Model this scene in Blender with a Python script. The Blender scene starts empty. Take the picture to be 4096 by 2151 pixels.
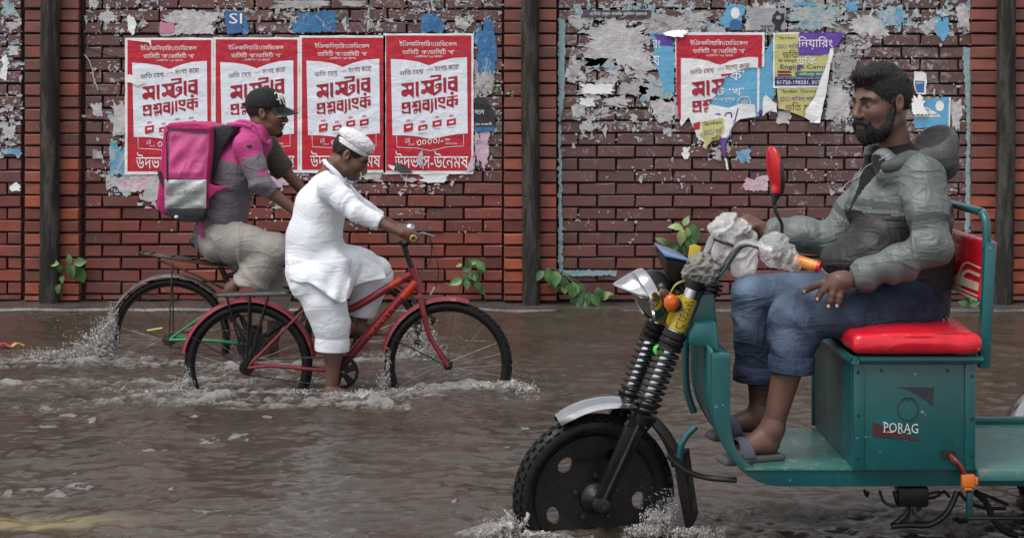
import bpy, bmesh, math, random
import numpy as np
from mathutils import Vector, Matrix
from mathutils.geometry import delaunay_2d_cdt, tessellate_polygon

# ---------------------------------------------------------------- camera, sky, sun, exposure
R = math.radians
scene = bpy.context.scene
COL = scene.collection
HC, FPX, CX, YH = 1.46, 6500.0, 2048.0, 380.0      # camera height over the water, focal length and horizon in photo pixels
cam = bpy.data.cameras.new('camera')
cam.lens = 36.0 * FPX / 4096.0
cam.sensor_width = 36.0
cam.shift_y = -(1075.5 - YH) / 4096.0
cam.clip_end = 500
camo = bpy.data.objects.new('camera', cam)
camo.location = (0, 0, HC)
camo.rotation_euler = (R(90), 0, 0)
COL.objects.link(camo)
scene.camera = camo

SUN_EL, SUN_ROT = 58.0, 215.0
world = bpy.data.worlds.new('World')
scene.world = world
world.use_nodes = True
wn = world.node_tree
bg = wn.nodes['Background']
sky = wn.nodes.new('ShaderNodeTexSky')
sky.sky_type = 'NISHITA'
sky.sun_disc = False
sky.sun_elevation = R(SUN_EL)
sky.sun_rotation = R(SUN_ROT)
hs = wn.nodes.new('ShaderNodeHueSaturation')       # a thick cloud deck: nearly colourless sky
hs.inputs['Saturation'].default_value = 0.12
wn.links.new(sky.outputs[0], hs.inputs['Color'])
wn.links.new(hs.outputs[0], bg.inputs[0])
bg.inputs[1].default_value = 0.10
sund = bpy.data.lights.new('sun', 'SUN')
sund.energy = 1.5
sund.angle = R(42)
sund.color = (1.0, 0.97, 0.93)
suno = bpy.data.objects.new('sun', sund)
sdir = Vector((-0.38, -0.36, 1.0)).normalized()   # towards the sun: above, behind and left of the camera
suno.rotation_euler = sdir.to_track_quat('Z', 'Y').to_euler()
suno.location = (-4, -4, 12)
COL.objects.link(suno)
sky.sun_rotation = math.atan2(sdir.x, sdir.y)
sky.sun_elevation = math.asin(sdir.z)
scene.view_settings.view_transform = 'Standard'
scene.view_settings.look = 'None'
scene.view_settings.gamma = 1.0
scene.view_settings.exposure = 0.95
scene.cycles.max_bounces = 6
scene.cycles.transparent_max_bounces = 12
scene.cycles.use_denoising = True

# ---------------------------------------------------------------- helpers
def P(px, py, Y):
    """photo pixel + distance in metres -> point"""
    return Vector(((px - CX) * Y / FPX, Y, HC - (py - YH) * Y / FPX))

def ZM(ox, oy, k):
    """pixel of an enlarged crop -> photo pixel"""
    return lambda x, y: (ox + x / k, oy + y / k)

def new_mesh(name, verts, faces, smooth=False):
    me = bpy.data.meshes.new(name)
    me.from_pydata([tuple(v) for v in verts], [], [tuple(f) for f in faces])
    me.update()
    if smooth:
        me.polygons.foreach_set('use_smooth', [True] * len(me.polygons))
    return me

def mesh_np(name, v, q, smooth=True):
    """fast mesh from numpy verts and quads/tris"""
    me = bpy.data.meshes.new(name)
    v = np.asarray(v, np.float32); q = np.asarray(q, np.int32)
    n = q.shape[1]
    me.vertices.add(len(v)); me.vertices.foreach_set('co', v.ravel())
    me.loops.add(q.size); me.loops.foreach_set('vertex_index', q.ravel())
    me.polygons.add(len(q))
    me.polygons.foreach_set('loop_start', np.arange(0, q.size, n, dtype=np.int32))
    me.polygons.foreach_set('loop_total', np.full(len(q), n, np.int32))
    me.polygons.foreach_set('use_smooth', np.full(len(q), smooth))
    me.update(calc_edges=True)
    return me

def link(o, parent=None):
    COL.objects.link(o)
    if parent is not None:
        o.parent = parent
        m = Matrix.Identity(4)
        p = parent
        while p is not None:
            m = Matrix.Translation(-p.location) if p.parent is None else m
            p = p.parent
        o.matrix_parent_inverse = m if parent.parent is None else Matrix.Identity(4)
    return o

def obj(name, me, mt=None, parent=None):
    o = bpy.data.objects.new(name, me)
    if mt is not None:
        for k in (mt if isinstance(mt, (list, tuple)) else [mt]):
            me.materials.append(k)
    return link(o, parent)

def tag(o, label, cat, group=None, kind=None):
    if label: o['label'] = label
    if cat: o['category'] = cat
    if group: o['group'] = group
    if kind: o['kind'] = kind
    return o

def thing(name, label, cat, loc, group=None):
    o = bpy.data.objects.new(name, None)
    o.location = loc
    o.empty_display_size = 0.1
    COL.objects.link(o)
    return tag(o, label, cat, group)

class MB:
    """collects simple solids into one mesh"""
    def __init__(s): s.v = []; s.f = []
    def add(s, v, f):
        n = len(s.v); s.v += [Vector(x) for x in v]; s.f += [tuple(i + n for i in g) for g in f]
        return s
    def box(s, lo, hi):
        x0, y0, z0 = lo; x1, y1, z1 = hi
        return s.add([(x0,y0,z0),(x1,y0,z0),(x1,y1,z0),(x0,y1,z0),(x0,y0,z1),(x1,y0,z1),(x1,y1,z1),(x0,y1,z1)],
                     [(0,3,2,1),(4,5,6,7),(0,1,5,4),(1,2,6,5),(2,3,7,6),(3,0,4,7)])
    def tube(s, pts, r, n=10, cap=True, closed=False):
        pts = [Vector(p) for p in pts]
        m = len(pts)
        rs = r if isinstance(r, (list, tuple)) else [r] * m
        base = len(s.v)
        prev = None
        for i, p in enumerate(pts):
            if closed: t = pts[(i + 1) % m] - pts[i - 1]
            else: t = pts[min(i + 1, m - 1)] - pts[max(i - 1, 0)]
            if t.length < 1e-9: t = Vector((0, 0, 1))
            t.normalize()
            if prev is None:
                a = Vector((0, 0, 1)) if abs(t.z) < 0.9 else Vector((1, 0, 0))
                u = t.cross(a).normalized()
            else:
                u = (prev - t * prev.dot(t))
                u = u.normalized() if u.length > 1e-6 else t.orthogonal().normalized()
            prev = u
            w = t.cross(u)
            for k in range(n):
                an = 2 * math.pi * k / n
                s.v.append(p + (u * math.cos(an) + w * math.sin(an)) * rs[i])
        for i in range(m if closed else m - 1):
            j = (i + 1) % m
            for k in range(n):
                s.f.append((base + i*n + k, base + i*n + (k+1) % n, base + j*n + (k+1) % n, base + j*n + k))
        if cap and not closed:
            s.f.append(tuple(base + k for k in range(n - 1, -1, -1)))
            s.f.append(tuple(base + (m-1)*n + k for k in range(n)))
        return s
    def lathe(s, prof, c, axis, n=24, a0=0.0, a1=None, up=None):
        """profile [(radius, height along axis)] turned about the axis through c"""
        axis = Vector(axis).normalized(); c = Vector(c)
        u = (Vector(up) - axis * Vector(up).dot(axis)).normalized() if up is not None else axis.orthogonal().normalized()
        w = axis.cross(u)
        full = a1 is None
        if full: a1 = a0 + 2 * math.pi
        st = n if full else n + 1
        base = len(s.v)
        for k in range(st):
            an = a0 + (a1 - a0) * k / n
            d = u * math.cos(an) + w * math.sin(an)
            for r_, h_ in prof: s.v.append(c + d * r_ + axis * h_)
        m = len(prof)
        for k in range(n):
            k2 = (k + 1) % st
            for i in range(m - 1):
                s.f.append((base + k*m + i, base + k2*m + i, base + k2*m + i + 1, base + k*m + i + 1))
        return s
    def sphere(s, c, r, n=10, m=6, sc=(1, 1, 1)):
        c = Vector(c); base = len(s.v)
        for i in range(m + 1):
            th = math.pi * i / m
            for k in range(n):
                an = 2 * math.pi * k / n
                s.v.append(c + Vector((math.sin(th)*math.cos(an)*r*sc[0], math.sin(th)*math.sin(an)*r*sc[1], math.cos(th)*r*sc[2])))
        for i in range(m):
            for k in range(n):
                s.f.append((base+i*n+k, base+(i+1)*n+k, base+(i+1)*n+(k+1) % n, base+i*n+(k+1) % n))
        return s
    def prism(s, poly, d):
        """closed 3-D polygon pushed by vector d"""
        n = len(poly); d = Vector(d); base = len(s.v)
        s.v += [Vector(p) for p in poly] + [Vector(p) + d for p in poly]
        tr = tessellate_polygon([[Vector(p) for p in poly]])
        for t in tr:
            s.f.append(tuple(base + i for i in t)); s.f.append(tuple(base + n + i for i in reversed(t)))
        for i in range(n):
            j = (i + 1) % n
            s.f.append((base+i, base+j, base+n+j, base+n+i))
        return s
    def mesh(s, name, smooth=False, merge=0.0, bevel=0.0, seg=2, recalc=True):
        bm = bmesh.new()
        vs = [bm.verts.new(v) for v in s.v]
        for f in s.f:
            try: bm.faces.new([vs[i] for i in f])
            except ValueError: pass
        if merge: bmesh.ops.remove_doubles(bm, verts=bm.verts, dist=merge)
        if recalc: bmesh.ops.recalc_face_normals(bm, faces=bm.faces)
        if bevel:
            es = [e for e in bm.edges if len(e.link_faces) == 2 and e.calc_face_angle(0) > 0.6]
            bmesh.ops.bevel(bm, geom=es, offset=bevel, segments=seg, profile=0.5, affect='EDGES')
        me = bpy.data.meshes.new(name)
        bm.to_mesh(me); bm.free()
        if smooth:
            me.polygons.foreach_set('use_smooth', [True] * len(me.polygons))
            try: me.set_sharp_from_angle(angle=R(38))
            except Exception: pass
        return me
    def build(s, name, mt, parent=None, smooth=True, **k):
        return obj(name, s.mesh(name, smooth, **k), mt, parent)

def curve_pts(pts, n=8, closed=False):
    """Catmull-Rom through points"""
    pts = [Vector(p) for p in pts]; out = []; m = len(pts)
    rng = range(m if closed else m - 1)
    for i in rng:
        if closed: a, b, c, d = pts[i-1], pts[i], pts[(i+1) % m], pts[(i+2) % m]
        else: a, b, c, d = pts[max(i-1, 0)], pts[i], pts[i+1], pts[min(i+2, m-1)]
        for k in range(n):
            t = k / n
            out.append(0.5*((2*b) + (c-a)*t + (2*a-5*b+4*c-d)*t*t + (3*b-a-3*c+d)*t**3))
    if not closed: out.append(pts[-1])
    return out

# ---------------------------------------------------------------- noise and implicit surfaces
def _hash(i, j, k, seed):
    h = (i.astype(np.uint32)*np.uint32(374761393) + j.astype(np.uint32)*np.uint32(668265263)
         + k.astype(np.uint32)*np.uint32(2147483647) + np.uint32((seed*974634777) & 0xffffffff))
    h = (h ^ (h >> np.uint32(13))) * np.uint32(1274126177)
    h = h ^ (h >> np.uint32(16))
    return (h & np.uint32(0xffffff)).astype(np.float32) / np.float32(0xffffff)

def vnoise(p, seed=0):
    p = np.asarray(p, np.float32)
    i = np.floor(p).astype(np.int64); f = p - i; u = f*f*(3-2*f)
    x, y, z = i[:, 0], i[:, 1], i[:, 2]
    o = 0
    for a in (0, 1):
        for b in (0, 1):
            for c in (0, 1):
                w = (u[:, 0] if a else 1-u[:, 0])*(u[:, 1] if b else 1-u[:, 1])*(u[:, 2] if c else 1-u[:, 2])
                o = o + w*_hash((x+a) & 0xffff, (y+b) & 0xffff, (z+c) & 0xffff, seed)
    return o*2-1

def fbm(p, oct=4, seed=0, gain=0.5):
    p = np.asarray(p, np.float32); o = 0; a = 1.0
    for k in range(oct):
        o = o + a*vnoise(p*(2.0**k) + 17.3*k, seed+k); a *= gain
    return o

class Field:
    """signed distance grid with smooth blends, meshed by surface nets"""
    def __init__(s, lo, hi, h):
        s.lo = np.array(lo, np.float32); s.h = h
        n = np.ceil((np.array(hi) - np.array(lo)) / h).astype(int) + 1
        s.n = n; s.D = np.full(n, 0.5, np.float32)
        s.ax = [s.lo[i] + h*np.arange(n[i], dtype=np.float32) for i in range(3)]
    def _op(s, fn, lo, hi, k, op):
        m = k + 3*s.h
        i0 = np.clip(np.floor((np.array(lo)-m-s.lo)/s.h).astype(int), 0, s.n)
        i1 = np.clip(np.ceil((np.array(hi)+m-s.lo)/s.h).astype(int)+1, 0, s.n)
        if (i1 <= i0).any(): return s
        sl = tuple(slice(a, b) for a, b in zip(i0, i1))
        X = s.ax[0][sl[0]][:, None, None]; Y = s.ax[1][sl[1]][None, :, None]; Z = s.ax[2][sl[2]][None, None, :]
        d = fn(X, Y, Z).astype(np.float32); a = s.D[sl]
        if op == 'u':
            t = np.clip(0.5+0.5*(a-d)/k, 0, 1); s.D[sl] = a*(1-t)+d*t-k*t*(1-t)
        else:
            if op == 's': d = -d
            t = np.clip(0.5-0.5*(a-d)/k, 0, 1); s.D[sl] = a*(1-t)+d*t+k*t*(1-t)
        return s
    def cone(s, a, b, ra, rb, k=0.02, op='u', flat=None, cap=False):
        a = np.array(a, np.float32); b = np.array(b, np.float32); ba = b-a; L2 = float(ba@ba)+1e-12
        n, f = (None, 1) if flat is None else (np.array(Vector(flat[0]).normalized(), np.float32), flat[1])
        rm = max(ra, rb)/min(1, f)
        def fn(X, Y, Z):
            x, y, z = X-a[0], Y-a[1], Z-a[2]
            t0 = (x*ba[0]+y*ba[1]+z*ba[2])/L2
            t = np.clip(t0, 0, 1)
            qx, qy, qz = x-t*ba[0], y-t*ba[1], z-t*ba[2]
            d2 = qx*qx+qy*qy+qz*qz
            if n is not None:
                q = qx*n[0]+qy*n[1]+qz*n[2]
                d2 = d2 + q*q*(f*f-1)
            d = np.sqrt(np.maximum(d2, 0)) - (ra+(rb-ra)*t)
            if cap: d = np.maximum(d, np.maximum(-t0, t0-1)*math.sqrt(L2))
            return d
        return s._op(fn, np.minimum(a, b)-rm, np.maximum(a, b)+rm, k, op)
    def chain(s, pts, rs, k=0.02, flat=None, op='u'):
        for i in range(len(pts)-1): s.cone(pts[i], pts[i+1], rs[i], rs[i+1], k, op, flat)
        return s
    def ell(s, c, r, M=None, k=0.02, op='u'):
        c = np.array(c, np.float32); r = np.array(r, np.float32) if not np.isscalar(r) else np.full(3, r, np.float32)
        A = np.eye(3, dtype=np.float32) if M is None else np.array(M, np.float32).T   # rows: local axes in world
        rm = float(r.max())
        def fn(X, Y, Z):
            x, y, z = X-c[0], Y-c[1], Z-c[2]
            q = [(A[i, 0]*x+A[i, 1]*y+A[i, 2]*z) for i in range(3)]
            k0 = np.sqrt(sum((q[i]/r[i])**2 for i in range(3)))
            k1 = np.sqrt(sum((q[i]/r[i]**2)**2 for i in range(3)))+1e-9
            return k0*(k0-1)/k1
        return s._op(fn, c-rm, c+rm, k, op)
    def box(s, c, r, M=None, rnd=0.01, k=0.02, op='u'):
        c = np.array(c, np.float32); r = np.array(r, np.float32)
        A = np.eye(3, dtype=np.float32) if M is None else np.array(M, np.float32).T
        rm = float(np.linalg.norm(r))
        def fn(X, Y, Z):
            x, y, z = X-c[0], Y-c[1], Z-c[2]
            q = [np.abs(A[i, 0]*x+A[i, 1]*y+A[i, 2]*z)-(r[i]-rnd) for i in range(3)]
            o = np.sqrt(sum(np.maximum(t, 0)**2 for t in q))
            return o+np.minimum(np.maximum(np.maximum(q[0], q[1]), q[2]), 0)-rnd
        return s._op(fn, c-rm, c+rm, k, op)
    def cut(s, p, n, k=0.004):
        """keep the half-space behind plane (p, outward normal n)"""
        p = np.array(p); n = np.array(Vector(n).normalized())
        return s._op(lambda X, Y, Z: (X-p[0])*n[0]+(Y-p[1])*n[1]+(Z-p[2])*n[2], s.lo, s.lo+s.h*s.n, k, 'i')
    def nets(s, smooth=1):
        D = s.D; S = D < 0; nx, ny, nz = D.shape
        cs = [(a, b, c) for a in (0, 1) for b in (0, 1) for c in (0, 1)]
        def sub(A, o): return A[o[0]:nx-1+o[0], o[1]:ny-1+o[1], o[2]:nz-1+o[2]]
        cnt = np.zeros((nx-1, ny-1, nz-1), np.int8)
        for o in cs: cnt += sub(S, o)
        act = (cnt > 0) & (cnt < 8)
        I = np.argwhere(act)
        if not len(I): return np.zeros((0, 3)), np.zeros((0, 4), int)
        idx = np.full(act.shape, -1, np.int64); idx[act] = np.arange(len(I))
        dv = {o: D[I[:, 0]+o[0], I[:, 1]+o[1], I[:, 2]+o[2]] for o in cs}
        acc = np.zeros((len(I), 3)); num = np.zeros(len(I))
        for o in cs:
            for ax in range(3):
                if o[ax]: continue
                p = list(o); p[ax] = 1; p = tuple(p)
                a, b = dv[o], dv[p]; m = (a < 0) != (b < 0)
                t = a[m]/(a[m]-b[m])
                q = np.tile(np.array(o, float), (m.sum(), 1)); q[:, ax] += t
                acc[m] += q; num[m] += 1
        V = s.lo + s.h*(I + acc/num[:, None])
        Q = []
        for ax in range(3):
            o = [0, 0, 0]; o[ax] = 1
            e0 = [slice(1, n-1) for n in D.shape]; e1 = list(e0)
            e0[ax] = slice(0, D.shape[ax]-1); e1[ax] = slice(1, D.shape[ax])
            a, b = S[tuple(e0)], S[tuple(e1)]
            E = np.argwhere(a != b)
            if not len(E): continue
            fl = a[tuple(E.T)]
            u, w = [i for i in range(3) if i != ax]
            E[:, u] += 1; E[:, w] += 1
            def ci(du, dw):
                c = E.copy(); c[:, u] -= du; c[:, w] -= dw
                return idx[tuple(c.T)]
            q = np.stack([ci(1, 1), ci(0, 1), ci(0, 0), ci(1, 0)], 1)
            flip = fl if ax != 1 else ~fl
            q[~flip] = q[~flip][:, ::-1]
            Q.append(q)
        Q = np.concatenate(Q)
        Q = Q[(Q >= 0).all(1)]
        for _ in range(smooth): V = lap(V, Q)
        return V, Q

def lap(V, Q, w=0.5):
    acc = np.zeros_like(V); num = np.zeros(len(V))
    for a, b in ((0, 1), (1, 2), (2, 3), (3, 0)):
        np.add.at(acc, Q[:, a], V[Q[:, b]]); np.add.at(acc, Q[:, b], V[Q[:, a]])
        np.add.at(num, Q[:, a], 1); np.add.at(num, Q[:, b], 1)
    return V*(1-w) + w*acc/np.maximum(num, 1)[:, None]

def normals(V, Q):
    n = np.cross(V[Q[:, 2]]-V[Q[:, 0]], V[Q[:, 3]]-V[Q[:, 1]])
    N = np.zeros_like(V)
    for k in range(4): np.add.at(N, Q[:, k], n)
    return N/(np.linalg.norm(N, axis=1)[:, None]+1e-12)

def soft(name, parts, mt, parent=None, fn=None):
    """join (V, Q) shells into one mesh object; fn(face centres) -> material index"""
    off = 0; vs = []; qs = []
    for V, Q in parts:
        vs.append(V); qs.append(Q+off); off += len(V)
    V = np.concatenate(vs); Q = np.concatenate(qs)
    me = mesh_np(name, V, Q)
    o = obj(name, me, mt, parent)
    if fn is not None:
        c = V[Q].mean(1)
        me.polygons.foreach_set('material_index', np.asarray(fn(c), np.int32))
    return o

def folds(V, Q, amp, freq, direction, seed=0, warp=0.6, mask=None, sharp=1.5):
    """cloth folds: long soft ridges lying across a direction, pushed along the normals"""
    d = Vector(direction).normalized(); e1 = d.orthogonal().normalized(); e2 = d.cross(e1)
    B_ = np.array((d, e1, e2)).T
    N = normals(V, Q)
    f = freq*0.36
    q = (V@B_)*np.array((f, f*0.26, f*0.26))
    q[:, 0] += warp*0.8*vnoise(V*f*0.45+3.1, seed+7)
    n = vnoise(q+5.7, seed)+0.35*vnoise(q*2.1+1.3, seed+1)
    r = np.clip(1-np.abs(n)*1.7, 0, 1)**1.4
    am = 0.35+0.65*np.clip(vnoise(V*f*0.5+9, seed+5)*1.3+0.5, 0, 1)
    dz = amp*(r-0.25)*am
    if mask is not None: dz = dz*mask(V)
    return V+N*dz[:, None]

def rough(V, Q, amp, freq, seed=0, oct=3):
    return V+normals(V, Q)*(amp*fbm(V*freq, oct, seed))[:, None]

def snap(pts, F, lift=0.002, d=(0, -1, 0)):
    """slide points along d until they sit on an implicit surface"""
    out = []
    for p in pts:
        q = Vector(p)-Vector(d)*-0.0
        q = Vector(p)+Vector(d)*0.30
        for _ in range(140):
            i = np.round((np.array(q)-F.lo)/F.h).astype(int)
            if (i >= 0).all() and (i < F.n).all() and F.D[tuple(i)] < lift: break
            q = q-Vector(d)*0.004
        out.append(q+Vector(d)*lift)
    return out
# ---------------------------------------------------------------- materials (all procedural)
class NT:
    def __init__(s, name):
        s.m = bpy.data.materials.new(name); s.m.use_nodes = True
        s.t = s.m.node_tree; s.n = s.t.nodes; s.b = s.n['Principled BSDF']
        s.tc = s.n.new('ShaderNodeTexCoord'); s.geo = s.n.new('ShaderNodeNewGeometry')
    def l(s, a, b): s.t.links.new(a, b)
    def val(s, sock, v):
        if hasattr(v, 'is_output') or isinstance(v, bpy.types.NodeSocket): s.l(v, sock)
        else: sock.default_value = v
    def noise(s, scale, detail=4, rough=0.55, co=None, dist=0.0, stretch=None):
        n = s.n.new('ShaderNodeTexNoise')
        n.inputs['Scale'].default_value = scale; n.inputs['Detail'].default_value = detail
        n.inputs['Roughness'].default_value = rough; n.inputs['Distortion'].default_value = dist
        c = co or s.geo.outputs['Position']
        if stretch:
            m = s.n.new('ShaderNodeMapping'); m.inputs['Scale'].default_value = stretch
            s.l(c, m.inputs[0]); c = m.outputs[0]
        s.l(c, n.inputs['Vector'])
        return n.outputs['Fac']
    def ramp(s, f, a, b, lo=0.0, hi=1.0):
        n = s.n.new('ShaderNodeMapRange'); n.interpolation_type = 'SMOOTHSTEP'
        s.l(f, n.inputs[0])
        for k, v in zip((1, 2, 3, 4), (a, b, lo, hi)): s.val(n.inputs[k], v)
        return n.outputs[0]
    def math(s, op, a, b=0.0, c=None):
        n = s.n.new('ShaderNodeMath'); n.operation = op
        s.val(n.inputs[0], a); s.val(n.inputs[1], b)
        if c is not None: s.val(n.inputs[2], c)
        return n.outputs[0]
    def mix(s, f, a, b, mode='MIX'):
        n = s.n.new('ShaderNodeMix'); n.data_type = 'RGBA'; n.blend_type = mode
        s.val(n.inputs[0], f)
        for sock, v in ((n.inputs[6], a), (n.inputs[7], b)):
            if isinstance(v, (tuple, list)): sock.default_value = (*v[:3], 1)
            else: s.l(v, sock)
        return n.outputs[2]
    def bump(s, h, strength=0.3, dist=0.01, prev=None):
        n = s.n.new('ShaderNodeBump'); n.inputs['Strength'].default_value = strength
        n.inputs['Distance'].default_value = dist
        s.l(h, n.inputs['Height'])
        if prev is not None: s.l(prev, n.inputs['Normal'])
        return n.outputs[0]
    def sep(s, v=None):
        n = s.n.new('ShaderNodeSeparateXYZ'); s.l(v or s.geo.outputs['Position'], n.inputs[0]); return n.outputs
    def rnd(s):
        return s.n.new('ShaderNodeObjectInfo').outputs['Random']
    def fin(s, col, rough=0.5, metal=0.0, normal=None, spec=0.5, **kw):
        b = s.b
        if isinstance(col, (tuple, list)): b.inputs['Base Color'].default_value = (*col[:3], 1)
        else: s.l(col, b.inputs['Base Color'])
        s.val(b.inputs['Roughness'], rough); s.val(b.inputs['Metallic'], metal)
        b.inputs['Specular IOR Level'].default_value = spec
        if normal is not None: s.l(normal, b.inputs['Normal'])
        for k, v in kw.items(): s.val(b.inputs[k], v)
        return s.m

def simple(name, col, col2=None, sc=6.0, rough=0.5, metal=0.0, bs=0.0, bsc=60.0, bd=0.004, thr=(0.35, 0.7), rv=0.12, **kw):
    """two-tone noisy surface with fine relief"""
    t = NT(name)
    f = t.ramp(t.noise(sc, 5), thr[0], thr[1])
    c = t.mix(f, col, col2 or tuple(x*0.72 for x in col))
    g = t.noise(sc*7, 3)
    c = t.mix(0.35, c, t.mix(t.ramp(g, 0.3, 0.75), tuple(0.86 for _ in range(3)), (1.08, 1.08, 1.08)), 'MULTIPLY')
    rr = t.ramp(t.noise(sc*2.3, 4), 0.3, 0.7, max(rough-rv, 0.02), min(rough+rv, 1))
    nm = t.bump(t.noise(bsc, 4), bs, bd) if bs else None
    return t.fin(c, rr, metal, nm, **kw)

def brick_mat(name, ca, cb, grime, fleck, film_lo=0.5, up_lo=0.45):
    t = NT(name)
    x, y, z = t.sep()
    r = t.rnd()
    c = t.mix(t.ramp(r, 0.0, 1.0), ca, cb)
    r2 = t.math('FRACT', t.math('MULTIPLY', r, 7.31))
    c = t.mix(t.ramp(r2, 0.45, 1.0, 0.0, 0.75), c, (0.085, 0.027, 0.025))
    n1 = t.noise(9, 6, 0.65)
    c = t.mix(t.ramp(n1, 0.42, 0.72, 0.0, 0.6), c, (0.085, 0.035, 0.033))
    # old paste and grime film, thicker higher up where posters were stuck
    up = t.ramp(z, up_lo, up_lo+1.0)
    n2 = t.noise(2.3, 5, 0.6)
    film = t.math('MULTIPLY', t.ramp(t.math('ADD', n2, t.math('MULTIPLY', up, 0.28)), film_lo, film_lo+0.32), grime)
    c = t.mix(film, c, (0.105, 0.062, 0.060))
    streak = t.noise(1.0, 5, 0.7, stretch=(34, 10, 5))
    c = t.mix(t.math('MULTIPLY', t.ramp(streak, 0.58, 0.8), 0.5), c, (0.25, 0.21, 0.20))
    # torn paper flecks left behind
    n3 = t.noise(21, 9, 0.78, dist=0.7)
    big = t.ramp(t.noise(1.9, 4, 0.6), 0.38, 0.68)
    lvl = t.math('ADD', t.math('MULTIPLY', up, 0.09), t.math('MULTIPLY', big, 0.13))
    fl = t.ramp(t.math('ADD', n3, lvl), fleck, fleck+0.07)
    fc = t.mix(t.ramp(t.noise(6.1, 5), 0.40, 0.62), (0.38, 0.35, 0.355), (0.17, 0.155, 0.155))
    fc = t.mix(t.ramp(t.noise(5.3, 3), 0.64, 0.7), fc, (0.15, 0.24, 0.31))
    low = t.ramp(z, 0.25, 0.6)
    c = t.mix(t.math('MULTIPLY', t.math('MULTIPLY', fl, low), 0.85), c, fc)
    wet = t.ramp(z, 0.02, 0.3, 0.55, 1.0)
    h = t.math('ADD', t.noise(70, 6, 0.7), t.math('MULTIPLY', fl, 0.35))
    rg = t.ramp(t.noise(6, 4), 0.35, 0.7, 0.42, 0.72)
    return t.fin(c, rg, 0, t.bump(h, 0.55, 0.004), spec=0.4)

M = {}
M['brick'] = brick_mat('brick_wall_face', (0.25, 0.056, 0.034), (0.16, 0.037, 0.027), 0.75, 0.71, 0.44, 0.35)
M['brick_worn'] = brick_mat('brick_worn_face', (0.180, 0.060, 0.050), (0.130, 0.044, 0.042), 0.72, 0.655, 0.40, 0.25)
M['brick_pier'] = brick_mat('brick_pier_face', (0.34, 0.082, 0.040), (0.23, 0.054, 0.036), 0.45, 0.79)
M['mortar'] = simple('dark_mortar', (0.030, 0.018, 0.016), (0.012, 0.009, 0.008), 14, 0.85, bs=0.6, bsc=90)

def kerb_mat():
    t = NT('wet_concrete')
    n = t.noise(5, 6, 0.65)
    c = t.mix(t.ramp(n, 0.35, 0.7), (0.085, 0.074, 0.067), (0.030, 0.025, 0.022))
    c = t.mix(t.ramp(t.noise(1.0, 5, 0.7, stretch=(3, 30, 30)), 0.6, 0.75), c, (0.19, 0.175, 0.16))
    return t.fin(c, t.ramp(n, 0.3, 0.7, 0.18, 0.5), 0, t.bump(t.noise(45, 6), 0.6, 0.01))
M['kerb'] = kerb_mat()
M['road'] = simple('asphalt_under_water', (0.05, 0.045, 0.04), (0.03, 0.027, 0.024), 4, 0.8, bs=0.4)

def pipe_mat():
    t = NT('stained_pipe')
    st = t.noise(1.0, 6, 0.7, stretch=(16, 16, 2.2))
    c = t.mix(t.ramp(st, 0.45, 0.62), (0.018, 0.0165, 0.014), (0.060, 0.056, 0.050))
    c = t.mix(t.ramp(t.noise(14, 6, 0.7), 0.5, 0.75), c, (0.02, 0.024, 0.014))
    c = t.mix(t.ramp(t.noise(26, 5, 0.7), 0.67, 0.73), c, (0.17, 0.165, 0.15))
    h = t.noise(40, 6, 0.7)
    return t.fin(c, 0.75, 0, t.bump(h, 0.6, 0.008), spec=0.25)
M['pipe'] = pipe_mat()

def paper(name, col, dirt=0.25, gl=0.5):
    t = NT(name)
    n = t.noise(6, 6, 0.6)
    c = t.mix(t.math('MULTIPLY', t.ramp(n, 0.42, 0.75), dirt), col, tuple(x*0.55+0.02 for x in col))
    st = t.noise(1.0, 4, 0.6, stretch=(45, 20, 1.5))
    c = t.mix(t.math('MULTIPLY', t.ramp(st, 0.45, 0.7), 0.22), c, tuple(min(1, x*0.8+0.06) for x in col))
    h = t.math('ADD', t.noise(4.5, 4, 0.55, dist=1.5), t.math('MULTIPLY', t.noise(1.0, 3, stretch=(3, 1, 13)), 0.55))
    return t.fin(c, gl, 0, t.bump(h, 0.6, 0.02, t.bump(t.noise(38, 4), 0.25, 0.004)), spec=0.4)
M['paper_white'] = paper('poster_paper', (0.76, 0.76, 0.77), 0.3)
M['paper_page'] = paper('poster_page', (0.72, 0.75, 0.82), 0.2)
M['print_red'] = paper('red_print', (0.47, 0.012, 0.032), 0.35)
M['print_dark_red'] = paper('dark_red_print', (0.34, 0.010, 0.032), 0.3)
M['print_white'] = paper('white_print', (0.80, 0.78, 0.79), 0.2)
M['print_blue'] = paper('blue_print', (0.055, 0.25, 0.47), 0.55)
M['print_sky'] = paper('sky_blue_print', (0.12, 0.37, 0.58), 0.4)
M['print_deep'] = paper('deep_blue_print', (0.04, 0.13, 0.33), 0.5)
M['print_purple'] = paper('purple_print', (0.12, 0.05, 0.32), 0.35)
M['print_navy'] = paper('navy_print', (0.025, 0.025, 0.14), 0.2)
M['print_yellow'] = paper('yellow_flyer', (0.52, 0.49, 0.19), 0.45)
M['print_black'] = paper('black_print', (0.02, 0.02, 0.024), 0.2)
M['print_green'] = paper('green_print', (0.02, 0.15, 0.11), 0.2)
M['print_pink'] = paper('pink_print', (0.55, 0.22, 0.33), 0.4)
M['print_maroon'] = paper('maroon_print', (0.15, 0.02, 0.04), 0.3)
M['print_grey'] = paper('grey_print', (0.33, 0.33, 0.36), 0.5)

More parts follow.
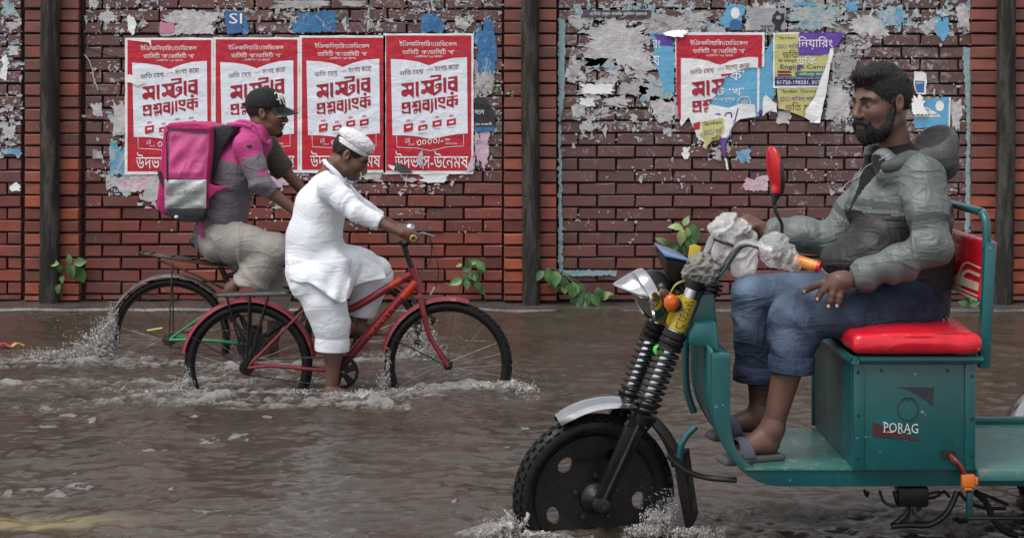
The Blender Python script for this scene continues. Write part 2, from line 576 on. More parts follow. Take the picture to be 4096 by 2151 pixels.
def scrap_mat(name, a, b, c3):
    """weathered layers: torn paper showing other torn paper"""
    t = NT(name)
    n = t.noise(7, 7, 0.7, dist=1.0)
    c = t.mix(t.ramp(n, 0.38, 0.62), a, b)
    c = t.mix(t.ramp(t.noise(11, 7, 0.75, dist=1.4), 0.54, 0.64), c, c3)
    c = t.mix(t.ramp(t.noise(23, 6, 0.75), 0.60, 0.68), c, (0.12, 0.075, 0.07))
    return t.fin(c, 0.7, 0, t.bump(t.math('ADD', n, t.noise(30, 5)), 0.6, 0.012), spec=0.3)
M['scrap_white'] = scrap_mat('torn_white_layers', (0.52, 0.51, 0.52), (0.40, 0.38, 0.40), (0.60, 0.58, 0.58))
M['scrap_grey'] = scrap_mat('torn_grey_layers', (0.30, 0.29, 0.29), (0.45, 0.43, 0.43), (0.15, 0.14, 0.14))
M['scrap_blue'] = scrap_mat('torn_blue_layers', (0.10, 0.30, 0.46), (0.42, 0.44, 0.47), (0.20, 0.40, 0.52))
M['scrap_deep'] = scrap_mat('torn_deep_blue_layers', (0.035, 0.13, 0.30), (0.05, 0.19, 0.38), (0.33, 0.35, 0.38))
M['scrap_dark'] = scrap_mat('torn_dark_layers', (0.045, 0.045, 0.05), (0.09, 0.085, 0.09), (0.35, 0.34, 0.35))
M['scrap_pink'] = scrap_mat('torn_pink_layers', (0.55, 0.36, 0.44), (0.58, 0.52, 0.55), (0.42, 0.08, 0.18))
M['scrap_teal'] = scrap_mat('torn_teal_layers', (0.22, 0.36, 0.40), (0.42, 0.43, 0.42), (0.12, 0.25, 0.30))
M['old_paint'] = scrap_mat('flaking_pale_blue_paint', (0.22, 0.34, 0.37), (0.28, 0.38, 0.40), (0.15, 0.22, 0.24))

def leaf_mat(name, a, b):
    t = NT(name)
    c = t.mix(t.rnd(), a, b)
    c = t.mix(t.ramp(t.noise(30, 4), 0.4, 0.7, 0, 0.5), c, tuple(x*0.6 for x in a))
    return t.fin(c, 0.42, 0, t.bump(t.noise(60, 3), 0.2, 0.003))
M['leaf'] = leaf_mat('green_leaf', (0.045, 0.125, 0.030), (0.10, 0.20, 0.06))
M['leaf_dark'] = leaf_mat('dark_leaf', (0.025, 0.075, 0.025), (0.06, 0.13, 0.05))
M['leaf_pale'] = leaf_mat('pale_leaf', (0.19, 0.27, 0.10), (0.33, 0.40, 0.16))
M['stem'] = simple('stem', (0.10, 0.11, 0.05), rough=0.6)

def water_mat():
    t = NT('muddy_flood_water')
    at = t.n.new('ShaderNodeAttribute'); at.attribute_name = 'foam'
    fm = at.outputs['Fac']
    n = t.noise(1.3, 4, 0.6)
    mud = t.mix(t.ramp(n, 0.35, 0.7), (0.060, 0.048, 0.038), (0.040, 0.030, 0.022))
    sh_ = t.n.new('ShaderNodeAttribute'); sh_.attribute_name = 'shoal'      # yellow painted kerb lying just under the surface
    mud = t.mix(t.math('MULTIPLY', sh_.outputs['Fac'], t.ramp(t.noise(7, 4), 0.25, 0.6, 0.35, 0.9)), mud, (0.21, 0.165, 0.075))
    nf = t.noise(30, 9, 0.82, dist=1.2)
    fo = t.ramp(t.math('ADD', nf, t.math('MULTIPLY', fm, 1.0)), 0.62, 1.02)
    c = t.mix(t.math('MULTIPLY', fo, 0.85), mud, (0.50, 0.47, 0.46))
    rg = t.math('ADD', 0.03, t.math('MULTIPLY', fo, 0.22))
    h1 = t.noise(1.0, 4, 0.6, stretch=(24, 26, 1), dist=0.8)
    h2 = t.noise(1.0, 3, 0.6, stretch=(44, 46, 1), dist=0.6)
    nm = t.bump(h1, 0.20, 0.016)
    nm = t.bump(h2, 0.05, 0.004, nm)
    nm = t.bump(t.math('MULTIPLY', nf, t.ramp(fm, 0.05, 0.5)), 1.0, 0.035, nm)
    return t.fin(c, rg, 0, nm, spec=0.7, IOR=1.33)
M['water'] = water_mat()

def spray_mat():
    t = NT('splashing_water')
    n = t.noise(40, 5)
    return t.fin(t.mix(t.ramp(n, 0.35, 0.65), (0.72, 0.71, 0.70), (0.45, 0.42, 0.405)), 0.08, 0, None, spec=0.6, IOR=1.33, **{'Transmission Weight': 0.55})
M['spray'] = spray_mat()
M['foam'] = simple('foam', (0.50, 0.49, 0.47), (0.36, 0.34, 0.32), 20, 0.35, bs=0.5, bsc=120)
M['yellow_kerb'] = simple('worn_yellow_paint', (0.20, 0.155, 0.07), (0.09, 0.068, 0.042), 5, 0.5, bs=0.3)

def cloth(name, col, col2=None, sc=5, rough=0.8, fold=0.35, fsc=9, weave=900, sheen=0.08, spec=0.15):
    t = NT(name)
    c = t.mix(t.ramp(t.noise(sc, 5), 0.35, 0.7), col, col2 or tuple(x*0.82 for x in col))
    w = t.noise(weave, 2)
    c = t.mix(0.5, c, t.mix(w, (0.85, 0.85, 0.85), (1.1, 1.1, 1.1)), 'MULTIPLY')
    nm = t.bump(t.noise(fsc, 3, 0.5, dist=0.3), fold*0.28, 0.02)
    nm = t.bump(t.noise(fsc*4, 4, 0.6), fold*0.35, 0.004, nm)
    for st, k in (((5, 5, 15), 1.0), ((14, 6, 6), 0.8)):        # sharp creases, two directions
        cr = t.math('ABSOLUTE', t.math('SUBTRACT', t.noise(1.0, 3, 0.5, stretch=st, dist=0.8), 0.5))
        nm = t.bump(t.math('SUBTRACT', 0.25, t.math('MINIMUM', cr, 0.12)), fold*k*0.7, 0.05, nm)
    return t.fin(c, rough, 0, nm, spec=spec, **{'Sheen Weight': sheen})
M['jacket'] = cloth('grey_green_nylon', (0.118, 0.136, 0.130), (0.070, 0.081, 0.079), 5, 0.48, 0.70, 10, sheen=0.0, spec=0.45)
M['jacket_dark'] = cloth('charcoal_nylon', (0.022, 0.0195, 0.022), (0.014, 0.0125, 0.014), 4, 0.55, 0.6, 11, sheen=0.0, spec=0.4)
M['jacket_band'] = cloth('dark_grey_band', (0.075, 0.078, 0.080), None, 4, 0.5, 0.4, 13, sheen=0)
M['zip'] = simple('pale_zip', (0.36, 0.36, 0.36), rough=0.5)
M['tee'] = cloth('black_tee', (0.012, 0.011, 0.013), fold=0.3)

def denim_mat():
    t = NT('blue_denim')
    n = t.noise(4, 6, 0.65)
    c = t.mix(t.ramp(n, 0.35, 0.68), (0.040, 0.058, 0.100), (0.013, 0.018, 0.036))
    wa = t.n.new('ShaderNodeAttribute'); wa.attribute_name = 'wash'      # faded knees and thighs of the wash
    c = t.mix(t.math('MULTIPLY', wa.outputs['Fac'], t.ramp(t.noise(9, 5), 0.25, 0.65, 0.35, 1.0)), c, (0.125, 0.175, 0.25))
    tw = t.noise(1.0, 3, stretch=(420, 420, 900))
    c = t.mix(0.6, c, t.mix(tw, (0.7, 0.7, 0.72), (1.25, 1.25, 1.25)), 'MULTIPLY')
    nm = t.bump(t.noise(11, 3, 0.5, dist=0.5), 0.2, 0.02)
    for st in ((12, 6, 6), (5, 5, 13)):
        cr = t.math('ABSOLUTE', t.math('SUBTRACT', t.noise(1.0, 3, 0.5, stretch=st, dist=0.8), 0.5))
        nm = t.bump(t.math('SUBTRACT', 0.25, t.math('MINIMUM', cr, 0.12)), 0.5, 0.05, nm)
    return t.fin(c, 0.85, 0, t.bump(tw, 0.2, 0.002, nm), spec=0.2)
M['denim'] = denim_mat()
M['stitch'] = simple('pale_stitching', (0.20, 0.23, 0.30), rough=0.8)
M['denim_in'] = cloth('denim_inside', (0.03, 0.035, 0.05))
M['white_cotton'] = cloth('white_cotton', (0.70, 0.72, 0.77), (0.62, 0.64, 0.70), 5, 0.85, 0.40, 12)
M['cap_knit'] = cloth('white_knit', (0.70, 0.69, 0.70), (0.60, 0.58, 0.60), 9, 0.85, 0.5, 40)
M['khaki'] = cloth('beige_grey_cotton', (0.32, 0.295, 0.275), (0.24, 0.222, 0.208), 5, 0.75, 0.6, 11)
M['pink'] = cloth('pink_jersey', (0.46, 0.055, 0.21), (0.38, 0.04, 0.17), 5, 0.6, 0.45, 14)
M['grey_jersey'] = cloth('grey_jersey', (0.165, 0.145, 0.165), (0.115, 0.10, 0.117), 5, 0.55, 0.8, 12)
M['olive_sleeve'] = cloth('olive_grey_sleeve', (0.085, 0.078, 0.066), None, 5, 0.7, 0.5, 14)
M['cap_black'] = cloth('black_cap_twill', (0.012, 0.011, 0.012), (0.018, 0.017, 0.018), 6, 0.7, 0.15, 20)
M['trim_white'] = simple('white_trim', (0.65, 0.65, 0.66), rough=0.6)
M['emblem'] = simple('white_stitched_emblem', (0.62, 0.66, 0.60), rough=0.7, bs=0.4, bsc=300)
M['collar_print'] = simple('blue_patterned_collar', (0.35, 0.40, 0.55), (0.05, 0.06, 0.12), 60, 0.7, thr=(0.45, 0.55))

def skin(name, a, b):
    t = NT(name)
    c = t.mix(t.ramp(t.noise(13, 4), 0.35, 0.7), a, b)
    c = t.mix(t.ramp(t.noise(120, 3), 0.5, 0.8, 0, 0.25), c, tuple(x*0.7 for x in a))
    return t.fin(c, t.ramp(t.noise(40, 3), 0.3, 0.7, 0.48, 0.62), 0, t.bump(t.noise(260, 3), 0.12, 0.002), spec=0.45,
                 **{'Subsurface Weight': 0.06, 'Subsurface Radius': (0.01, 0.004, 0.002)})
M['skin_man'] = skin('skin_driver', (0.140, 0.070, 0.051), (0.100, 0.049, 0.037))
M['skin_rider'] = skin('skin_rider', (0.150, 0.074, 0.048), (0.115, 0.055, 0.037))
M['skin_boy'] = skin('skin_boy', (0.140, 0.068, 0.046), (0.108, 0.051, 0.035))
M['lips'] = simple('lips', (0.16, 0.06, 0.05), rough=0.4)
M['nail'] = simple('nail', (0.48, 0.36, 0.33), rough=0.3)
def hair_mat():
    t = NT('black_hair')
    s1 = t.noise(1.0, 4, 0.7, stretch=(160, 160, 60), dist=0.4)
    c = t.mix(t.ramp(s1, 0.4, 0.7), (0.006, 0.005, 0.005), (0.022, 0.018, 0.018))
    return t.fin(c, 0.5, 0, t.bump(s1, 0.8, 0.006), spec=0.35)
M['hair'] = hair_mat()
M['eye_white'] = simple('eye_white', (0.26, 0.22, 0.20), rough=0.25)  # darker than real whites: shade of the eye sockets put into the colour
M['iris'] = simple('dark_iris', (0.012, 0.008, 0.006), rough=0.1)

def paint(name, col, worn, amount=0.62, rough=0.3, dirt=(0.04, 0.035, 0.03), dirt_amt=0.35, rust=None):
    """gloss paint, chipped and dirty"""
    t = NT(name)
    n = t.noise(18, 7, 0.72, dist=0.6)
    n0 = t.noise(2.2, 4)
    c = t.mix(t.ramp(t.noise(5, 5), 0.3, 0.7), col, tuple(x*0.75 for x in col))
    d = t.math('MULTIPLY', t.ramp(n0, 0.4, 0.75), dirt_amt)
    c = t.mix(d, c, dirt)
    w = t.ramp(t.math('ADD', n, t.math('MULTIPLY', n0, 0.12)), amount, amount+0.11)
    c = t.mix(w, c, worn)
    if rust: c = t.mix(t.ramp(t.noise(9, 7, 0.7), 0.60, 0.68), c, rust)
    dp = t.ramp(t.noise(55, 2), 0.72, 0.76)
    c = t.mix(t.math('MULTIPLY', dp, 0.6), c, (0.35, 0.40, 0.40))
    return t.fin(c, t.math('ADD', rough, t.math('MULTIPLY', w, 0.3)), 0, t.bump(t.math('ADD', t.noise(7, 3), t.math('MULTIPLY', w, -0.3)), 0.12, 0.01), spec=0.5)
M['teal'] = paint('teal_paint', (0.006, 0.095, 0.102), (0.015, 0.05, 0.055), 0.68)
M['teal_floor'] = paint('scuffed_teal_floor', (0.035, 0.16, 0.15), (0.20, 0.25, 0.23), 0.60, 0.35, (0.12, 0.125, 0.11), 0.7)
M['teal_deck'] = paint('muddy_teal_deck', (0.03, 0.155, 0.15), (0.16, 0.15, 0.12), 0.58, 0.4, (0.17, 0.13, 0.09), 0.8)
M['red_bike'] = paint('red_bike_paint', (0.21, 0.012, 0.022), (0.06, 0.012, 0.014), 0.62, 0.25)
M['orange_decal'] = simple('orange_decal', (0.50, 0.045, 0.015), (0.34, 0.02, 0.012), 8, 0.3)
M['red_fender'] = paint('red_fender_paint', (0.30, 0.022, 0.040), (0.38, 0.14, 0.14), 0.64, 0.3)
M['fender_line'] = simple('faded_pink_line', (0.48, 0.16, 0.17), rough=0.4)
M['green_paint'] = paint('green_bike_paint', (0.02, 0.27, 0.10), (0.03, 0.10, 0.05), 0.62, 0.35)
M['rusty'] = simple('rusty_dark_steel', (0.075, 0.055, 0.042), (0.030, 0.024, 0.022), 12, 0.55, 0.4, bs=0.5, bsc=90)
M['fender_grey'] = simple('dull_grey_fender', (0.17, 0.16, 0.145), (0.045, 0.045, 0.05), 7, 0.35, 0.5, bs=0.2)
M['dark_steel'] = simple('dark_steel', (0.045, 0.044, 0.046), (0.025, 0.024, 0.025), 9, 0.38, 0.6, bs=0.15)
M['black_metal'] = simple('wet_black_metal', (0.007, 0.007, 0.008), (0.013, 0.0125, 0.013), 7, 0.36, 0.0, bs=0.25, bsc=80, spec=0.3)
M['chrome'] = simple('chrome', (0.62, 0.63, 0.64), (0.42, 0.42, 0.43), 5, 0.16, 1.0, bs=0.05)
M['old_chrome'] = simple('dull_chrome', (0.42, 0.41, 0.40), (0.18, 0.17, 0.16), 14, 0.28, 0.9, bs=0.2)
M['rubber'] = simple('wet_rubber', (0.0065, 0.0062, 0.0066), (0.011, 0.0105, 0.0105), 8, 0.45, 0.0, bs=0.5, bsc=70, spec=0.22)
M['plastic_black'] = simple('black_plastic', (0.016, 0.016, 0.018), rough=0.3, bs=0.1)
M['screen_blue'] = simple('glossy_blue_panel', (0.055, 0.15, 0.33), (0.035, 0.10, 0.24), 6, 0.14)
M['yellow'] = paint('yellow_enamel', (0.58, 0.41, 0.020), (0.25, 0.17, 0.02), 0.70, 0.3)
M['black_letter'] = simple('black_letter', (0.02, 0.018, 0.012), rough=0.5)
M['amber'] = simple('amber_lens', (0.85, 0.16, 0.008), (0.62, 0.09, 0.004), 40, 0.1, **{'Transmission Weight': 0.25})
M['amber_plastic'] = simple('amber_grip', (0.72, 0.30, 0.05), (0.50, 0.14, 0.015), 20, 0.18)  # the grip's own two-tone amber, no emission
M['red_plastic'] = simple('red_plastic', (0.50, 0.010, 0.014), (0.40, 0.008, 0.011), 6, 0.22)
def vinyl():
    t = NT('red_vinyl')
    n = t.noise(6, 4)
    c = t.mix(t.ramp(n, 0.35, 0.7), (0.60, 0.010, 0.026), (0.47, 0.007, 0.018))
    h = t.math('ADD', t.noise(9, 4, 0.5, dist=1.5), t.math('MULTIPLY', t.noise(1.0, 3, stretch=(6, 3, 22)), 0.6))
    return t.fin(c, 0.20, 0, t.bump(h, 0.25, 0.02), spec=0.55)
M['vinyl'] = vinyl()
M['cream'] = simple('cream_print', (0.60, 0.55, 0.43), rough=0.45)
M['decal_dark'] = simple('dark_decal', (0.022, 0.030, 0.034), rough=0.35)
M['decal_maroon'] = simple('maroon_decal', (0.075, 0.012, 0.016), rough=0.35)
M['decal_white'] = simple('white_letter', (0.62, 0.64, 0.63), rough=0.4)
M['orange_plug'] = simple('orange_plastic', (0.72, 0.17, 0.022), rough=0.4)
M['wire_red'] = simple('red_wire', (0.30, 0.02, 0.02), rough=0.4)
M['wire_black'] = simple('black_cable', (0.012, 0.011, 0.011), rough=0.4)
M['wire_yellow'] = simple('yellow_cable', (0.45, 0.42, 0.08), rough=0.4)
M['wire_white'] = simple('white_cable', (0.55, 0.55, 0.53), rough=0.4)
M['green_plastic'] = simple('bright_green_plastic', (0.04, 0.55, 0.05), rough=0.35)
M['slipper'] = simple('grey_blue_foam', (0.115, 0.12, 0.175), (0.085, 0.088, 0.13), 9, 0.75, bs=0.2)
M['slipper_sole'] = simple('grey_sole', (0.10, 0.095, 0.10), rough=0.8)
def poly_bag():
    t = NT('clear_plastic_bag')
    nm = t.bump(t.noise(1.0, 3, 0.5, stretch=(40, 30, 9), dist=1.0), 0.6, 0.02)
    m = t.fin((0.92, 0.92, 0.92), 0.12, 0, nm, spec=0.6)
    t.b.inputs['Alpha'].default_value = 0.34
    return m
M['bag_film'] = poly_bag()
def clear_film():
    t = NT('clear_film')
    nm = t.bump(t.noise(20, 5, 0.6, dist=1.5), 0.8, 0.02)
    m = t.fin((0.8, 0.8, 0.8), 0.10, 0, nm, spec=0.8)
    t.b.inputs['Alpha'].default_value = 0.30
    return m
M['clear_film'] = clear_film()
M['rag'] = cloth('grey_rag', (0.22, 0.21, 0.195), (0.14, 0.13, 0.12), 12, 0.85, 0.8, 35)
def pinkbag():
    t = NT('pink_bag_vinyl')
    n = t.noise(5, 4)
    c = t.mix(t.ramp(n, 0.35, 0.7), (0.58, 0.075, 0.25), (0.47, 0.045, 0.19))
    h = t.noise(1.0, 4, 0.5, stretch=(9, 9, 5), dist=1.3)
    return t.fin(c, 0.30, 0, t.bump(h, 0.6, 0.03), spec=0.5, **{'Coat Weight': 0.4, 'Coat Roughness': 0.08})
M['bag_pink'] = pinkbag()
M['bag_pink_side'] = cloth('pink_bag_fabric', (0.45, 0.028, 0.15), None, 5, 0.55, 0.4, 16)
M['bag_silver'] = simple('silver_reflective_cloth', (0.34, 0.37, 0.365), (0.24, 0.265, 0.26), 4, 0.36, 0.08, bs=0.5, bsc=14, bd=0.03)
M['bag_dark'] = cloth('dark_bag_fabric', (0.035, 0.037, 0.040), None, 5, 0.5, 0.4, 16)
M['bag_film_clear'] = clear_film()
M['logo_pink'] = simple('mauve_print', (0.26, 0.13, 0.19), rough=0.5)
M['litter_red'] = simple('red_wrapper', (0.50, 0.03, 0.03), rough=0.3)
M['litter_yellow'] = simple('yellow_wrapper', (0.60, 0.36, 0.12), rough=0.35)

M['spoke'] = simple('dull_spoke_steel', (0.20, 0.20, 0.20), (0.10, 0.095, 0.09), 14, 0.35, 0.7)
# ---------------------------------------------------------------- ground, water, kerb
rng = random.Random(7)
WY = 11.30                       # brick face of the wall
PY = WY - 0.055                  # face of the piers
KY = 10.95                       # front of the kerb
def wx(px, Y=WY): return (px - CX) * Y / FPX
def wz(py, Y=WY): return HC - (py - YH) * Y / FPX

def road_z(y): return -0.10 - 0.0235 * (y - 3.0)
mb = MB()
ys = [-30, 0, 3, 5, 7, 9, KY + 0.25]
mb.add([(x, y, road_z(max(y, 3))) for y in ys for x in (-60, 60)], [(2*i, 2*i+1, 2*i+3, 2*i+2) for i in range(len(ys)-1)])
tag(mb.build('road', M['road']), None, None, kind='structure')

# kerb ledge at the foot of the wall, slightly uneven front edge
mb = MB()
n = 160
top = []
for i in range(n + 1):
    x = -9 + 18 * i / n
    e = 0.03 * (vnoise(np.array([[x*3, 1, 1]]), 3)[0]) + 0.006 * vnoise(np.array([[x*11, 4, 1]]), 4)[0]
    h = 0.016 + 0.012 * vnoise(np.array([[x*4, 9, 2]]), 5)[0]
    top.append([(x, KY + e, -0.4), (x, KY + e, h - 0.014), (x, KY + e + 0.014, h), (x, WY + 0.2, h + 0.012)])
v = [p for r in top for p in r]
f = [(4*i+k, 4*i+4+k, 4*i+5+k, 4*i+1+k) for i in range(n) for k in range(3)]
mb.add(v, f)
tag(mb.build('kerb', M['kerb']), None, None, kind='structure')

# flood water: one rippled sheet, churned where wheels and feet push through it
def churn(x, y):
    """0..1 churn and local mounding near wheels, feet and wakes"""
    c = np.zeros_like(x); h = np.zeros_like(x)
    def spot(px, py, sx, sy, a, hh=0.0):
        nonlocal c, h
        Y = HC * FPX / (py - YH); X = (px - CX) * Y / FPX
        g = np.exp(-((x - X) / sx) ** 2 - ((y - Y) / sy) ** 2)
        c = np.maximum(c, a * g); h = h + hh * g
    for a in WAKES: spot(*a)
    return c, h
WAKES = [  # photo pixel of the water, half widths in metres, churn, mound height
    (250, 1440, 0.50, 0.22, 0.75, 0.02), (60, 1450, 0.55, 0.20, 0.55, 0.01), (440, 1420, 0.16, 0.14, 0.95, 0.05),
    (700, 1450, 0.40, 0.16, 0.62, 0.01), (1020, 1460, 0.45, 0.20, 0.62, 0.01), (560, 1520, 0.45, 0.20, 0.50, 0.0),
    (700, 1590, 0.40, 0.16, 0.62, 0.012), (420, 1600, 0.40, 0.14, 0.5, 0.0), (860, 1600, 0.25, 0.14, 0.75, 0.02), (1060, 1560, 0.30, 0.14, 0.6, 0.0),
    (1250, 1590, 0.25, 0.13, 0.6, 0.0), (1440, 1610, 0.22, 0.12, 0.95, 0.03), (1620, 1580, 0.22, 0.12, 0.8, 0.02),
    (1850, 1555, 0.25, 0.11, 0.85, 0.02), (2030, 1555, 0.14, 0.10, 1.0, 0.04), (2110, 1580, 0.12, 0.08, 0.7, 0.01),
    (1660, 1420, 0.22, 0.14, 0.9, 0.03), (1500, 1430, 0.3, 0.14, 0.6, 0.0),
    (2000, 2120, 0.14, 0.10, 0.9, 0.02), (2180, 2160, 0.2, 0.12, 0.6, 0.0), (2600, 2130, 0.16, 0.10, 0.7, 0.01), (2760, 2140, 0.25, 0.14, 0.6, 0.01),
    (3300, 2060, 0.40, 0.20, 0.40, 0.0), (3800, 2080, 0.40, 0.20, 0.45, 0.01), (3000, 2050, 0.35, 0.2, 0.35, 0.0),
    (120, 1980, 0.10, 0.05, 0.25, 0.0), (300, 1530, 0.7, 0.25, 0.45, 0.0), (900, 1520, 0.6, 0.3, 0.5, 0.0), (1300, 1530, 0.5, 0.25, 0.5, 0.0), (1000, 1610, 0.8, 0.12, 0.5, 0.0), (150, 1620, 0.6, 0.15, 0.35, 0.0), (1750, 1500, 0.3, 0.3, 0.4, 0.0),
]
GX, GY, GH = (-4.2, 4.2), (4.5, KY + 0.03), 0.0105
nx = int((GX[1]-GX[0])/GH)+1; ny = int((GY[1]-GY[0])/GH)+1
X, Yg = np.meshgrid(np.linspace(*GX, nx), np.linspace(*GY, ny), indexing='ij')
x = X.ravel(); y = Yg.ravel()
ch, mound = churn(x, y)
def pw(sx, sy, seed, o=3):
    return fbm(np.stack([x*sx, y*sy, np.full_like(x, 0.37*seed)], 1), o, seed)
def crest(sx, sy, seed, o=2): return 1-np.abs(pw(sx, sy, seed, o))*1.6
z = 0.014*pw(0.7, 1.6, 1, 2) + 0.012*crest(1.7, 3.8, 2) + 0.0105*pw(3.6, 7.0, 3, 2) + 0.0080*pw(9.0, 14.0, 9, 2) + 0.0036*pw(22, 30, 10, 1) - 0.010
t1 = pw(8, 11, 4, 4); t2 = pw(24, 30, 6, 3)
z += ch*(0.034*t1*np.abs(t1) + 0.016*np.maximum(t1, 0) + 0.016*t2) + mound*0.45*(0.4 + 0.9*np.abs(t1) + 0.5*t2)
edge = np.clip(np.minimum(np.minimum(x-GX[0], GX[1]-x), y-GY[0])/0.25, 0, 1)
z *= edge
foam = np.clip(ch*(0.50 + 0.55*t1 + 0.45*t2), 0, 1)
streak = np.clip(pw(0.9, 5.0, 12, 4)-0.55, 0, 1)*0.8
zq = ZM(0, 1300, 1.171)
for (a_, b_, w_, h_) in [(260,458,62,11),(960,527,52,11),(1130,512,68,14),(185,768,98,14),(380,752,52,13),(258,792,72,16),(50,786,62,13),(800,757,48,9),(950,860,58,12),(1080,893,24,5),(920,620,18,6),(865,625,14,5),(780,566,34,6),(1250,412,26,8),(915,418,22,8),(560,550,16,6),(700,572,24,5),(240,716,16,6),(340,700,16,5),(1040,855,34,5),(415,430,40,9),(330,420,60,12),(2120,840,20,6),(2390,575,24,6),(2460,480,30,7)]:
    ppx, ppy = zq(a_, b_)
    Yq = HC*FPX/(ppy-YH); Xq = (ppx-CX)*Yq/FPX
    rx = w_/1.171*Yq/FPX; ry = h_/1.171*Yq*Yq/(FPX*HC)
    m_ = (np.abs(x-Xq) < rx*1.5) & (np.abs(y-Yq) < ry*1.5)
    if m_.any():
        dd_ = np.sqrt(((x[m_]-Xq)/rx)**2+((y[m_]-Yq)/ry)**2)
        wob = vnoise(np.stack([x[m_]*40, y[m_]*26, np.full(m_.sum(), a_*0.1)], 1), 3)
        foam_patch = np.clip((0.75-dd_+1.1*wob)*1.6, 0, 0.42)
        streak[m_] = np.maximum(streak[m_], foam_patch)
foam = np.maximum(foam, streak)
I = np.arange(nx*ny).reshape(nx, ny)
Qw = np.stack([I[:-1, :-1], I[1:, :-1], I[1:, 1:], I[:-1, 1:]], -1).reshape(-1, 4)
V = np.stack([x, y, z], 1)
b = len(V)
big = [(-60, -30), (60, -30), (60, GY[1]), (-60, GY[1])]
cs = [(GX[0], GY[0]), (GX[1], GY[0]), (GX[1], GY[1]), (GX[0], GY[1])]
V = np.concatenate([V, np.array([(px_, py_, 0.0) for px_, py_ in big + cs])])
Qw = np.concatenate([Qw, np.array([(b, b+1, b+5, b+4), (b+1, b+2, b+6, b+5), (b+3, b, b+4, b+7)])])
me = mesh_np('water', V, Qw)
at = me.attributes.new('foam', 'FLOAT', 'POINT')
at.data.foreach_set('value', np.concatenate([foam, np.zeros(8)]).astype(np.float32))
sa = me.attributes.new('shoal', 'FLOAT', 'POINT')
shoal = np.clip(1.3-np.abs(y-5.60-0.02*np.sin(x*5))/0.085, 0, 1)*np.clip((-1.15-x)/0.45, 0, 1)
sa.data.foreach_set('value', np.concatenate([shoal, np.zeros(8)]).astype(np.float32))
tag(obj('water', me, M['water']), None, None, kind='structure')

def water_at(px, py):
    """point where a photo pixel meets the water level"""
    Y = HC * FPX / (py - YH)
    return Vector(((px - CX) * Y / FPX, Y, 0.0))

# ---------------------------------------------------------------- brick wall in three bays with piers
CO, BL, JT = 0.0861, 0.2647, 0.0125          # course height, brick pitch, joint
Z0 = 0.1613                                   # a bed joint read off the photograph
def brick_mesh(name, L, H, D, seed):
    """one brick with chipped, softened front edges"""
    r = random.Random(seed); c = 0.005
    g = lambda a: a + r.uniform(-0.0032, 0.0032)
    v = []
    for yy, ins in ((D, 0), (c, 0), (0, c)):
        for sx, sz in ((-1, -1), (1, -1), (1, 1), (-1, 1)):
            v.append((g(sx*(L/2-ins)), yy if yy == D else g(yy), g(sz*(H/2-ins))))
    f = [(3, 2, 1, 0)]
    for a in (0, 4):
        for i in range(4):
            j = (i+1) % 4; f.append((a+i, a+j, a+4+j, a+4+i))
    f.append((8, 9, 10, 11))
    me = new_mesh(name, v, f)
    return me
FULL = [brick_mesh('brick', BL-JT, CO-JT, 0.10, s) for s in range(8)]

def lay(root, x0, x1, y, mt, phase, z0=0.04, z1=2.19, ztop=2.20, only=None, ends=None):
    """lay running bond between x0 and x1; courses above z1 are one joined part"""
    if not FULL[0].materials or FULL[0].materials[0] is not mt: pass
    key = mt.name
    if key not in lay.cache:
        lay.cache[key] = [m.copy() for m in FULL]
        for m in lay.cache[key]: m.materials.clear(); m.materials.append(mt)
    fulls = lay.cache[key]
    n0 = math.floor((z0 - Z0)/CO)
    hi = MB()
    for n in range(n0, math.ceil((ztop - Z0)/CO)):
        zb = Z0 + n*CO; zc = zb + CO/2
        if ends is not None: cuts = ends
        else:
            ph = phase + (0.0 if n % 2 else BL/2)
            k0 = math.floor((x0 - ph)/BL)
            cuts = [x0] + [ph + k*BL for k in range(k0, k0 + 80) if x0 + 0.045 < ph + k*BL < x1 - 0.045] + [x1]
        for a, b_ in zip(cuts[:-1], cuts[1:]):
            L = b_ - a - JT
            zl = max(zb + JT/2, z0); H = zb + CO - JT/2 - zl
            if L < 0.02 or H < 0.015: continue
            jy = rng.uniform(-0.007, 0.006)
            if zb > z1 or (only and not (only[0] < (a+b_)/2 < only[1])):
                hi.box(((a+b_)/2-L/2, y+jy, zl), ((a+b_)/2+L/2, y+0.1, zl+H)); continue
            o = bpy.data.objects.new('brick', rng.choice(fulls))
            o.location = ((a+b_)/2, y+jy, zl+H/2)
            o.scale = (L/(BL-JT), 1, H/(CO-JT))
            o.rotation_euler = (rng.uniform(-0.02, 0.02), rng.uniform(-0.012, 0.012), rng.uniform(-0.014, 0.014))
            link(o, root)
    if hi.v:
        o = hi.build('upper_courses' if only is None else 'further_bricks', mt, root, smooth=False)
        o['kind'] = 'stuff'
lay.cache = {}
PHX = wx(1551)
BAYS = [(-5200, 88, 'brick', 'brick wall beyond the pier on the rider\'s side, spotted with torn white paper', (wx(-40), 9)),
        (338, 2012, 'brick', 'dark red brick wall carrying four red posters in a row', None),
        (2232, 3884, 'brick_worn', 'worn purplish brick wall crusted with torn blue and white posters', None),
        (4151, 8200, 'brick_worn', 'plain brick wall past the pier behind the driver', (-9, -8))]
for i, (a, b_, mt, lab, only) in enumerate(BAYS):
    x0, x1 = wx(a), wx(b_)
    t = thing('brick_wall', lab, 'wall', ((x0+x1)/2, WY+0.1, 0.03), 'brick wall bays')
    lay(t, x0, x1, WY, M[mt], PHX, only=only)
    MB().box((x0-0.06, WY+0.034, -0.1), (x1+0.06, WY+0.24, 2.235)).build('mortar_core', M['mortar'], t, smooth=False)
    MB().box((x0-0.02, WY-0.035, 2.236), (x1+0.02, WY+0.275, 2.295)).build('coping', M['kerb'], t, smooth=False, bevel=0.008)
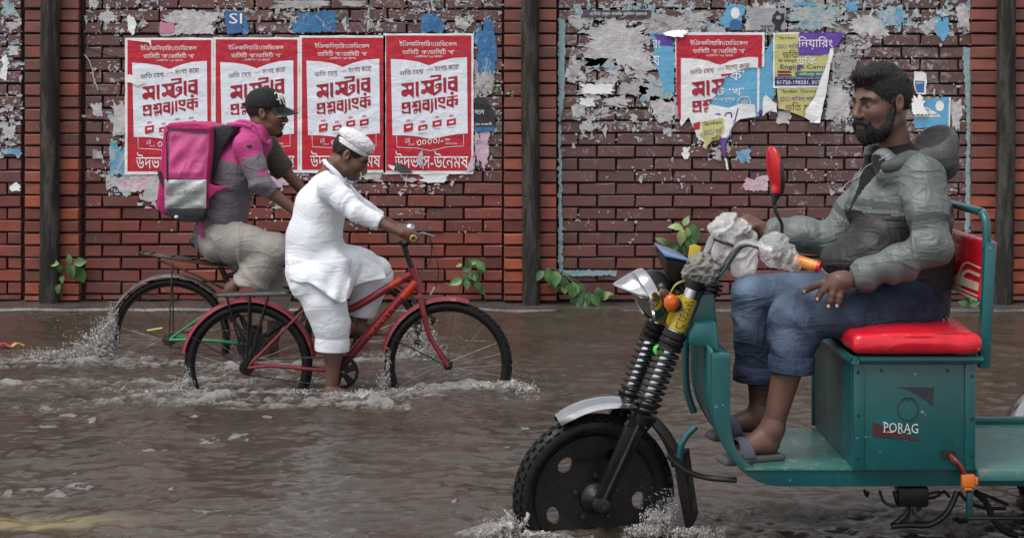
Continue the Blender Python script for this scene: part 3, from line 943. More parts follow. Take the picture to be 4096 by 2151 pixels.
PIERS = [(95, 318, 'left', 'orange-red brick pier with a streaked pipe and a leafy seedling at its foot'),
         (2013, 2229, 'mid', 'orange-red brick pier with a pipe, between the red posters and the worn wall'),
         (3884, 4150, 'right', 'brick pier with a dark pipe behind the driver\'s red backrest')]
PIPES = [(163, 240), (2086, 2159), (3982, 4056)]
PLAB = ['dark round pipe streaked grey on the pier beside the leafy seedling', 'mossy grey round pipe on the pier beside the drooping branch',
        'dark blotched round pipe on the pier behind the backrest']
for (a, b_, _, lab), (p0, p1), pl in zip(PIERS, PIPES, PLAB):
    x0, x1 = wx(a, PY), wx(b_, PY)
    t = thing('brick_pier', lab, 'pier', ((x0+x1)/2, PY+0.1, 0.03), 'brick piers along the wall')
    xm = wx((p0+p1)/2, PY)
    lay(t, x0, x1, PY, M['brick_pier'], PHX, ends=[x0, xm, x1])
    MB().box((x0+0.012, PY+0.030, -0.1), (x1-0.012, WY+0.235, 2.235)).build('mortar_core', M['mortar'], t, smooth=False)
    r = (p1-p0)/2*(PY-0.03)/FPX
    pts = []
    xc = wx((p0+p1)/2, PY-0.03)
    tilt = 0.012 if p0 < 1000 else (-0.006 if p0 < 3000 else -0.02)
    for k in range(40):
        zz = -0.2 + 2.5*k/39
        pts.append((xc + (1.1-zz)*tilt*0.5*(-1 if p0 < 3000 else 1) + 0.003*math.sin(zz*3+p0), PY-0.045, zz))
    pp = MB().tube(pts, [r*(1+0.03*math.sin(k*1.7)+0.02*rng.uniform(-1, 1)) for k in range(40)], 22)
    o = pp.build('pipe', M['pipe'])
    tag(o, pl, 'pipe', 'pipes on the brick piers')

# pale blue paint left along the edges of the worn bay
def torn_poly(pts, amp, step, seed, closed=True):
    """ragged copy of an outline given in photo pixels"""
    r = random.Random(seed); out = []
    m = len(pts)
    for i in range(m):
        a, b_ = pts[i], pts[(i+1) % m]
        L = math.hypot(b_[0]-a[0], b_[1]-a[1]); k = max(1, int(L/step))
        for j in range(k):
            t = j/k
            w = amp if (j or True) else 0
            out.append((a[0]+(b_[0]-a[0])*t + r.gauss(0, w), a[1]+(b_[1]-a[1])*t + r.gauss(0, w)))
    return out
# ---------------------------------------------------------------- flat shapes on the wall
def inpoly(poly):
    a = np.array(poly)
    def fn(x, y):
        b = np.roll(a, -1, 0)
        m = (a[:, 1] <= y) != (b[:, 1] <= y)
        xi = a[:, 0] + (y-a[:, 1])*(b[:, 0]-a[:, 0])/np.where(b[:, 1] == a[:, 1], 1e-9, b[:, 1]-a[:, 1])
        return bool((m & (xi > x)).sum() % 2)
    return fn
def fill(contours, nonzero=False, clip=None):
    """2-D contours -> triangles, kept inside the clip outline"""
    pts = []; edges = []
    for c in list(contours) + ([clip] if clip else []):
        b = len(pts); pts += [Vector((p[0], p[1])) for p in c]
        edges += [(b+i, b+(i+1) % len(c)) for i in range(len(c))]
    try: ov, _, of, _, _, _ = delaunay_2d_cdt(pts, edges, [], 0, 1e-5)
    except Exception: return [], []
    if not of: return [], []
    V = np.array([(p.x, p.y) for p in ov]); F = np.array([tuple(f) for f in of])
    c = V[F].mean(1)
    w = np.zeros(len(F))
    for ct in contours:
        a = np.array(ct, float); b = np.roll(a, -1, 0)
        y0, y1 = a[:, 1][None], b[:, 1][None]; x0, x1 = a[:, 0][None], b[:, 0][None]
        cy, cx_ = c[:, 1][:, None], c[:, 0][:, None]
        up = (y0 <= cy) & (y1 > cy); dn = (y0 > cy) & (y1 <= cy)
        xi = x0 + (cy-y0)*(x1-x0)/np.where(y1 == y0, 1e-9, y1-y0)
        hit = xi > cx_
        w += (up & hit).sum(1) - (dn & hit).sum(1) if nonzero else ((up | dn) & hit).sum(1)
    keep = (w != 0) if nonzero else (w.astype(int) % 2 == 1)
    if clip:
        ip = inpoly(clip); keep = keep & np.array([ip(a, b) for a, b in c])
    return V, F[keep]

_tc = {}
def text2d(s, bold=0.0):
    """outline text with any script the built-in fonts cover -> 2-D triangles, unit height box"""
    key = (s, bold)
    if key in _tc: return _tc[key]
    c = bpy.data.curves.new('txt', 'FONT'); c.body = s; c.fill_mode = 'NONE'; c.resolution_u = 2; c.offset = bold
    o = bpy.data.objects.new('txt', c); COL.objects.link(o)
    dg = bpy.context.evaluated_depsgraph_get()
    me = bpy.data.meshes.new_from_object(o.evaluated_get(dg))
    nxt = {}
    for e in me.edges: nxt.setdefault(e.vertices[0], []).append(e.vertices[1])
    co = [v.co.copy() for v in me.vertices]
    # contours: connected components of edges, walked round
    adj = {}
    for e in me.edges:
        a, b = e.vertices; adj.setdefault(a, []).append(b); adj.setdefault(b, []).append(a)
    seen = set(); cts = []
    for st in range(len(co)):
        if st in seen or st not in adj: continue
        loop = [st]; seen.add(st); cur = st
        f0 = nxt.get(st)
        cur = f0[0] if f0 else adj[st][0]
        while cur not in seen:
            seen.add(cur); loop.append(cur)
            nb = [q for q in adj[cur] if q not in seen]
            if not nb: break
            cur = nb[0]
        if len(loop) > 2: cts.append([(co[i].x, co[i].y) for i in loop])
    bpy.data.objects.remove(o); bpy.data.curves.remove(c); bpy.data.meshes.remove(me)
    V, F = fill(cts, True)
    V = np.array(V)
    if len(V):
        u = np.unique(F); lo, hi = V[u].min(0), V[u].max(0)
        V = (V-lo)/(hi-lo)
    _tc[key] = (V, F)
    return V, F

LAY = 0.0016
def on_wall(V2, F, layer, curl=None):
    """photo-pixel 2-D mesh -> mesh lying on the wall; layer lifts it off"""
    Y = WY - 0.009 - layer*LAY
    out = []
    for px, py in V2:
        lift = curl(px, py) if curl else 0.0
        p = P(px, py, Y); p.y -= lift
        out.append(p)
    # face the camera
    fs = []
    for a, b, c in F:
        n = (out[b]-out[a]).cross(out[c]-out[a])
        fs.append((a, b, c) if n.y < 0 else (a, c, b))
    return out, fs

def flat(name, contours, mt, layer, parent=None, nonzero=False, curl=None):
    V, F = fill(contours, nonzero)
    v, f = on_wall(V, F, layer, curl)
    return obj(name, new_mesh(name, v, f), mt, parent)

def circ(cx, cy, rx, ry=None, n=14):
    ry = ry or rx
    return [(cx+rx*math.cos(2*math.pi*i/n), cy+ry*math.sin(2*math.pi*i/n)) for i in range(n)]

def words(name, s, box, mt, layer, parent, tilt=0.0, bold=0.0, clip=None):
    """lettering fitted into a photo-pixel box; tilt = rise over run"""
    V, F = text2d(s, bold)
    if not len(V): return None
    x0, y0, x1, y1 = box
    W = np.stack([x0+V[:, 0]*(x1-x0), y1-V[:, 1]*(y1-y0)-tilt*(V[:, 0]*(x1-x0))], 1)
    if clip is not None:
        c = W[F].mean(1); F = F[np.array([clip(a, b) for a, b in c])]
        if not len(F): return None
    v, f = on_wall(W, F, layer)
    return obj(name, new_mesh(name, v, f), mt, parent)

def strip(pts, w):
    """polyline -> thin outline polygon"""
    L = []; Rr = []
    for i, p in enumerate(pts):
        a = pts[max(i-1, 0)]; b = pts[min(i+1, len(pts)-1)]
        d = math.hypot(b[0]-a[0], b[1]-a[1]) or 1
        nx_, ny_ = -(b[1]-a[1])/d*w/2, (b[0]-a[0])/d*w/2
        L.append((p[0]+nx_, p[1]+ny_)); Rr.append((p[0]-nx_, p[1]-ny_))
    return L + Rr[::-1]

HEAD = [  # the poster headline, letter by letter: outline, then its round counters
 ([(110,345),(490,295),(493,780),(395,690),(318,655),(285,715),(200,740),(120,690),(108,600),(150,545),(215,520),(280,520),(240,450),(170,415),(115,405)], [(373,457,60)]),
 ([(540,285),(635,270),(640,755),(552,705)], []),
 ([(695,265),(1097,215),(1097,692),(1000,660),(880,590),(820,650),(745,655),(695,600),(720,530),(745,490),(770,520),(830,500),(840,430),(790,350),(700,325)], [(938,375,57)]),
 ([(985,95),(1315,62),(1315,235),(1090,272),(1090,212),(1220,180),(1240,150),(1200,130),(990,160)], []),
 ([(1120,420),(1160,345),(1225,320),(1330,318),(1330,545),(1105,705),(1090,690),(1095,610),(1180,570),(1250,490),(1170,490)], [(1203,415,33)]),
 ([(1370,162),(1465,150),(1470,640),(1382,590)], []),
 ([(1520,150),(1800,105),(1812,595),(1690,560),(1520,500),(1512,270),(1690,240),(1710,205),(1690,185),(1520,205)], [(1652,388,60)]),
 (circ(1640,628,52), []),
 ([(120,915),(390,885),(398,1265),(320,1230),(160,1245),(128,1215),(130,1145),(195,1155),(200,1190),(330,1185),(330,1045),(215,1110),(128,1110)], [(245,992,42)]),
 ([(440,885),(490,870),(515,900),(540,860),(700,840),(712,1220),(655,1200),(640,1150),(600,1155),(600,1200),(560,1240),(510,1248),(480,1210),(478,1110),(560,1090),(640,1085),(640,915),(600,900),(550,945),(600,970),(615,1020),(570,1055),(500,1055),(450,1060),(430,1010),(490,940),(440,925)], [(543,1190,28)]),
 ([(750,840),(960,800),(965,1165),(750,1105),(748,915),(880,900),(895,880),(870,868),(750,882)], [(852,1015,45)]),
 ([(1005,795),(1060,785),(1055,880),(1075,940),(1075,1150),(1040,1205),(985,1225),(965,1210),(1005,1170)], []),
 ([(1110,775),(1178,768),(1188,1130),(1120,1100)], []),
 ([(1210,760),(1435,735),(1435,895),(1380,948),(1290,930),(1220,880)], [(1327,835,40)]),
 ([(1220,965),(1440,1020),(1440,1070),(1405,1108),(1380,1075),(1225,1015)], []),
 ([(1470,735),(1812,685),(1812,725),(1690,745),(1690,1070),(1470,990),(1475,815),(1610,800),(1625,775),(1600,765),(1475,775)], [(1577,912,45)]),
 ([(1690,800),(1815,775),(1815,960),(1780,985),(1725,975),(1712,925),(1755,880),(1735,850),(1690,850)], []),
]
PW, PH = 361.0, 562.0
def poster(root, X0, Y0, X1, Y1, outline=None, clip=None, detail=True, L0=4, bottom=True, curl=None):
    """the red admission poster; art given in the pixels of one poster and fitted to the frame"""
    sx, sy = (X1-X0)/PW, (Y1-Y0)/PH
    T = lambda x, y: (X0+x*sx, Y0+y*sy)
    Z = lambda x, y: T(x/2.46-33, y/2.46+16)           # crop A of the photograph
    H = lambda x, y: T(x/7.515+57, y/7.515+156)        # crop B, the headline
    def shape(name, cts, mt, layer, nz=False):
        V, F = fill(cts, nz, outline)
        if not len(F): return
        v, f = on_wall(V, F, layer, curl); return obj(name, new_mesh(name, v, f), mt, root)
    ol = outline or torn_poly([T(0, 0), T(PW, 0), T(PW, PH), T(0, PH)], 0.8, 40, int(X0))
    shape('paper_sheet', [ol], M['paper_white'], L0)
    red = [T(11, 9), T(352, 9), T(352, 549), T(11, 549)]
    page = [Z(*p) for p in [(155,213),(300,222),(420,240),(530,278),(640,235),(760,205),(905,195),(912,945),(800,953),(680,975),(545,1000),(420,975),(300,965),(172,963)]]
    if outline is None:
        shape('red_field', [red], M['print_red'], L0+1)
        shape('white_panel', [page], M['paper_page'], L0+2)
    hw = [(o_, hs_) for o_, hs_ in HEAD]
    acc_v = []; acc_f = []; off = 0
    for o_, hs_ in hw:
        V, F = fill([[H(*p) for p in o_]] + [[H(*p) for p in circ(a, b, r_)] for a, b, r_ in hs_], False, outline)
        if not len(F): continue
        v, f = on_wall(V, F, L0+3, curl)
        acc_v += v; acc_f += [tuple(i+off for i in t) for t in f]; off += len(v)
    obj('headline', new_mesh('headline', acc_v, acc_f), M['print_dark_red'], root)
    def w(s, b, mt, tilt=0.0, bold=0.0, name='lettering'):
        p0 = Z(b[0], b[1]); p1 = Z(b[2], b[3])
        words(name, s, (p0[0], p0[1], p1[0], p1[1]), mt, L0+3, root, tilt, bold, clip)
    w('ইিঞজিনয়ািরং/েমিডেকল', (240, 33, 805, 97), M['print_white'], bold=0.012)
    w('ভািসিট ‘ক’/ভািসিট ‘খ’', (268, 113, 780, 168), M['print_white'], bold=0.012)
    w('এডিমশন ’২৫ ব্যােচ', (395, 174, 665, 206), M['print_white'], bold=0.01)
    w('ভিত েহয়', (240, 318, 475, 388), M['print_maroon'], 0.10, 0.014)
    w('এখনই', (495, 306, 570, 334), M['print_grey'], 0.08)
    w('সংগহ কেরা', (585, 285, 825, 340), M['print_maroon'], 0.10, 0.008)
    if not bottom: return
    bk = []
    for (a, b, dy) in ((283, 858, 75), (425, 870, 50), (565, 825, 62), (705, 812, 62)):
        bk.append(([(a, b), (a+90, b-18), (a+90, b+dy-18), (a, b+dy)], (a, b)))
    for q, (a, b) in bk:
        shape('book_picture', [[Z(*p) for p in q]], M['print_red'], L0+3)
        shape('book_title', [[Z(a+25, b+18), Z(a+70, b+9), Z(a+70, b+28), Z(a+25, b+36)]], M['print_white'], L0+4)
        shape('caption', [[Z(a+22, b-48), Z(a+66, b-54), Z(a+66, b-36), Z(a+22, b-30)]], M['print_pink'], L0+3)
        shape('caption', [[Z(a+5, b+dy+12), Z(a+80, b+dy+2), Z(a+80, b+dy+8), Z(a+5, b+dy+18)]], M['print_grey'], L0+3)
    shape('price_frame', [[Z(*p) for p in strip([(213,965),(217,1080),(420,1090),(545,1115),(700,1080),(872,1068),(872,955)], 5)]], M['print_white'], L0+3, True)
    w('৩০০০/-', (408, 998, 670, 1072), M['print_white'], 0.10, 0.02)
    w('১ম', (298, 995, 345, 1040), M['print_white'], 0, 0.015)
    w('চার সেট', (330, 1042, 385, 1062), M['print_white'])
    w('ছাড়', (690, 995, 740, 1022), M['print_white'])
    w('ভিত চলেছ', (690, 1032, 805, 1055), M['print_white'], 0, 0.01)
    w('উদভাস-উেনমষ', (195, 1118, 918, 1285), M['print_white'], 0, 0.010, 'brand_lettering')

PG = 'red admission posters pasted in a row'
for (x0, y0, x1, y1, lab) in (
        (499, 152, 853, 698, 'red poster with a crinkled corner, partly hidden by the pink delivery bag'),
        (852, 150, 1198, 692, 'red poster behind the head of the rider in the black cap'),
        (1197, 143, 1542, 692, 'red poster directly behind the boy in the white cap'),
        (1533, 134, 1894, 696, 'red poster fully in view with its lower edge torn, beside the blue scraps')):
    c = P((x0+x1)/2, y1, WY-0.01)
    t = thing('poster', lab, 'poster', c, PG)
    poster(t, x0, y0, x1, y1)
    if x0 == 1533:      # tears in its foot
        z = ZM(1520, 560, 6.78)
        flat('torn_hole', [[z(*p) for p in [(1150,270),(1165,360),(1160,600),(1195,690),(1175,820),(1130,720),(1010,670),(1000,560),(1040,390)]]], M['scrap_white'], 10, t)
        flat('torn_hole', [torn_poly([z(*p) for p in [(350,600),(560,640),(660,690),(800,790),(900,900),(560,900),(440,840),(380,760)]], 1.2, 9, 3)], M['scrap_dark'], 10, t)
        flat('folded_corner', [[z(*p) for p in [(215,700),(240,670),(400,710),(380,840),(300,780)]]], M['paper_white'], 11, t, curl=lambda a, b: 0.006)
        flat('torn_hole', [torn_poly([z(*p) for p in [(2380,700),(2470,470),(2540,380),(2570,380),(2560,800),(2330,880)]], 1.2, 9, 4)], M['scrap_pink'], 10, t)
    if x0 == 499:
        z = ZM(0, 0, 1.933)
        flat('crinkled_corner', [[z(*p) for p in [(968,590),(1005,575),(1060,610),(1140,635),(1060,665),(1010,640),(968,640)]]], M['paper_white'], 10, t, curl=lambda a, b: 0.004)
        flat('faded_crease', [[z(*p) for p in [(1000,312),(1165,300),(1172,375),(1150,330)]]], M['paper_white'], 10, t)

# the torn red poster and the layers under it
zr = ZM(2600, 0, 1.78)
def zz(pts): return [zr(*p) for p in pts]
t = thing('torn_poster', 'blue and violet poster strip left of the torn red poster', 'poster', P(2640, 350, WY-0.01))
flat('blue_field', [torn_poly(zz([(0,240),(165,235),(172,660),(95,640),(60,520),(20,430),(30,330)]), 1.5, 8, 11)], M['print_sky'], 1, t)
flat('violet_field', [torn_poly(zz([(30,245),(160,240),(160,330),(70,320)]), 2, 10, 12)], M['print_purple'], 2, t)
words('lettering', 'রং', (*zr(20, 290), *zr(76, 350)), M['print_white'], 3, t, 0, 0.01)
words('lettering', 'য', (*zr(25, 400), *zr(68, 470)), M['print_white'], 3, t, 0, 0.01)

t = thing('torn_poster', 'sky blue poster showing through where the red poster is ripped away', 'poster', P(2950, 480, WY-0.01))
flat('blue_field', [torn_poly(zz([(320,470),(775,470),(890,240),(890,640),(880,700),(770,830),(640,850),(600,880),(560,960),(520,985),(300,850)]), 1.0, 12, 13)], M['print_sky'], 1, t)
flat('white_cloud', [zz([(300,800),(430,745),(560,770),(640,740),(745,745),(755,830),(640,850),(600,880),(555,985),(545,985),(330,980)])], M['paper_white'], 2, t)
flat('white_cloud', [torn_poly(zz([(805,690),(830,680),(900,740),(905,800),(850,790),(800,830)]), 1, 8, 14)], M['paper_white'], 2, t)
flat('white_border', [zz([(765,480),(780,480),(778,800),(762,800)])], M['paper_white'], 2, t)
words('lettering', 'ক’', (*zr(565, 500), *zr(672, 575)), M['print_white'], 3, t, 0, 0.012)
words('lettering', 'ট ‘খ’', (*zr(470, 610), *zr(668, 680)), M['print_white'], 3, t, 0, 0.012)
words('lettering', 'শন ২৫ ব্যােচ', (*zr(440, 695), *zr(605, 728)), M['print_white'], 3, t)
flat('round_seal', [[zr(*p) for p in circ(670, 731, 48, 46, 24)], [zr(*p) for p in circ(670, 731, 43, 41, 24)]], M['print_white'], 3, t)
words('lettering', 'ভিত', (*zr(645, 705), *zr(698, 755)), M['print_white'], 3, t)
words('lettering', '০০/', (*zr(450, 790), *zr(632, 890)), M['print_purple'], 3, t, 0.12, 0.02)
flat('violet_foot', [zz([(775,785),(800,780),(800,812),(775,815)])], M['print_purple'], 2, t)

t = thing('torn_poster', 'red poster ripped diagonally so only its upper left half remains', 'poster', P(2750, 480, WY-0.01))
zt = ZM(2680, 120, 4.51)
edge_pts = [(1640,680),(1420,685),(1290,720),(1200,745),(1090,800),(1040,840),(985,870),(960,950),(930,1000),(880,1060),(850,1100),(800,1150),(830,1170),(800,1210),(740,1270),(700,1353)]
edge = [zt(*p) for p in edge_pts]
rg = random.Random(5)
out = [zr(175, 232), zr(815, 232), zr(815, 475)] + edge + zz([(400,800),(370,830),(275,835),(232,890),(222,900),(200,820),(190,700)])
out = torn_poly(out, 0.7, 7, 21)
poster(t, *zr(170, 232), *zr(815, 1225), outline=out, clip=inpoly(out), L0=4, bottom=False)
def clipped(name, poly, clip, mt, layer, parent):
    V, F = fill([poly], False, clip)
    v, f = on_wall(V, F, layer)
    return obj(name, new_mesh(name, v, f), mt, parent)
S4 = lambda x, y: zt(x, y)
clipped('red_field', [S4(115,95), S4(1668,92), S4(1655,675), S4(1590,680), S4(1590,490), S4(1400,485), S4(1250,510), S4(1090,550), S4(980,605), S4(900,625), S4(830,610), S4(700,560), S4(560,530), S4(400,512), S4(195,505), S4(195,1600), S4(115,1800)], out, M['print_red'], 5, t)

t = thing('flyer', 'yellow flyer tail with Spoken and SSC lettering, hanging below the torn red poster', 'flyer', P(2830, 560, WY-0.01), 'yellow coaching flyers')
flat('paper_sheet', [torn_poly(zz([(275,835),(345,800),(520,830),(600,845),(560,960),(545,985),(440,1000),(400,1055),(375,1050),(385,1010),(345,1000),(330,960)]), 1.2, 8, 31)], M['paper_white'], 8, t)
flat('yellow_field', [torn_poly(zz([(360,870),(520,840),(530,910),(505,985),(430,1010),(395,1050),(375,1045),(395,1005),(350,960),(375,940)]), 1.2, 8, 32)], M['print_yellow'], 9, t)
flat('red_stamp', [zz([(307,880),(357,865),(355,920),(312,928)])], M['print_red'], 9, t)
words('lettering', '“Spoken,', (*zr(370, 868), *zr(515, 903)), M['print_black'], 10, t, 0.10, 0.015)
words('lettering', 'SSC/ দাি', (*zr(385, 920), *zr(525, 962)), M['print_purple'], 10, t, 0.10)
words('lettering', 'ভিত', (*zr(440, 965), *zr(512, 1010)), M['print_maroon'], 10, t, 0.10)
flat('violet_tail', [torn_poly(zz([(498,985),(550,985),(535,1060),(540,1130),(560,1205),(548,1212),(530,1150),(515,1080)]), 1.0, 8, 33)], M['print_purple'], 9, t)
flat('torn_edge', [torn_poly(zz([(530,1130),(545,1130),(560,1205),(548,1212)]), 0.8, 8, 34)], M['paper_white'], 10, t)

t = thing('flyer', 'yellow flyer with a navy phone number strip below English lettering', 'flyer', P(3180, 345, WY-0.01), 'yellow coaching flyers')
zf = ZM(3060, 120, 3.383)
W4 = lambda s, b, mt, ly=10, tilt=0, bold=0.01: words('lettering', s, (*zf(b[0], b[1]), *zf(b[2], b[3])), mt, ly, t, tilt, bold)
flat('paper_sheet', [torn_poly([zf(*p) for p in [(110,40),(470,35),(880,330),(830,640),(720,780),(110,790)]], 0.7, 14, 41)], M['paper_white'], 8, t)
flat('yellow_field', [[zf(*p) for p in [(130,55),(455,55),(460,340),(870,345),(820,560),(760,635),(132,635)]]], M['print_yellow'], 9, t)
flat('navy_strip', [[zf(*p) for p in [(132,637),(780,637),(722,752),(132,755)]]], M['print_navy'], 9.4, t)
flat('green_pill', [[zf(*p) for p in [(400,600),(425,565),(790,562),(775,632),(425,635)]]], M['print_green'], 9.4, t)
flat('maroon_bar', [[zf(*p) for p in [(165,555),(340,555),(365,585),(180,588)]]], M['print_maroon'], 9.4, t)
flat('maroon_bar', [[zf(*p) for p in [(165,598),(345,598),(370,628),(175,630)]]], M['print_maroon'], 9.4, t)
W4('“Spoken,', (165, 85, 430, 135), M['print_black']); W4('SSC/ দািখ', (170, 180, 445, 252), M['print_purple'], bold=0.0)
W4('ভিত', (235, 270, 445, 380), M['print_maroon']); W4('িফ সিফকুল', (180, 395, 430, 450), M['print_black'], bold=0)
W4('English Camp', (208, 470, 845, 545), M['print_navy'], bold=0.02)
W4('আিজমপুর, ঢাকা', (460, 575, 780, 625), M['print_white']); W4('01720-198281, 017', (160, 685, 745, 745), M['print_white'])
W4('ফোন, ১ম তলা আিজমপুর সুপার, ঢাকা', (160, 645, 750, 668), M['print_white'], bold=0)

t = thing('torn_poster', 'torn violet poster corner with large white lettering beside the yellow flyer', 'poster', P(3280, 235, WY-0.01))
flat('violet_field', [torn_poly([zf(*p) for p in [(458,40),(1080,38),(1040,120),(960,235),(880,245),(840,330),(760,345),(640,345),(450,345)]], 1.0, 10, 43)], M['print_purple'], 11, t)
words('lettering', 'িনয়ািরং', (*zf(448, 90), *zf(920, 265)), M['print_white'], 12, t, 0, 0.012)
words('lettering', 'ডিক', (*zf(430, 350), *zf(690, 470)), M['print_white'], 12, t, 0, 0.014)
flat('violet_tip', [[zf(*p) for p in [(440,470),(520,475),(470,545),(430,550)]]], M['print_purple'], 11, t)

t = thing('flyer', 'yellow flyer with Spoken, Gramm lettering under the phone number strip', 'flyer', P(3180, 480, WY-0.01), 'yellow coaching flyers')
flat('paper_sheet', [torn_poly([zf(*p) for p in [(165,775),(720,775),(640,960),(540,1080),(540,1190),(440,1140),(360,1115),(180,1060)]], 1.0, 12, 45)], M['print_yellow'], 7, t)
words('lettering', '“Spoken, Gramm', (*zf(205, 805), *zf(690, 865)), M['print_black'], 8, t, 0, 0.012)
words('lettering', 'SSC/ দািখল পর', (*zf(205, 890), *zf(650, 965)), M['print_purple'], 8, t)
words('lettering', 'ভিত ম', (*zf(275, 980), *zf(600, 1095)), M['print_maroon'], 8, t, 0, 0.01)

t = thing('torn_strip', 'long white paper strip peeling off beside the yellow flyers', 'paper', P(3270, 490, WY-0.03))
flat('paper_sheet', [torn_poly([zf(*p) for p in [(880,250),(925,245),(920,330),(880,460),(860,620),(830,820),(790,1000),(745,1180),(738,1265),(610,1250),(600,1220),(530,1190),(545,1070),(640,960),(700,810),(780,600),(840,420)]], 1.0, 12, 47)], M['paper_white'], 13, t, curl=lambda a, b: 0.012+0.02*max(0, (b-300)/260)*abs(math.sin(a*0.06)))

# scraps of older posters, each a torn sheet: photo box, paper, ragged shape, label
def scrap(x0, y0, x1, y1, mt, lab, layer=0, seed=None, seg=9, amp=None, lift=0.0):
    seed = seed if seed is not None else int(x0*7+y0*13)
    r = random.Random(seed)
    cx_, cy_ = (x0+x1)/2, (y0+y1)/2; a, b = (x1-x0)/2, (y1-y0)/2
    n = int(max(26, (a+b)*0.55))
    th = np.arange(n)*2*np.pi/n
    c, s_ = np.cos(th), np.sin(th)
    q = np.stack([c*1.6, s_*1.6, np.full(n, seed*0.37 % 50)], 1)
    big_ = vnoise(q, seed % 91); med = vnoise(q*2.7, seed % 83); fine = vnoise(q*9.0, seed % 77)
    sq = 1/np.maximum(np.abs(c), np.abs(s_))**0.75
    rr = sq*np.clip(0.86+0.30*big_-0.22*np.abs(med)+0.16*fine, 0.25, 1.08)
    for k_ in range(r.randint(1, 3)):      # bites torn out of the edge
        t0 = r.uniform(0, 2*math.pi); w_ = r.uniform(0.12, 0.3)
        rr = rr*(1-r.uniform(0.2, 0.5)*np.exp(-((np.angle(np.exp(1j*(th-t0))))/w_)**2))
    pl = [(cx_+a*c[i]*rr[i]+r.gauss(0, 0.8), cy_+b*s_[i]*rr[i]+r.gauss(0, 0.8)) for i in range(n)]
    o = flat('torn_paper', [pl], M[mt], layer, curl=(lambda p, q: lift*max(0, (q-y0)/(y1-y0))) if lift else None)
    return tag(o, lab, 'paper', 'torn paper scraps on the wall')
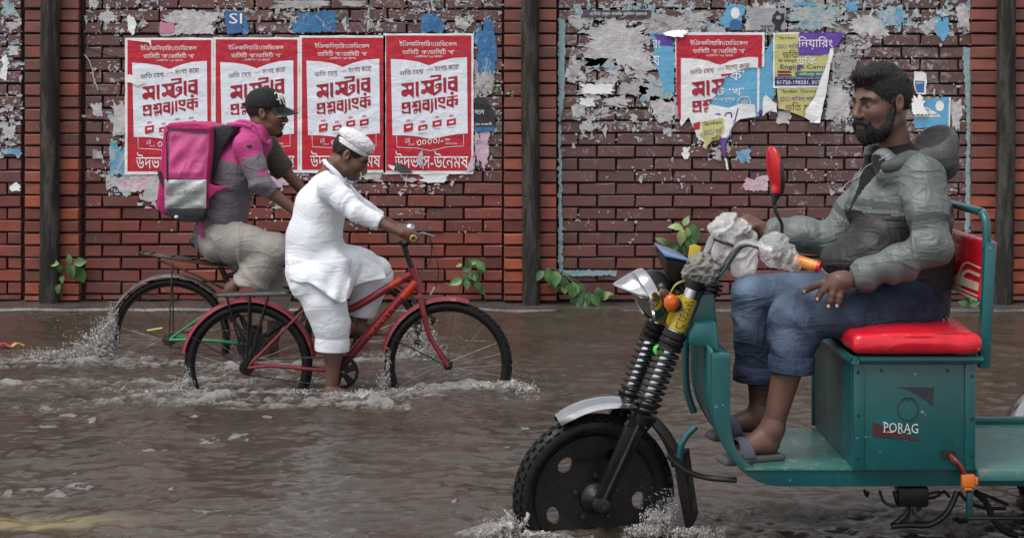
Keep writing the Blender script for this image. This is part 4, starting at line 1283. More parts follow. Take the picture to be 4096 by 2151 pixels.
SCR = [
 (505, 50, 548, 150, 'paper_white', 'narrow white paper strip above the leftmost red poster'),
 (620, 40, 885, 150, 'scrap_white', 'wide white and pink torn sheet above the red posters'),
 (630, 85, 700, 140, 'print_pink', 'small pink corner on the torn sheet above the red posters'),
 (895, 38, 1000, 150, 'scrap_deep', 'deep blue torn poster piece with a white S above the red posters'),
 (1165, 30, 1370, 135, 'scrap_deep', 'blue torn poster piece over the black-capped rider\'s poster'),
 (1680, 48, 1776, 138, 'scrap_deep', 'deep blue torn square above the fully visible red poster'),
 (1885, 45, 1995, 320, 'scrap_deep', 'tall deep blue torn sheet right of the red posters'),
 (1885, 230, 1990, 400, 'scrap_grey', 'crumpled grey sheet under the tall deep blue sheet'),
 (1890, 395, 1985, 510, 'scrap_dark', 'black torn notice with white lettering right of the red posters'),
 (1890, 505, 1960, 690, 'scrap_pink', 'pale pink torn sheet hanging under the black notice'),
 (1060, 0, 1330, 38, 'scrap_grey', 'grey torn band along the top over the black-capped rider'),
 (1350, 0, 1480, 30, 'scrap_grey', 'grey torn patch along the top over the boy'),
 (448, 400, 510, 560, 'scrap_white', 'white torn sheet left of the leftmost red poster'),
 (430, 560, 520, 720, 'scrap_blue', 'blue-specked torn sheet low beside the leftmost red poster'),
 (455, 690, 650, 770, 'scrap_pink', 'pink and white torn fringe under the leftmost red poster'),
 (560, 700, 660, 815, 'scrap_white', 'white torn flap beside the pink delivery bag'),
 (1060, 690, 1180, 760, 'scrap_pink', 'pink torn fringe under the poster behind the rider\'s arm'),
 (1440, 690, 1540, 720, 'scrap_white', 'white torn fringe under the poster behind the boy\'s face'),
 (1670, 690, 1800, 735, 'paper_white', 'white hanging tip under the fully visible red poster'),
 (360, 405, 415, 470, 'scrap_white', 'small white fleck between the left pier and the posters'),
 (390, 40, 470, 100, 'scrap_white', 'star-shaped white fleck high between the left pier and posters'),
 (365, 595, 415, 640, 'scrap_grey', 'grey fleck low between the left pier and the posters'),
 (0, 0, 78, 70, 'scrap_teal', 'greenish torn sheet high on the wall left of the pier'),
 (20, 85, 82, 125, 'scrap_white', 'pale torn patch high on the wall left of the pier'),
 (0, 200, 40, 320, 'paper_white', 'curled white strip on the wall left of the pier'),
 (30, 180, 78, 225, 'scrap_white', 'off-white patch beside the curled strip left of the pier'),
 (5, 495, 70, 560, 'scrap_white', 'ragged white patch midway on the wall left of the pier'),
 (0, 590, 92, 620, 'scrap_blue', 'thin bluish torn band on the wall left of the pier'),
 (35, 730, 92, 770, 'paper_white', 'two white paper squares low on the wall left of the pier'),
 (2300, 65, 2620, 290, 'scrap_white', 'large whitish torn notice on the worn wall next to the middle pier'),
 (2305, 225, 2470, 275, 'scrap_blue', 'pale blue edge of the large whitish torn notice'),
 (2310, 330, 2480, 385, 'paper_white', 'white torn label under the large whitish notice'),
 (2470, 320, 2600, 385, 'scrap_grey', 'grey crumpled patch beside the white torn label'),
 (2310, 385, 2385, 430, 'paper_white', 'small white lettered chip under the white label'),
 (2390, 385, 2540, 430, 'scrap_white', 'wide white lettered chip under the white label'),
 (2550, 280, 2700, 420, 'scrap_teal', 'teal and white torn layers beside the torn red poster'),
 (2600, 380, 2720, 500, 'scrap_white', 'white torn layers at the lower left of the torn red poster'),
 (2310, 480, 2385, 530, 'scrap_white', 'blotchy white chip low under the large notice'),
 (2560, 40, 2880, 135, 'scrap_grey', 'grey torn layers along the top of the worn wall'),
 (2640, 118, 2770, 152, 'paper_white', 'white curled strip over the torn red poster', 0.03),
 (2875, 10, 2985, 128, 'print_sky', 'sky blue torn square high above the torn red poster'),
 (2980, 10, 3155, 128, 'scrap_white', 'pale torn sheet with a dark sketch above the torn red poster'),
 (3150, 5, 3390, 130, 'scrap_teal', 'teal torn layers above the yellow flyer'),
 (3160, 6, 3270, 26, 'print_sky', 'sky blue sliver on the teal torn layers'),
 (3375, 5, 3440, 50, 'print_sky', 'sky blue chip right of the teal torn layers'),
 (3330, 190, 3430, 330, 'scrap_grey', 'grey ragged patch right of the white peeling strip'),
 (3300, 330, 3400, 480, 'scrap_white', 'tall whitish ragged patch behind the peeling strip'),
 (3380, 60, 3560, 150, 'scrap_white', 'wide white torn crust over the driver\'s head'),
 (3500, 20, 3640, 120, 'scrap_blue', 'blue torn sheet over the driver\'s head'),
 (3735, 60, 3805, 168, 'print_sky', 'sky blue torn scrap high right of the driver\'s head'),
 (3690, 80, 3745, 125, 'scrap_white', 'white torn chip beside the sky blue scrap'),
 (3820, 10, 3885, 130, 'scrap_white', 'white torn fleck beside the right pier'),
 (2935, 590, 3010, 655, 'scrap_blue', 'small pale blue scrap above the red mirror'),
 (2725, 580, 2765, 645, 'paper_white', 'white paper chip under the torn red poster\'s tail'),
 (2960, 700, 3080, 770, 'scrap_pink', 'pale pink round smear left of the red mirror'),
 (2860, 590, 2885, 640, 'scrap_white', 'thin white chip left of the small pale blue scrap'),
 (3640, 375, 3710, 470, 'paper_white', 'crumpled white paper lump behind the driver\'s ear', 0.03),
 (3100, 440, 3170, 500, 'scrap_white', 'white ragged foot of the lower yellow flyer'),
 (3800, 390, 3850, 530, 'scrap_white', 'white flecked patch right of the driver\'s hood'),
]
for s_ in SCR:
    scrap(*s_[:6], layer=rng.randint(0, 2)*0.5 if s_[4].startswith('scrap') else 2.5, lift=s_[6] if len(s_) > 6 else 0.0)
words_on = [('S', (918, 55, 960, 95), 'print_white', 'deep blue'), ]
t = thing('notice', 'small white and blue notice on the wall behind the driver\'s head', 'notice', P(3680, 375, WY-0.01))
zc = ZM(3300, 230, 3.007)
flat('paper_sheet', [torn_poly([zc(*p) for p in [(1075,165),(1180,175),(1225,215),(1215,445),(1100,440),(1065,330)]], 1, 9, 51)], M['paper_white'], 3, t)
flat('blue_panel', [[zc(*p) for p in [(1085,280),(1195,285),(1190,425),(1105,420),(1080,320)]]], M['print_deep'], 4, t)
words('lettering', 'সাজেশন', (*zc(1090, 295), *zc(1178, 325)), M['print_white'], 5, t)
t = thing('notice', 'bright blue torn notice with a white seal behind the driver\'s hood', 'notice', P(3740, 510, WY-0.01))
flat('blue_field', [torn_poly([zc(*p) for p in [(1075,490),(1130,500),(1510,480),(1505,560),(1490,860),(1380,850),(1075,850)]], 1, 10, 52)], M['print_sky'], 3, t)
flat('white_wave', [[zc(*p) for p in [(1075,560),(1150,570),(1240,610),(1330,660),(1400,715),(1075,720)]]], M['paper_white'], 4, t)
flat('white_seal', [[zc(*p) for p in circ(1380, 585, 52, 62, 16)]], M['print_white'], 4, t)
words('lettering', 'পুরকৗ', (*zc(1150, 615), *zc(1250, 655)), M['print_maroon'], 5, t)
words('lettering', 'িশক্ষা-৪র', (*zc(1140, 670), *zc(1350, 710)), M['print_maroon'], 5, t)
flat('white_edge', [[zc(*p) for p in [(1490,480),(1515,480),(1500,880),(1485,880)]]], M['paper_white'], 4, t)
t = thing('notice', 'deep blue notice piece with a white letter S above the red posters', 'notice', P(940, 150, WY-0.01))
zs = ZM(0, 0, 1.933)
flat('blue_field', [torn_poly([zs(*p) for p in [(1745,85),(1880,90),(1870,250),(1760,270),(1740,180)]], 1, 9, 53)], M['print_deep'], 4, t)
words('lettering', 'SI', (*zs(1772, 105), *zs(1872, 185)), M['print_white'], 5, t, 0, 0.02)
t = thing('notice', 'black notice with white lettering right of the fully visible poster', 'notice', P(1940, 500, WY-0.01))
z2 = ZM(1000, 0, 1.78)
flat('black_field', [torn_poly([z2(*p) for p in [(1600,700),(1670,690),(1730,790),(1745,890),(1700,905),(1600,900)]], 1, 9, 54)], M['print_black'], 4, t)
words('lettering', 'দেল', (*z2(1600, 785), *z2(1668, 815)), M['print_white'], 5, t)
words('lettering', 'লা ফজলী', (*z2(1605, 872), *z2(1725, 895)), M['print_white'], 5, t)
flat('blue_band', [[z2(*p) for p in [(1600,905),(1740,905),(1735,935),(1600,940)]]], M['print_deep'], 4, t)
words('lettering', 'DU', (*z2(1615, 1000), *z2(1670, 1025)), M['print_deep'], 4, t)
t = thing('notice', 'torn dark slogan strip with white writing along the top of the worn wall', 'notice', P(2480, 62, WY-0.01))
z3 = ZM(1900, 0, 1.504)
flat('dark_field', [torn_poly([z3(*p) for p in [(650,65),(1060,60),(1060,105),(640,105)]], 1.5, 8, 55)], M['scrap_dark'], 3, t)
words('lettering', 'হে িনিঃ স্বান সারিক আিবল ব্রাদার', (*z3(690, 72), *z3(1035, 98)), M['print_white'], 4, t)
# portrait block and sketch, kept generic
t = thing('notice', 'sky blue portrait notice with a pale head outline above the torn red poster', 'notice', P(2930, 125, WY-0.01))
flat('pale_head', [[zr(*p) for p in circ(607, 95, 32, 42, 14)]], M['print_white'], 4, t)
flat('pale_shoulders', [zz([(560,215),(575,150),(610,138),(645,150),(660,215)])], M['print_deep'], 3.4, t)
t = thing('notice', 'pale notice with a dark raised fist sketch above the torn red poster', 'notice', P(3100, 125, WY-0.01))
flat('pale_field', [torn_poly(zz([(690,60),(970,60),(960,215),(720,215)]), 1.5, 9, 56)], M['print_grey'], 3.0, t)
flat('fist_outline', [torn_poly(zz([(875,110),(905,75),(930,100),(955,95),(960,140),(940,165),(930,215),(885,215),(890,180),(868,150)]), 0.8, 7, 57), [zr(*p) for p in circ(915, 125, 20, 16, 10)]], M['print_black'], 4.4, t)
words('lettering', 'গুরুকুল', (*zr(785, 180), *zr(880, 215)), M['print_black'], 4.4, t)

# flaking pale blue paint along both edges of the worn bay
t = tag(flat('flaking_paint', [torn_poly([(2233, 75), (2262, 78), (2258, 380), (2244, 480), (2252, 1090), (2234, 1090)], 2.5, 9, 61)], M['old_paint'], 0.4), 'flaking pale blue paint line beside the middle pier', 'paint', 'old paint lines')
t = tag(flat('flaking_paint', [torn_poly([(3852, 190), (3884, 190), (3882, 930), (3860, 930), (3866, 500)], 3.0, 9, 62)], M['old_paint'], 0.4), 'flaking pale blue paint line beside the right pier', 'paint', 'old paint lines')
t = tag(flat('flaking_paint', [torn_poly([(2250, 1080), (2380, 1080), (2470, 1082), (2465, 1105), (2420, 1098), (2380, 1104), (2250, 1102)], 2.0, 6, 63)], M['old_paint'], 0.4), 'dripping pale blue paint low on the worn wall', 'paint', 'old paint lines')
tag(MB().tube([P(*zs(x_, y_), WY-0.012) for x_, y_ in [(650,420),(690,470),(715,540),(722,600),(745,660),(758,700)]], 0.004, 6).build('bare_twig', M['scrap_white']), 'pale bare twig stuck to the wall right of the left pier', 'twig')
tag(MB().tube([P(*zs(x_, y_), WY-0.012) for x_, y_ in [(640,0),(645,200),(655,365),(760,395),(860,430),(915,440),(930,490)]], 0.0035, 6).build('cable', M['wire_black']), 'thin black cable running down beside the left pier', 'cable')
# ---------------------------------------------------------------- countless flakes of old paper still stuck to the bricks
def residue():
    r = np.random.default_rng(11)
    regions = [  # x0, y0, x1, y1, how many, size in photo pixels, papers
        (2260, 0, 3880, 135, 620, 17, 'wgbt'), (2290, 60, 2720, 330, 260, 20, 'wwg'), (2300, 330, 2720, 560, 240, 16, 'wwgt'), (3290, 130, 3480, 520, 240, 17, 'wgt'),
        (2700, 120, 3300, 560, 90, 14, 'wgb'), (2260, 520, 3880, 800, 260, 8, 'wg'), (2260, 800, 3880, 1000, 150, 7, 'wg'), (3440, 60, 3880, 520, 170, 11, 'wg'),
        (340, 0, 2000, 135, 420, 14, 'wgd'), (430, 390, 520, 780, 120, 14, 'wwb'), (1880, 40, 2005, 700, 170, 15, 'gdw'), (500, 690, 1900, 770, 260, 10, 'wwp'),
        (340, 60, 500, 700, 90, 9, 'wg'), (600, 770, 2000, 930, 160, 7, 'wg'), (0, 0, 84, 640, 190, 13, 'wwgb'), (560, 690, 680, 830, 70, 15, 'wp'), (2740, 560, 2960, 640, 40, 9, 'wwy')]
    pal = {'w': 0, 'g': 1, 'b': 2, 't': 3, 'd': 4, 'p': 5, 'y': 6}
    vs = []; fs = []; mi = []
    for (x0, y0, x1, y1, n, sz, cols) in regions:
        # flakes gather in drifts
        k = max(4, n//14)
        cen = np.stack([r.uniform(x0, x1, k), r.uniform(y0, y1, k)], 1)
        for _ in range(int(n*1.7)):
            c = cen[r.integers(k)]+r.normal(0, 1, 2)*np.array((38, 22)) if r.random() < 0.75 else np.array((r.uniform(x0, x1), r.uniform(y0, y1)))
            if not (x0-5 < c[0] < x1+5 and y0-5 < c[1] < y1+5): continue
            s_ = sz*0.62*math.exp(r.normal(-0.25, 0.6)); m = r.integers(6, 12)
            a = np.sort(r.uniform(0, 2*math.pi, m)); rr = s_*r.uniform(0.35, 1.0, m)
            as_ = r.uniform(0.6, 1.8); Y = WY-0.0075-r.uniform(0, 0.0015)
            b = len(vs)
            vs.append(P(c[0], c[1], Y))
            for q, w in zip(a, rr): vs.append(P(c[0]+w*math.cos(q)*as_, c[1]-w*math.sin(q)/as_, Y))
            for i in range(m): fs.append((b, b+1+i, b+1+(i+1) % m)); mi.append(pal[cols[r.integers(len(cols))]])
    me = new_mesh('paper_residue', vs, fs)
    o = obj('paper_residue', me, [M['scrap_white'], M['scrap_grey'], M['scrap_blue'], M['scrap_teal'], M['scrap_dark'], M['scrap_pink'], M['print_yellow']])
    me.polygons.foreach_set('material_index', mi)
    tag(o, 'countless small flakes of torn paper stuck across the bricks', 'paper', None, 'stuff')
residue()
# ---------------------------------------------------------------- plants at the foot of the wall
def leaf_mesh(name, fold, bend, mt):
    v = []; f = []
    prof = [(0, 0.02), (0.12, 0.20), (0.30, 0.36), (0.52, 0.38), (0.74, 0.24), (0.90, 0.08), (1.0, 0.0)]
    for t, w in prof:
        zc = -bend*t*t
        v += [(-w, t, zc + fold*w), (0, t, zc), (w, t, zc + fold*w)]
    for i in range(len(prof)-1):
        a = 3*i
        f += [(a, a+1, a+4, a+3), (a+1, a+2, a+5, a+4)]
    me = new_mesh(name, v, f, True); me.materials.append(mt)
    return me
LEAF = {k: [leaf_mesh('leaf', fo, be, M[k]) for fo, be in ((0.25, 0.10), (0.45, 0.35), (0.1, 0.5), (0.6, 0.15))] for k in ('leaf', 'leaf_dark', 'leaf_pale')}
def plant(lab, z, stems, leaves, Y, seed):
    """stems and leaves given in crop pixels; Y just in front of the wall"""
    r = random.Random(seed)
    b = P(*z(*stems[0][0]), Y)
    t = thing('leafy_plant', lab, 'plant', (b.x, b.y, 0.05), 'plants growing at the foot of the wall')
    for s_ in stems:
        pts = curve_pts([P(*z(*p), Y - 0.015*i - r.uniform(0, 0.03)) for i, p in enumerate(s_)], 4)
        n = len(pts)
        MB().tube(pts, [0.0045*(1-0.6*i/n) for i in range(n)], 6).build('stem', M['stem'], t)
    for (x, y, L, an, kind) in leaves:
        o = bpy.data.objects.new('leaf', r.choice(LEAF[kind]))
        yy = Y - r.uniform(0.02, 0.09)
        o.location = P(*z(x, y), yy)
        L *= 1.25*yy/FPX
        o.scale = (L*r.uniform(0.75, 1.0), L, L)
        # leaf axis (local y) points an degrees from +x towards up, in the plane of the wall, then tips out
        d = Vector((math.cos(R(an)), r.uniform(-0.5, 0.1), math.sin(R(an)))).normalized()
        n_ = Vector((r.uniform(-0.5, 0.5), -1, r.uniform(0.1, 0.9)))
        n_ = (n_ - d*n_.dot(d)).normalized()
        xx = d.cross(n_)
        o.rotation_euler = Matrix((xx, d, n_)).transposed().to_euler()
        link(o, t)
plant('green seedling with broad leaves beside the left pipe', ZM(0, 600, 1.691),
      [[(415, 1000), (425, 900), (440, 800), (500, 770)], [(440, 800), (400, 775), (350, 770)], [(415, 990), (405, 940)]],
      [(400, 770, 38, 175, 'leaf'), (410, 775, 36, 255, 'leaf'), (470, 770, 34, 95, 'leaf'), (500, 765, 42, 10, 'leaf'), (500, 775, 52, 250, 'leaf'), (520, 780, 62, 290, 'leaf'), (425, 850, 26, 270, 'leaf'), (410, 905, 36, 255, 'leaf'), (470, 775, 30, 300, 'leaf_dark')], WY-0.06, 1)
plant('dark green leafy weed on the wall above the red front mudguard', ZM(1700, 900, 2.576),
      [[(340, 760), (370, 600), (410, 490), (480, 400)], [(400, 560), (500, 560), (590, 640), (622, 720)]],
      [(385, 560, 46, 195, 'leaf'), (430, 490, 34, 255, 'leaf'), (440, 440, 30, 80, 'leaf'), (450, 400, 40, 20, 'leaf'), (520, 390, 42, 330, 'leaf'), (530, 440, 40, 345, 'leaf'), (500, 480, 40, 280, 'leaf_dark'), (540, 470, 34, 270, 'leaf'), (470, 540, 40, 300, 'leaf_dark'), (510, 570, 38, 310, 'leaf'), (380, 400, 22, 200, 'leaf_pale'), (420, 560, 36, 280, 'leaf_dark'), (560, 620, 36, 300, 'leaf_dark'), (450, 500, 36, 320, 'leaf'), (480, 430, 36, 200, 'leaf_dark')], WY-0.05, 2)
plant('long drooping branch with limp pale leaves beside the middle pipe', ZM(1700, 900, 2.576),
      [[(1180, 470), (1290, 445), (1410, 490), (1530, 590), (1650, 690), (1760, 740), (1850, 720)], [(1410, 490), (1600, 600), (1690, 645)], [(1180, 480), (1110, 560), (1060, 600)]],
      [(1280, 440, 46, 265, 'leaf_dark'), (1330, 470, 56, 275, 'leaf'), (1365, 490, 62, 268, 'leaf'), (1420, 610, 34, 285, 'leaf_pale'), (1400, 520, 40, 290, 'leaf_dark'), (1530, 580, 58, 262, 'leaf'), (1560, 600, 52, 290, 'leaf'), (1590, 690, 66, 250, 'leaf_dark'), (1640, 690, 60, 270, 'leaf_dark'), (1690, 690, 56, 280, 'leaf'), (1720, 700, 52, 300, 'leaf'), (1780, 640, 46, 280, 'leaf_dark'), (1810, 760, 42, 40, 'leaf_pale'), (1860, 720, 30, 20, 'leaf'), (1075, 580, 28, 255, 'leaf_pale'), (1130, 560, 22, 60, 'leaf'), (1220, 470, 40, 230, 'leaf_dark'), (1250, 480, 44, 290, 'leaf'), (1460, 560, 44, 250, 'leaf_dark'), (1620, 760, 46, 260, 'leaf_dark')], WY-0.06, 3)
plant('upright green sapling behind the blue dashboard', ZM(2400, 850, 2.46),
      [[(790, 420), (800, 300), (810, 180), (830, 130)], [(800, 300), (860, 220), (890, 160)], [(760, 400), (680, 330), (620, 270)]],
      [(815, 150, 46, 160, 'leaf_pale'), (810, 160, 52, 265, 'leaf_pale'), (850, 140, 52, 340, 'leaf'), (880, 170, 60, 290, 'leaf'), (850, 150, 34, 285, 'leaf_pale'), (890, 230, 50, 270, 'leaf'), (830, 240, 60, 275, 'leaf'), (800, 280, 56, 260, 'leaf_dark'), (840, 300, 46, 280, 'leaf_dark'), (660, 310, 40, 140, 'leaf'), (640, 280, 38, 300, 'leaf_dark'), (770, 320, 40, 200, 'leaf_dark'), (820, 130, 36, 60, 'leaf_pale')], WY-0.06, 4)
plant('low dark weed between the driver and the right pipe', ZM(3500, 0, 1.041),
      [[(395, 1285), (395, 1250)]], [(395, 1268, 34, 20, 'leaf_dark'), (390, 1268, 32, 160, 'leaf_dark'), (400, 1262, 28, 70, 'leaf'), (385, 1262, 26, 110, 'leaf_dark'), (410, 1275, 28, 330, 'leaf_dark')], WY-0.12, 5)
plant('tiny sprout between bricks high on the middle pier', ZM(1900, 0, 1.504),
      [[(215, 580), (215, 560)]], [(215, 562, 14, 20, 'leaf'), (215, 562, 15, 170, 'leaf'), (218, 565, 14, 300, 'leaf'), (212, 560, 12, 90, 'leaf')], PY-0.005, 6)
plant('tiny sprout on the torn grey sheet left of the middle pier', ZM(1900, 0, 1.504),
      [[(130, 570), (125, 525), (110, 500)]], [(122, 520, 16, 150, 'leaf'), (125, 520, 18, 15, 'leaf'), (128, 530, 16, 280, 'leaf')], WY-0.012, 7)
# ---------------------------------------------------------------- bicycles
def wheel(root, c, Rr, tr, mt_tyre, mt_rim, spokes=28, knobs=0, seed=0, hub_w=0.05, yaw=0.0):
    c = Vector(c); ax = Vector((math.sin(-yaw)*0, -1, 0))
    Rt = Rr - tr
    rimp = [(Rt-0.006, -0.011), (Rt-0.004, -0.013), (Rt-0.022, -0.009), (Rt-0.026, 0), (Rt-0.022, 0.009), (Rt-0.004, 0.013), (Rt-0.006, 0.011), (Rt-0.012, 0), (Rt-0.006, -0.011)]
    w = MB().lathe(rimp, c, ax, 56, up=(1, 0, 0)).build('wheel', mt_rim, root)
    tp = [(Rt + tr*math.cos(a), tr*0.92*math.sin(a)) for a in [2*math.pi*k/10 for k in range(11)]]
    ty = MB().lathe(tp, c, ax, 64, up=(1, 0, 0))
    if knobs:
        for k in range(knobs):
            an = 2*math.pi*k/knobs
            for lat, dz in ((-0.6, 0.0), (0.6, 0.0), (0.0, 0.5)):
                a2 = an + dz*2*math.pi/knobs
                er = Vector((math.cos(a2), 0, math.sin(a2))); et = Vector((-math.sin(a2), 0, math.cos(a2))); ey = Vector((0, 1, 0))
                nrm = (er*math.cos(lat) + ey*math.sin(lat)); side = nrm.cross(et)
                q = c + er*Rt + nrm*(tr*0.93)
                hw = math.pi*Rr/knobs*0.55
                vs = []
                for e_ in (-0.004, 0.0055):
                    for s1, s2 in ((-1, -1), (1, -1), (1, 1), (-1, 1)):
                        vs.append(q + nrm*e_ + et*s1*hw + side*s2*0.0062)
                ty.add(vs, [(0,3,2,1),(4,5,6,7),(0,1,5,4),(1,2,6,5),(2,3,7,6),(3,0,4,7)])
    ty.build('tyre', mt_tyre, w)
    MB().lathe([(0.0, -hub_w), (0.008, -hub_w), (0.010, -hub_w*0.75), (0.022, -hub_w*0.6), (0.022, -hub_w*0.5), (0.013, -hub_w*0.45), (0.013, hub_w*0.45), (0.022, hub_w*0.5), (0.022, hub_w*0.6), (0.008, hub_w*0.75), (0.0, hub_w)], c, ax, 14).build('hub', M['black_metal'], w)
    for k in range(spokes):
        a = 2*math.pi*k/spokes; sgn = 1 if k % 2 else -1
        b_ = a + (0.9 if (k//2) % 2 else -0.9)
        p0 = c + Vector((math.cos(b_)*0.020, sgn*hub_w*0.52, math.sin(b_)*0.020))
        p1 = c + Vector((math.cos(a)*(Rt-0.02), 0, math.sin(a)*(Rt-0.02)))
        MB().tube([p0, p1], 0.0011, 4, cap=False).build('spoke', M['spoke'], w)
    return w

def fender(root, c, Rr, a0, a1, mt, width=0.030, name='mudguard', line=None):
    prof = [(Rr, -width), (Rr+0.010, -width*0.85), (Rr+0.016, -width*0.4), (Rr+0.018, 0), (Rr+0.016, width*0.4), (Rr+0.010, width*0.85), (Rr, width), (Rr+0.007, width*0.8), (Rr+0.013, 0), (Rr+0.007, -width*0.8), (Rr, -width)]
    o = MB().lathe(prof, c, (0, -1, 0), 40, R(a0), R(a1), up=(1, 0, 0)).build(name, mt, root)
    if line:
        MB().lathe([(Rr+0.0125, -width*0.78), (Rr+0.0165, -width*0.45)], Vector(c)+Vector((0, -0.0015, 0)), (0, -1, 0), 40, R(a0+2), R(a1-2), up=(1, 0, 0)).build('pinstripe', line, o)
    return o

# ---- the boy's red bicycle
BY = 8.11
B = lambda x, y, dy=0.0: P(x, y, BY+dy)
rh, fh = B(994, 1463), B(1793, 1458)
bike = thing('bicycle', 'red bicycle with knobbly tyres ridden by the boy in white', 'bicycle', (rh.x+0.5, BY, road_z(BY)))
WR = 0.316
wheel(bike, rh, WR, 0.024, M['rubber'], M['black_metal'], 30, 54, hub_w=0.06)
wheel(bike, fh, WR, 0.024, M['rubber'], M['dark_steel'], 30, 54)
fender(bike, rh, WR+0.006, 8, 168, M['red_fender'], line=M['fender_line'])
fender(bike, fh, WR+0.006, 72, 169, M['red_fender'], line=M['fender_line'])
bb = B(1372, 1482)
def tubes(name, pts, r, mt, n=12, sm=6, par=None):
    return MB().tube(curve_pts(pts, sm), r, n).build(name, mt, par or bike)
ht0, ht1 = B(1648, 1072), B(1684, 1168)
MB().tube([ht0, ht1], 0.024, 14).build('head_tube', M['red_bike'], bike)
dn = tubes('down_tube', [B(1672, 1118), B(1540, 1262), B(1385, 1440), bb], 0.023, M['red_bike'])
tp = tubes('top_tube', [B(1646, 1096), B(1560, 1145), B(1470, 1200), B(1400, 1235), B(1300, 1252), B(1262, 1250)], 0.019, M['red_bike'])
MB().tube([B(1666, 1126, -0.002), B(1610, 1188, -0.002)], [0.0236, 0.0236], 12, cap=False).build('decal', M['orange_decal'], dn)
MB().tube([B(1608, 1117, -0.002), B(1560, 1145, -0.002)], [0.0195, 0.0195], 12, cap=False).build('decal', M['orange_decal'], tp)
# lettering on the down tube, faint
V2, F2 = text2d('MUNITY', 0.02)
a_, b2 = B(1470, 1345), B(1580, 1222)
du = (b2-a_); dv = Vector((-du.z, 0, du.x)).normalized()*0.024
vv = [a_ + du*p[0] + dv*(p[1]-0.5) + Vector((0, -0.0245+0.010*abs(p[1]-0.5)**2, 0)) for p in V2]
obj('lettering', new_mesh('lettering', vv, F2), M['orange_decal'], dn)
sp = B(1222, 1150)
MB().tube([bb, B(1262, 1250), sp], [0.017, 0.017, 0.013], 12).build('seat_tube', M['red_bike'], bike)
for s_ in (-1, 1):
    MB().tube([rh+Vector((0, s_*0.062, 0)), B(1240, 1215, s_*0.03)], 0.008, 8).build('seat_stay', M['red_bike'], bike)
    MB().tube([rh+Vector((0, s_*0.062, 0)), B(1080, 1462, s_*0.062), bb+Vector((0, s_*0.035, 0))], 0.0095, 8).build('chain_stay', M['red_bike'], bike)
    tubes('fork_leg', [B(1682, 1190, s_*0.05), B(1697, 1262, s_*0.055), B(1722, 1352, s_*0.055), fh+Vector((0, s_*0.055, 0))], [0.015]*7+[0.013]*6+[0.010]*6, M['red_bike'])
MB().tube([B(1680, 1183, -0.055), B(1680, 1183, 0.055)], 0.014, 10).build('fork_crown', M['red_bike'], bike)
MB().tube([B(1648, 1072), B(1630, 1030), B(1618, 985)], [0.014, 0.013, 0.015], 10).build('stem', M['black_metal'], bike)
MB().tube([B(1596, 968), B(1616, 978), B(1640, 962)], [0.014, 0.016, 0.014], 10).build('stem_clamp', M['black_metal'], bike)
HB = [P(1653, 953, BY-0.27), P(1648, 950, BY-0.16), P(1640, 957, BY-0.04), P(1640, 957, BY+0.04), P(1634, 938, BY+0.18), P(1618, 925, BY+0.28)]
tubes('handlebar', HB, 0.011, M['old_chrome'])
for a_, b2 in ((HB[0], HB[1]), (HB[5], HB[4])):
    g = MB().tube([a_ + (a_-b2).normalized()*0.006, a_ + (b2-a_)*0.9], 0.0165, 14).build('grip', M['plastic_black'], bike)
    MB().lathe([(0.0165, 0), (0.018, 0.004), (0.012, 0.008), (0.010, -0.004)], a_ + (a_-b2).normalized()*0.006, (a_-b2), 14).build('grip_end', M['yellow'], g)
bl = P(1641, 912, BY-0.02)
MB().lathe([(0.0, 0.024), (0.016, 0.021), (0.026, 0.010), (0.028, 0.0), (0.020, -0.010), (0, -0.012)], bl, (0.2, -0.5, 0.85), 18).build('bell', M['chrome'], bike)
tubes('brake_lever', [P(1668, 940, BY-0.13), P(1690, 932, BY-0.15), P(1712, 938, BY-0.18), P(1740, 947, BY-0.21)], 0.0055, M['old_chrome'])
tubes('brake_cable', [P(1715, 940, BY-0.17), B(1730, 985, -0.1), B(1744, 1030, -0.1), B(1755, 1085, -0.08), B(1745, 1140, -0.05), B(1722, 1180, -0.02)], 0.0022, M['wire_black'], 5)
tubes('brake_cable', [P(1718, 945, BY-0.12), B(1727, 1000, 0), B(1715, 1055, 0.04), B(1665, 1098, 0.04)], 0.0022, M['wire_black'], 5)
MB().tube([B(1738, 1150, -0.05), B(1722, 1178, -0.03)], 0.005, 6).build('cable_end', M['wire_white'], bike)
MB().box(B(1722, 1290, -0.07), B(1742, 1265, -0.03)).build('brake_caliper', M['black_metal'], bike, bevel=0.004)
MB().tube([B(1716, 1258, -0.03), B(1738, 1278, -0.06), B(1730, 1296, -0.05)], 0.007, 8).build('brake_arm', M['black_metal'], bike)
# saddle under the boy
sd = MB(); 
for k, (px, w, h) in enumerate(((1150, 0.075, 0.0), (1180, 0.075, 0.006), (1215, 0.05, 0.0), (1260, 0.025, -0.004), (1290, 0.018, -0.01))):
    pass
SF = Field(B(1120, 1180, -0.14), B(1320, 1080, 0.14), 0.006)
SF.ell(B(1185, 1138), (0.075, 0.078, 0.028), k=0.01).cone(B(1200, 1138), B(1275, 1138), 0.034, 0.02, 0.03, flat=((0, 0, 1), 1.2))
soft('saddle', [SF.nets(1)], M['plastic_black'], bike)
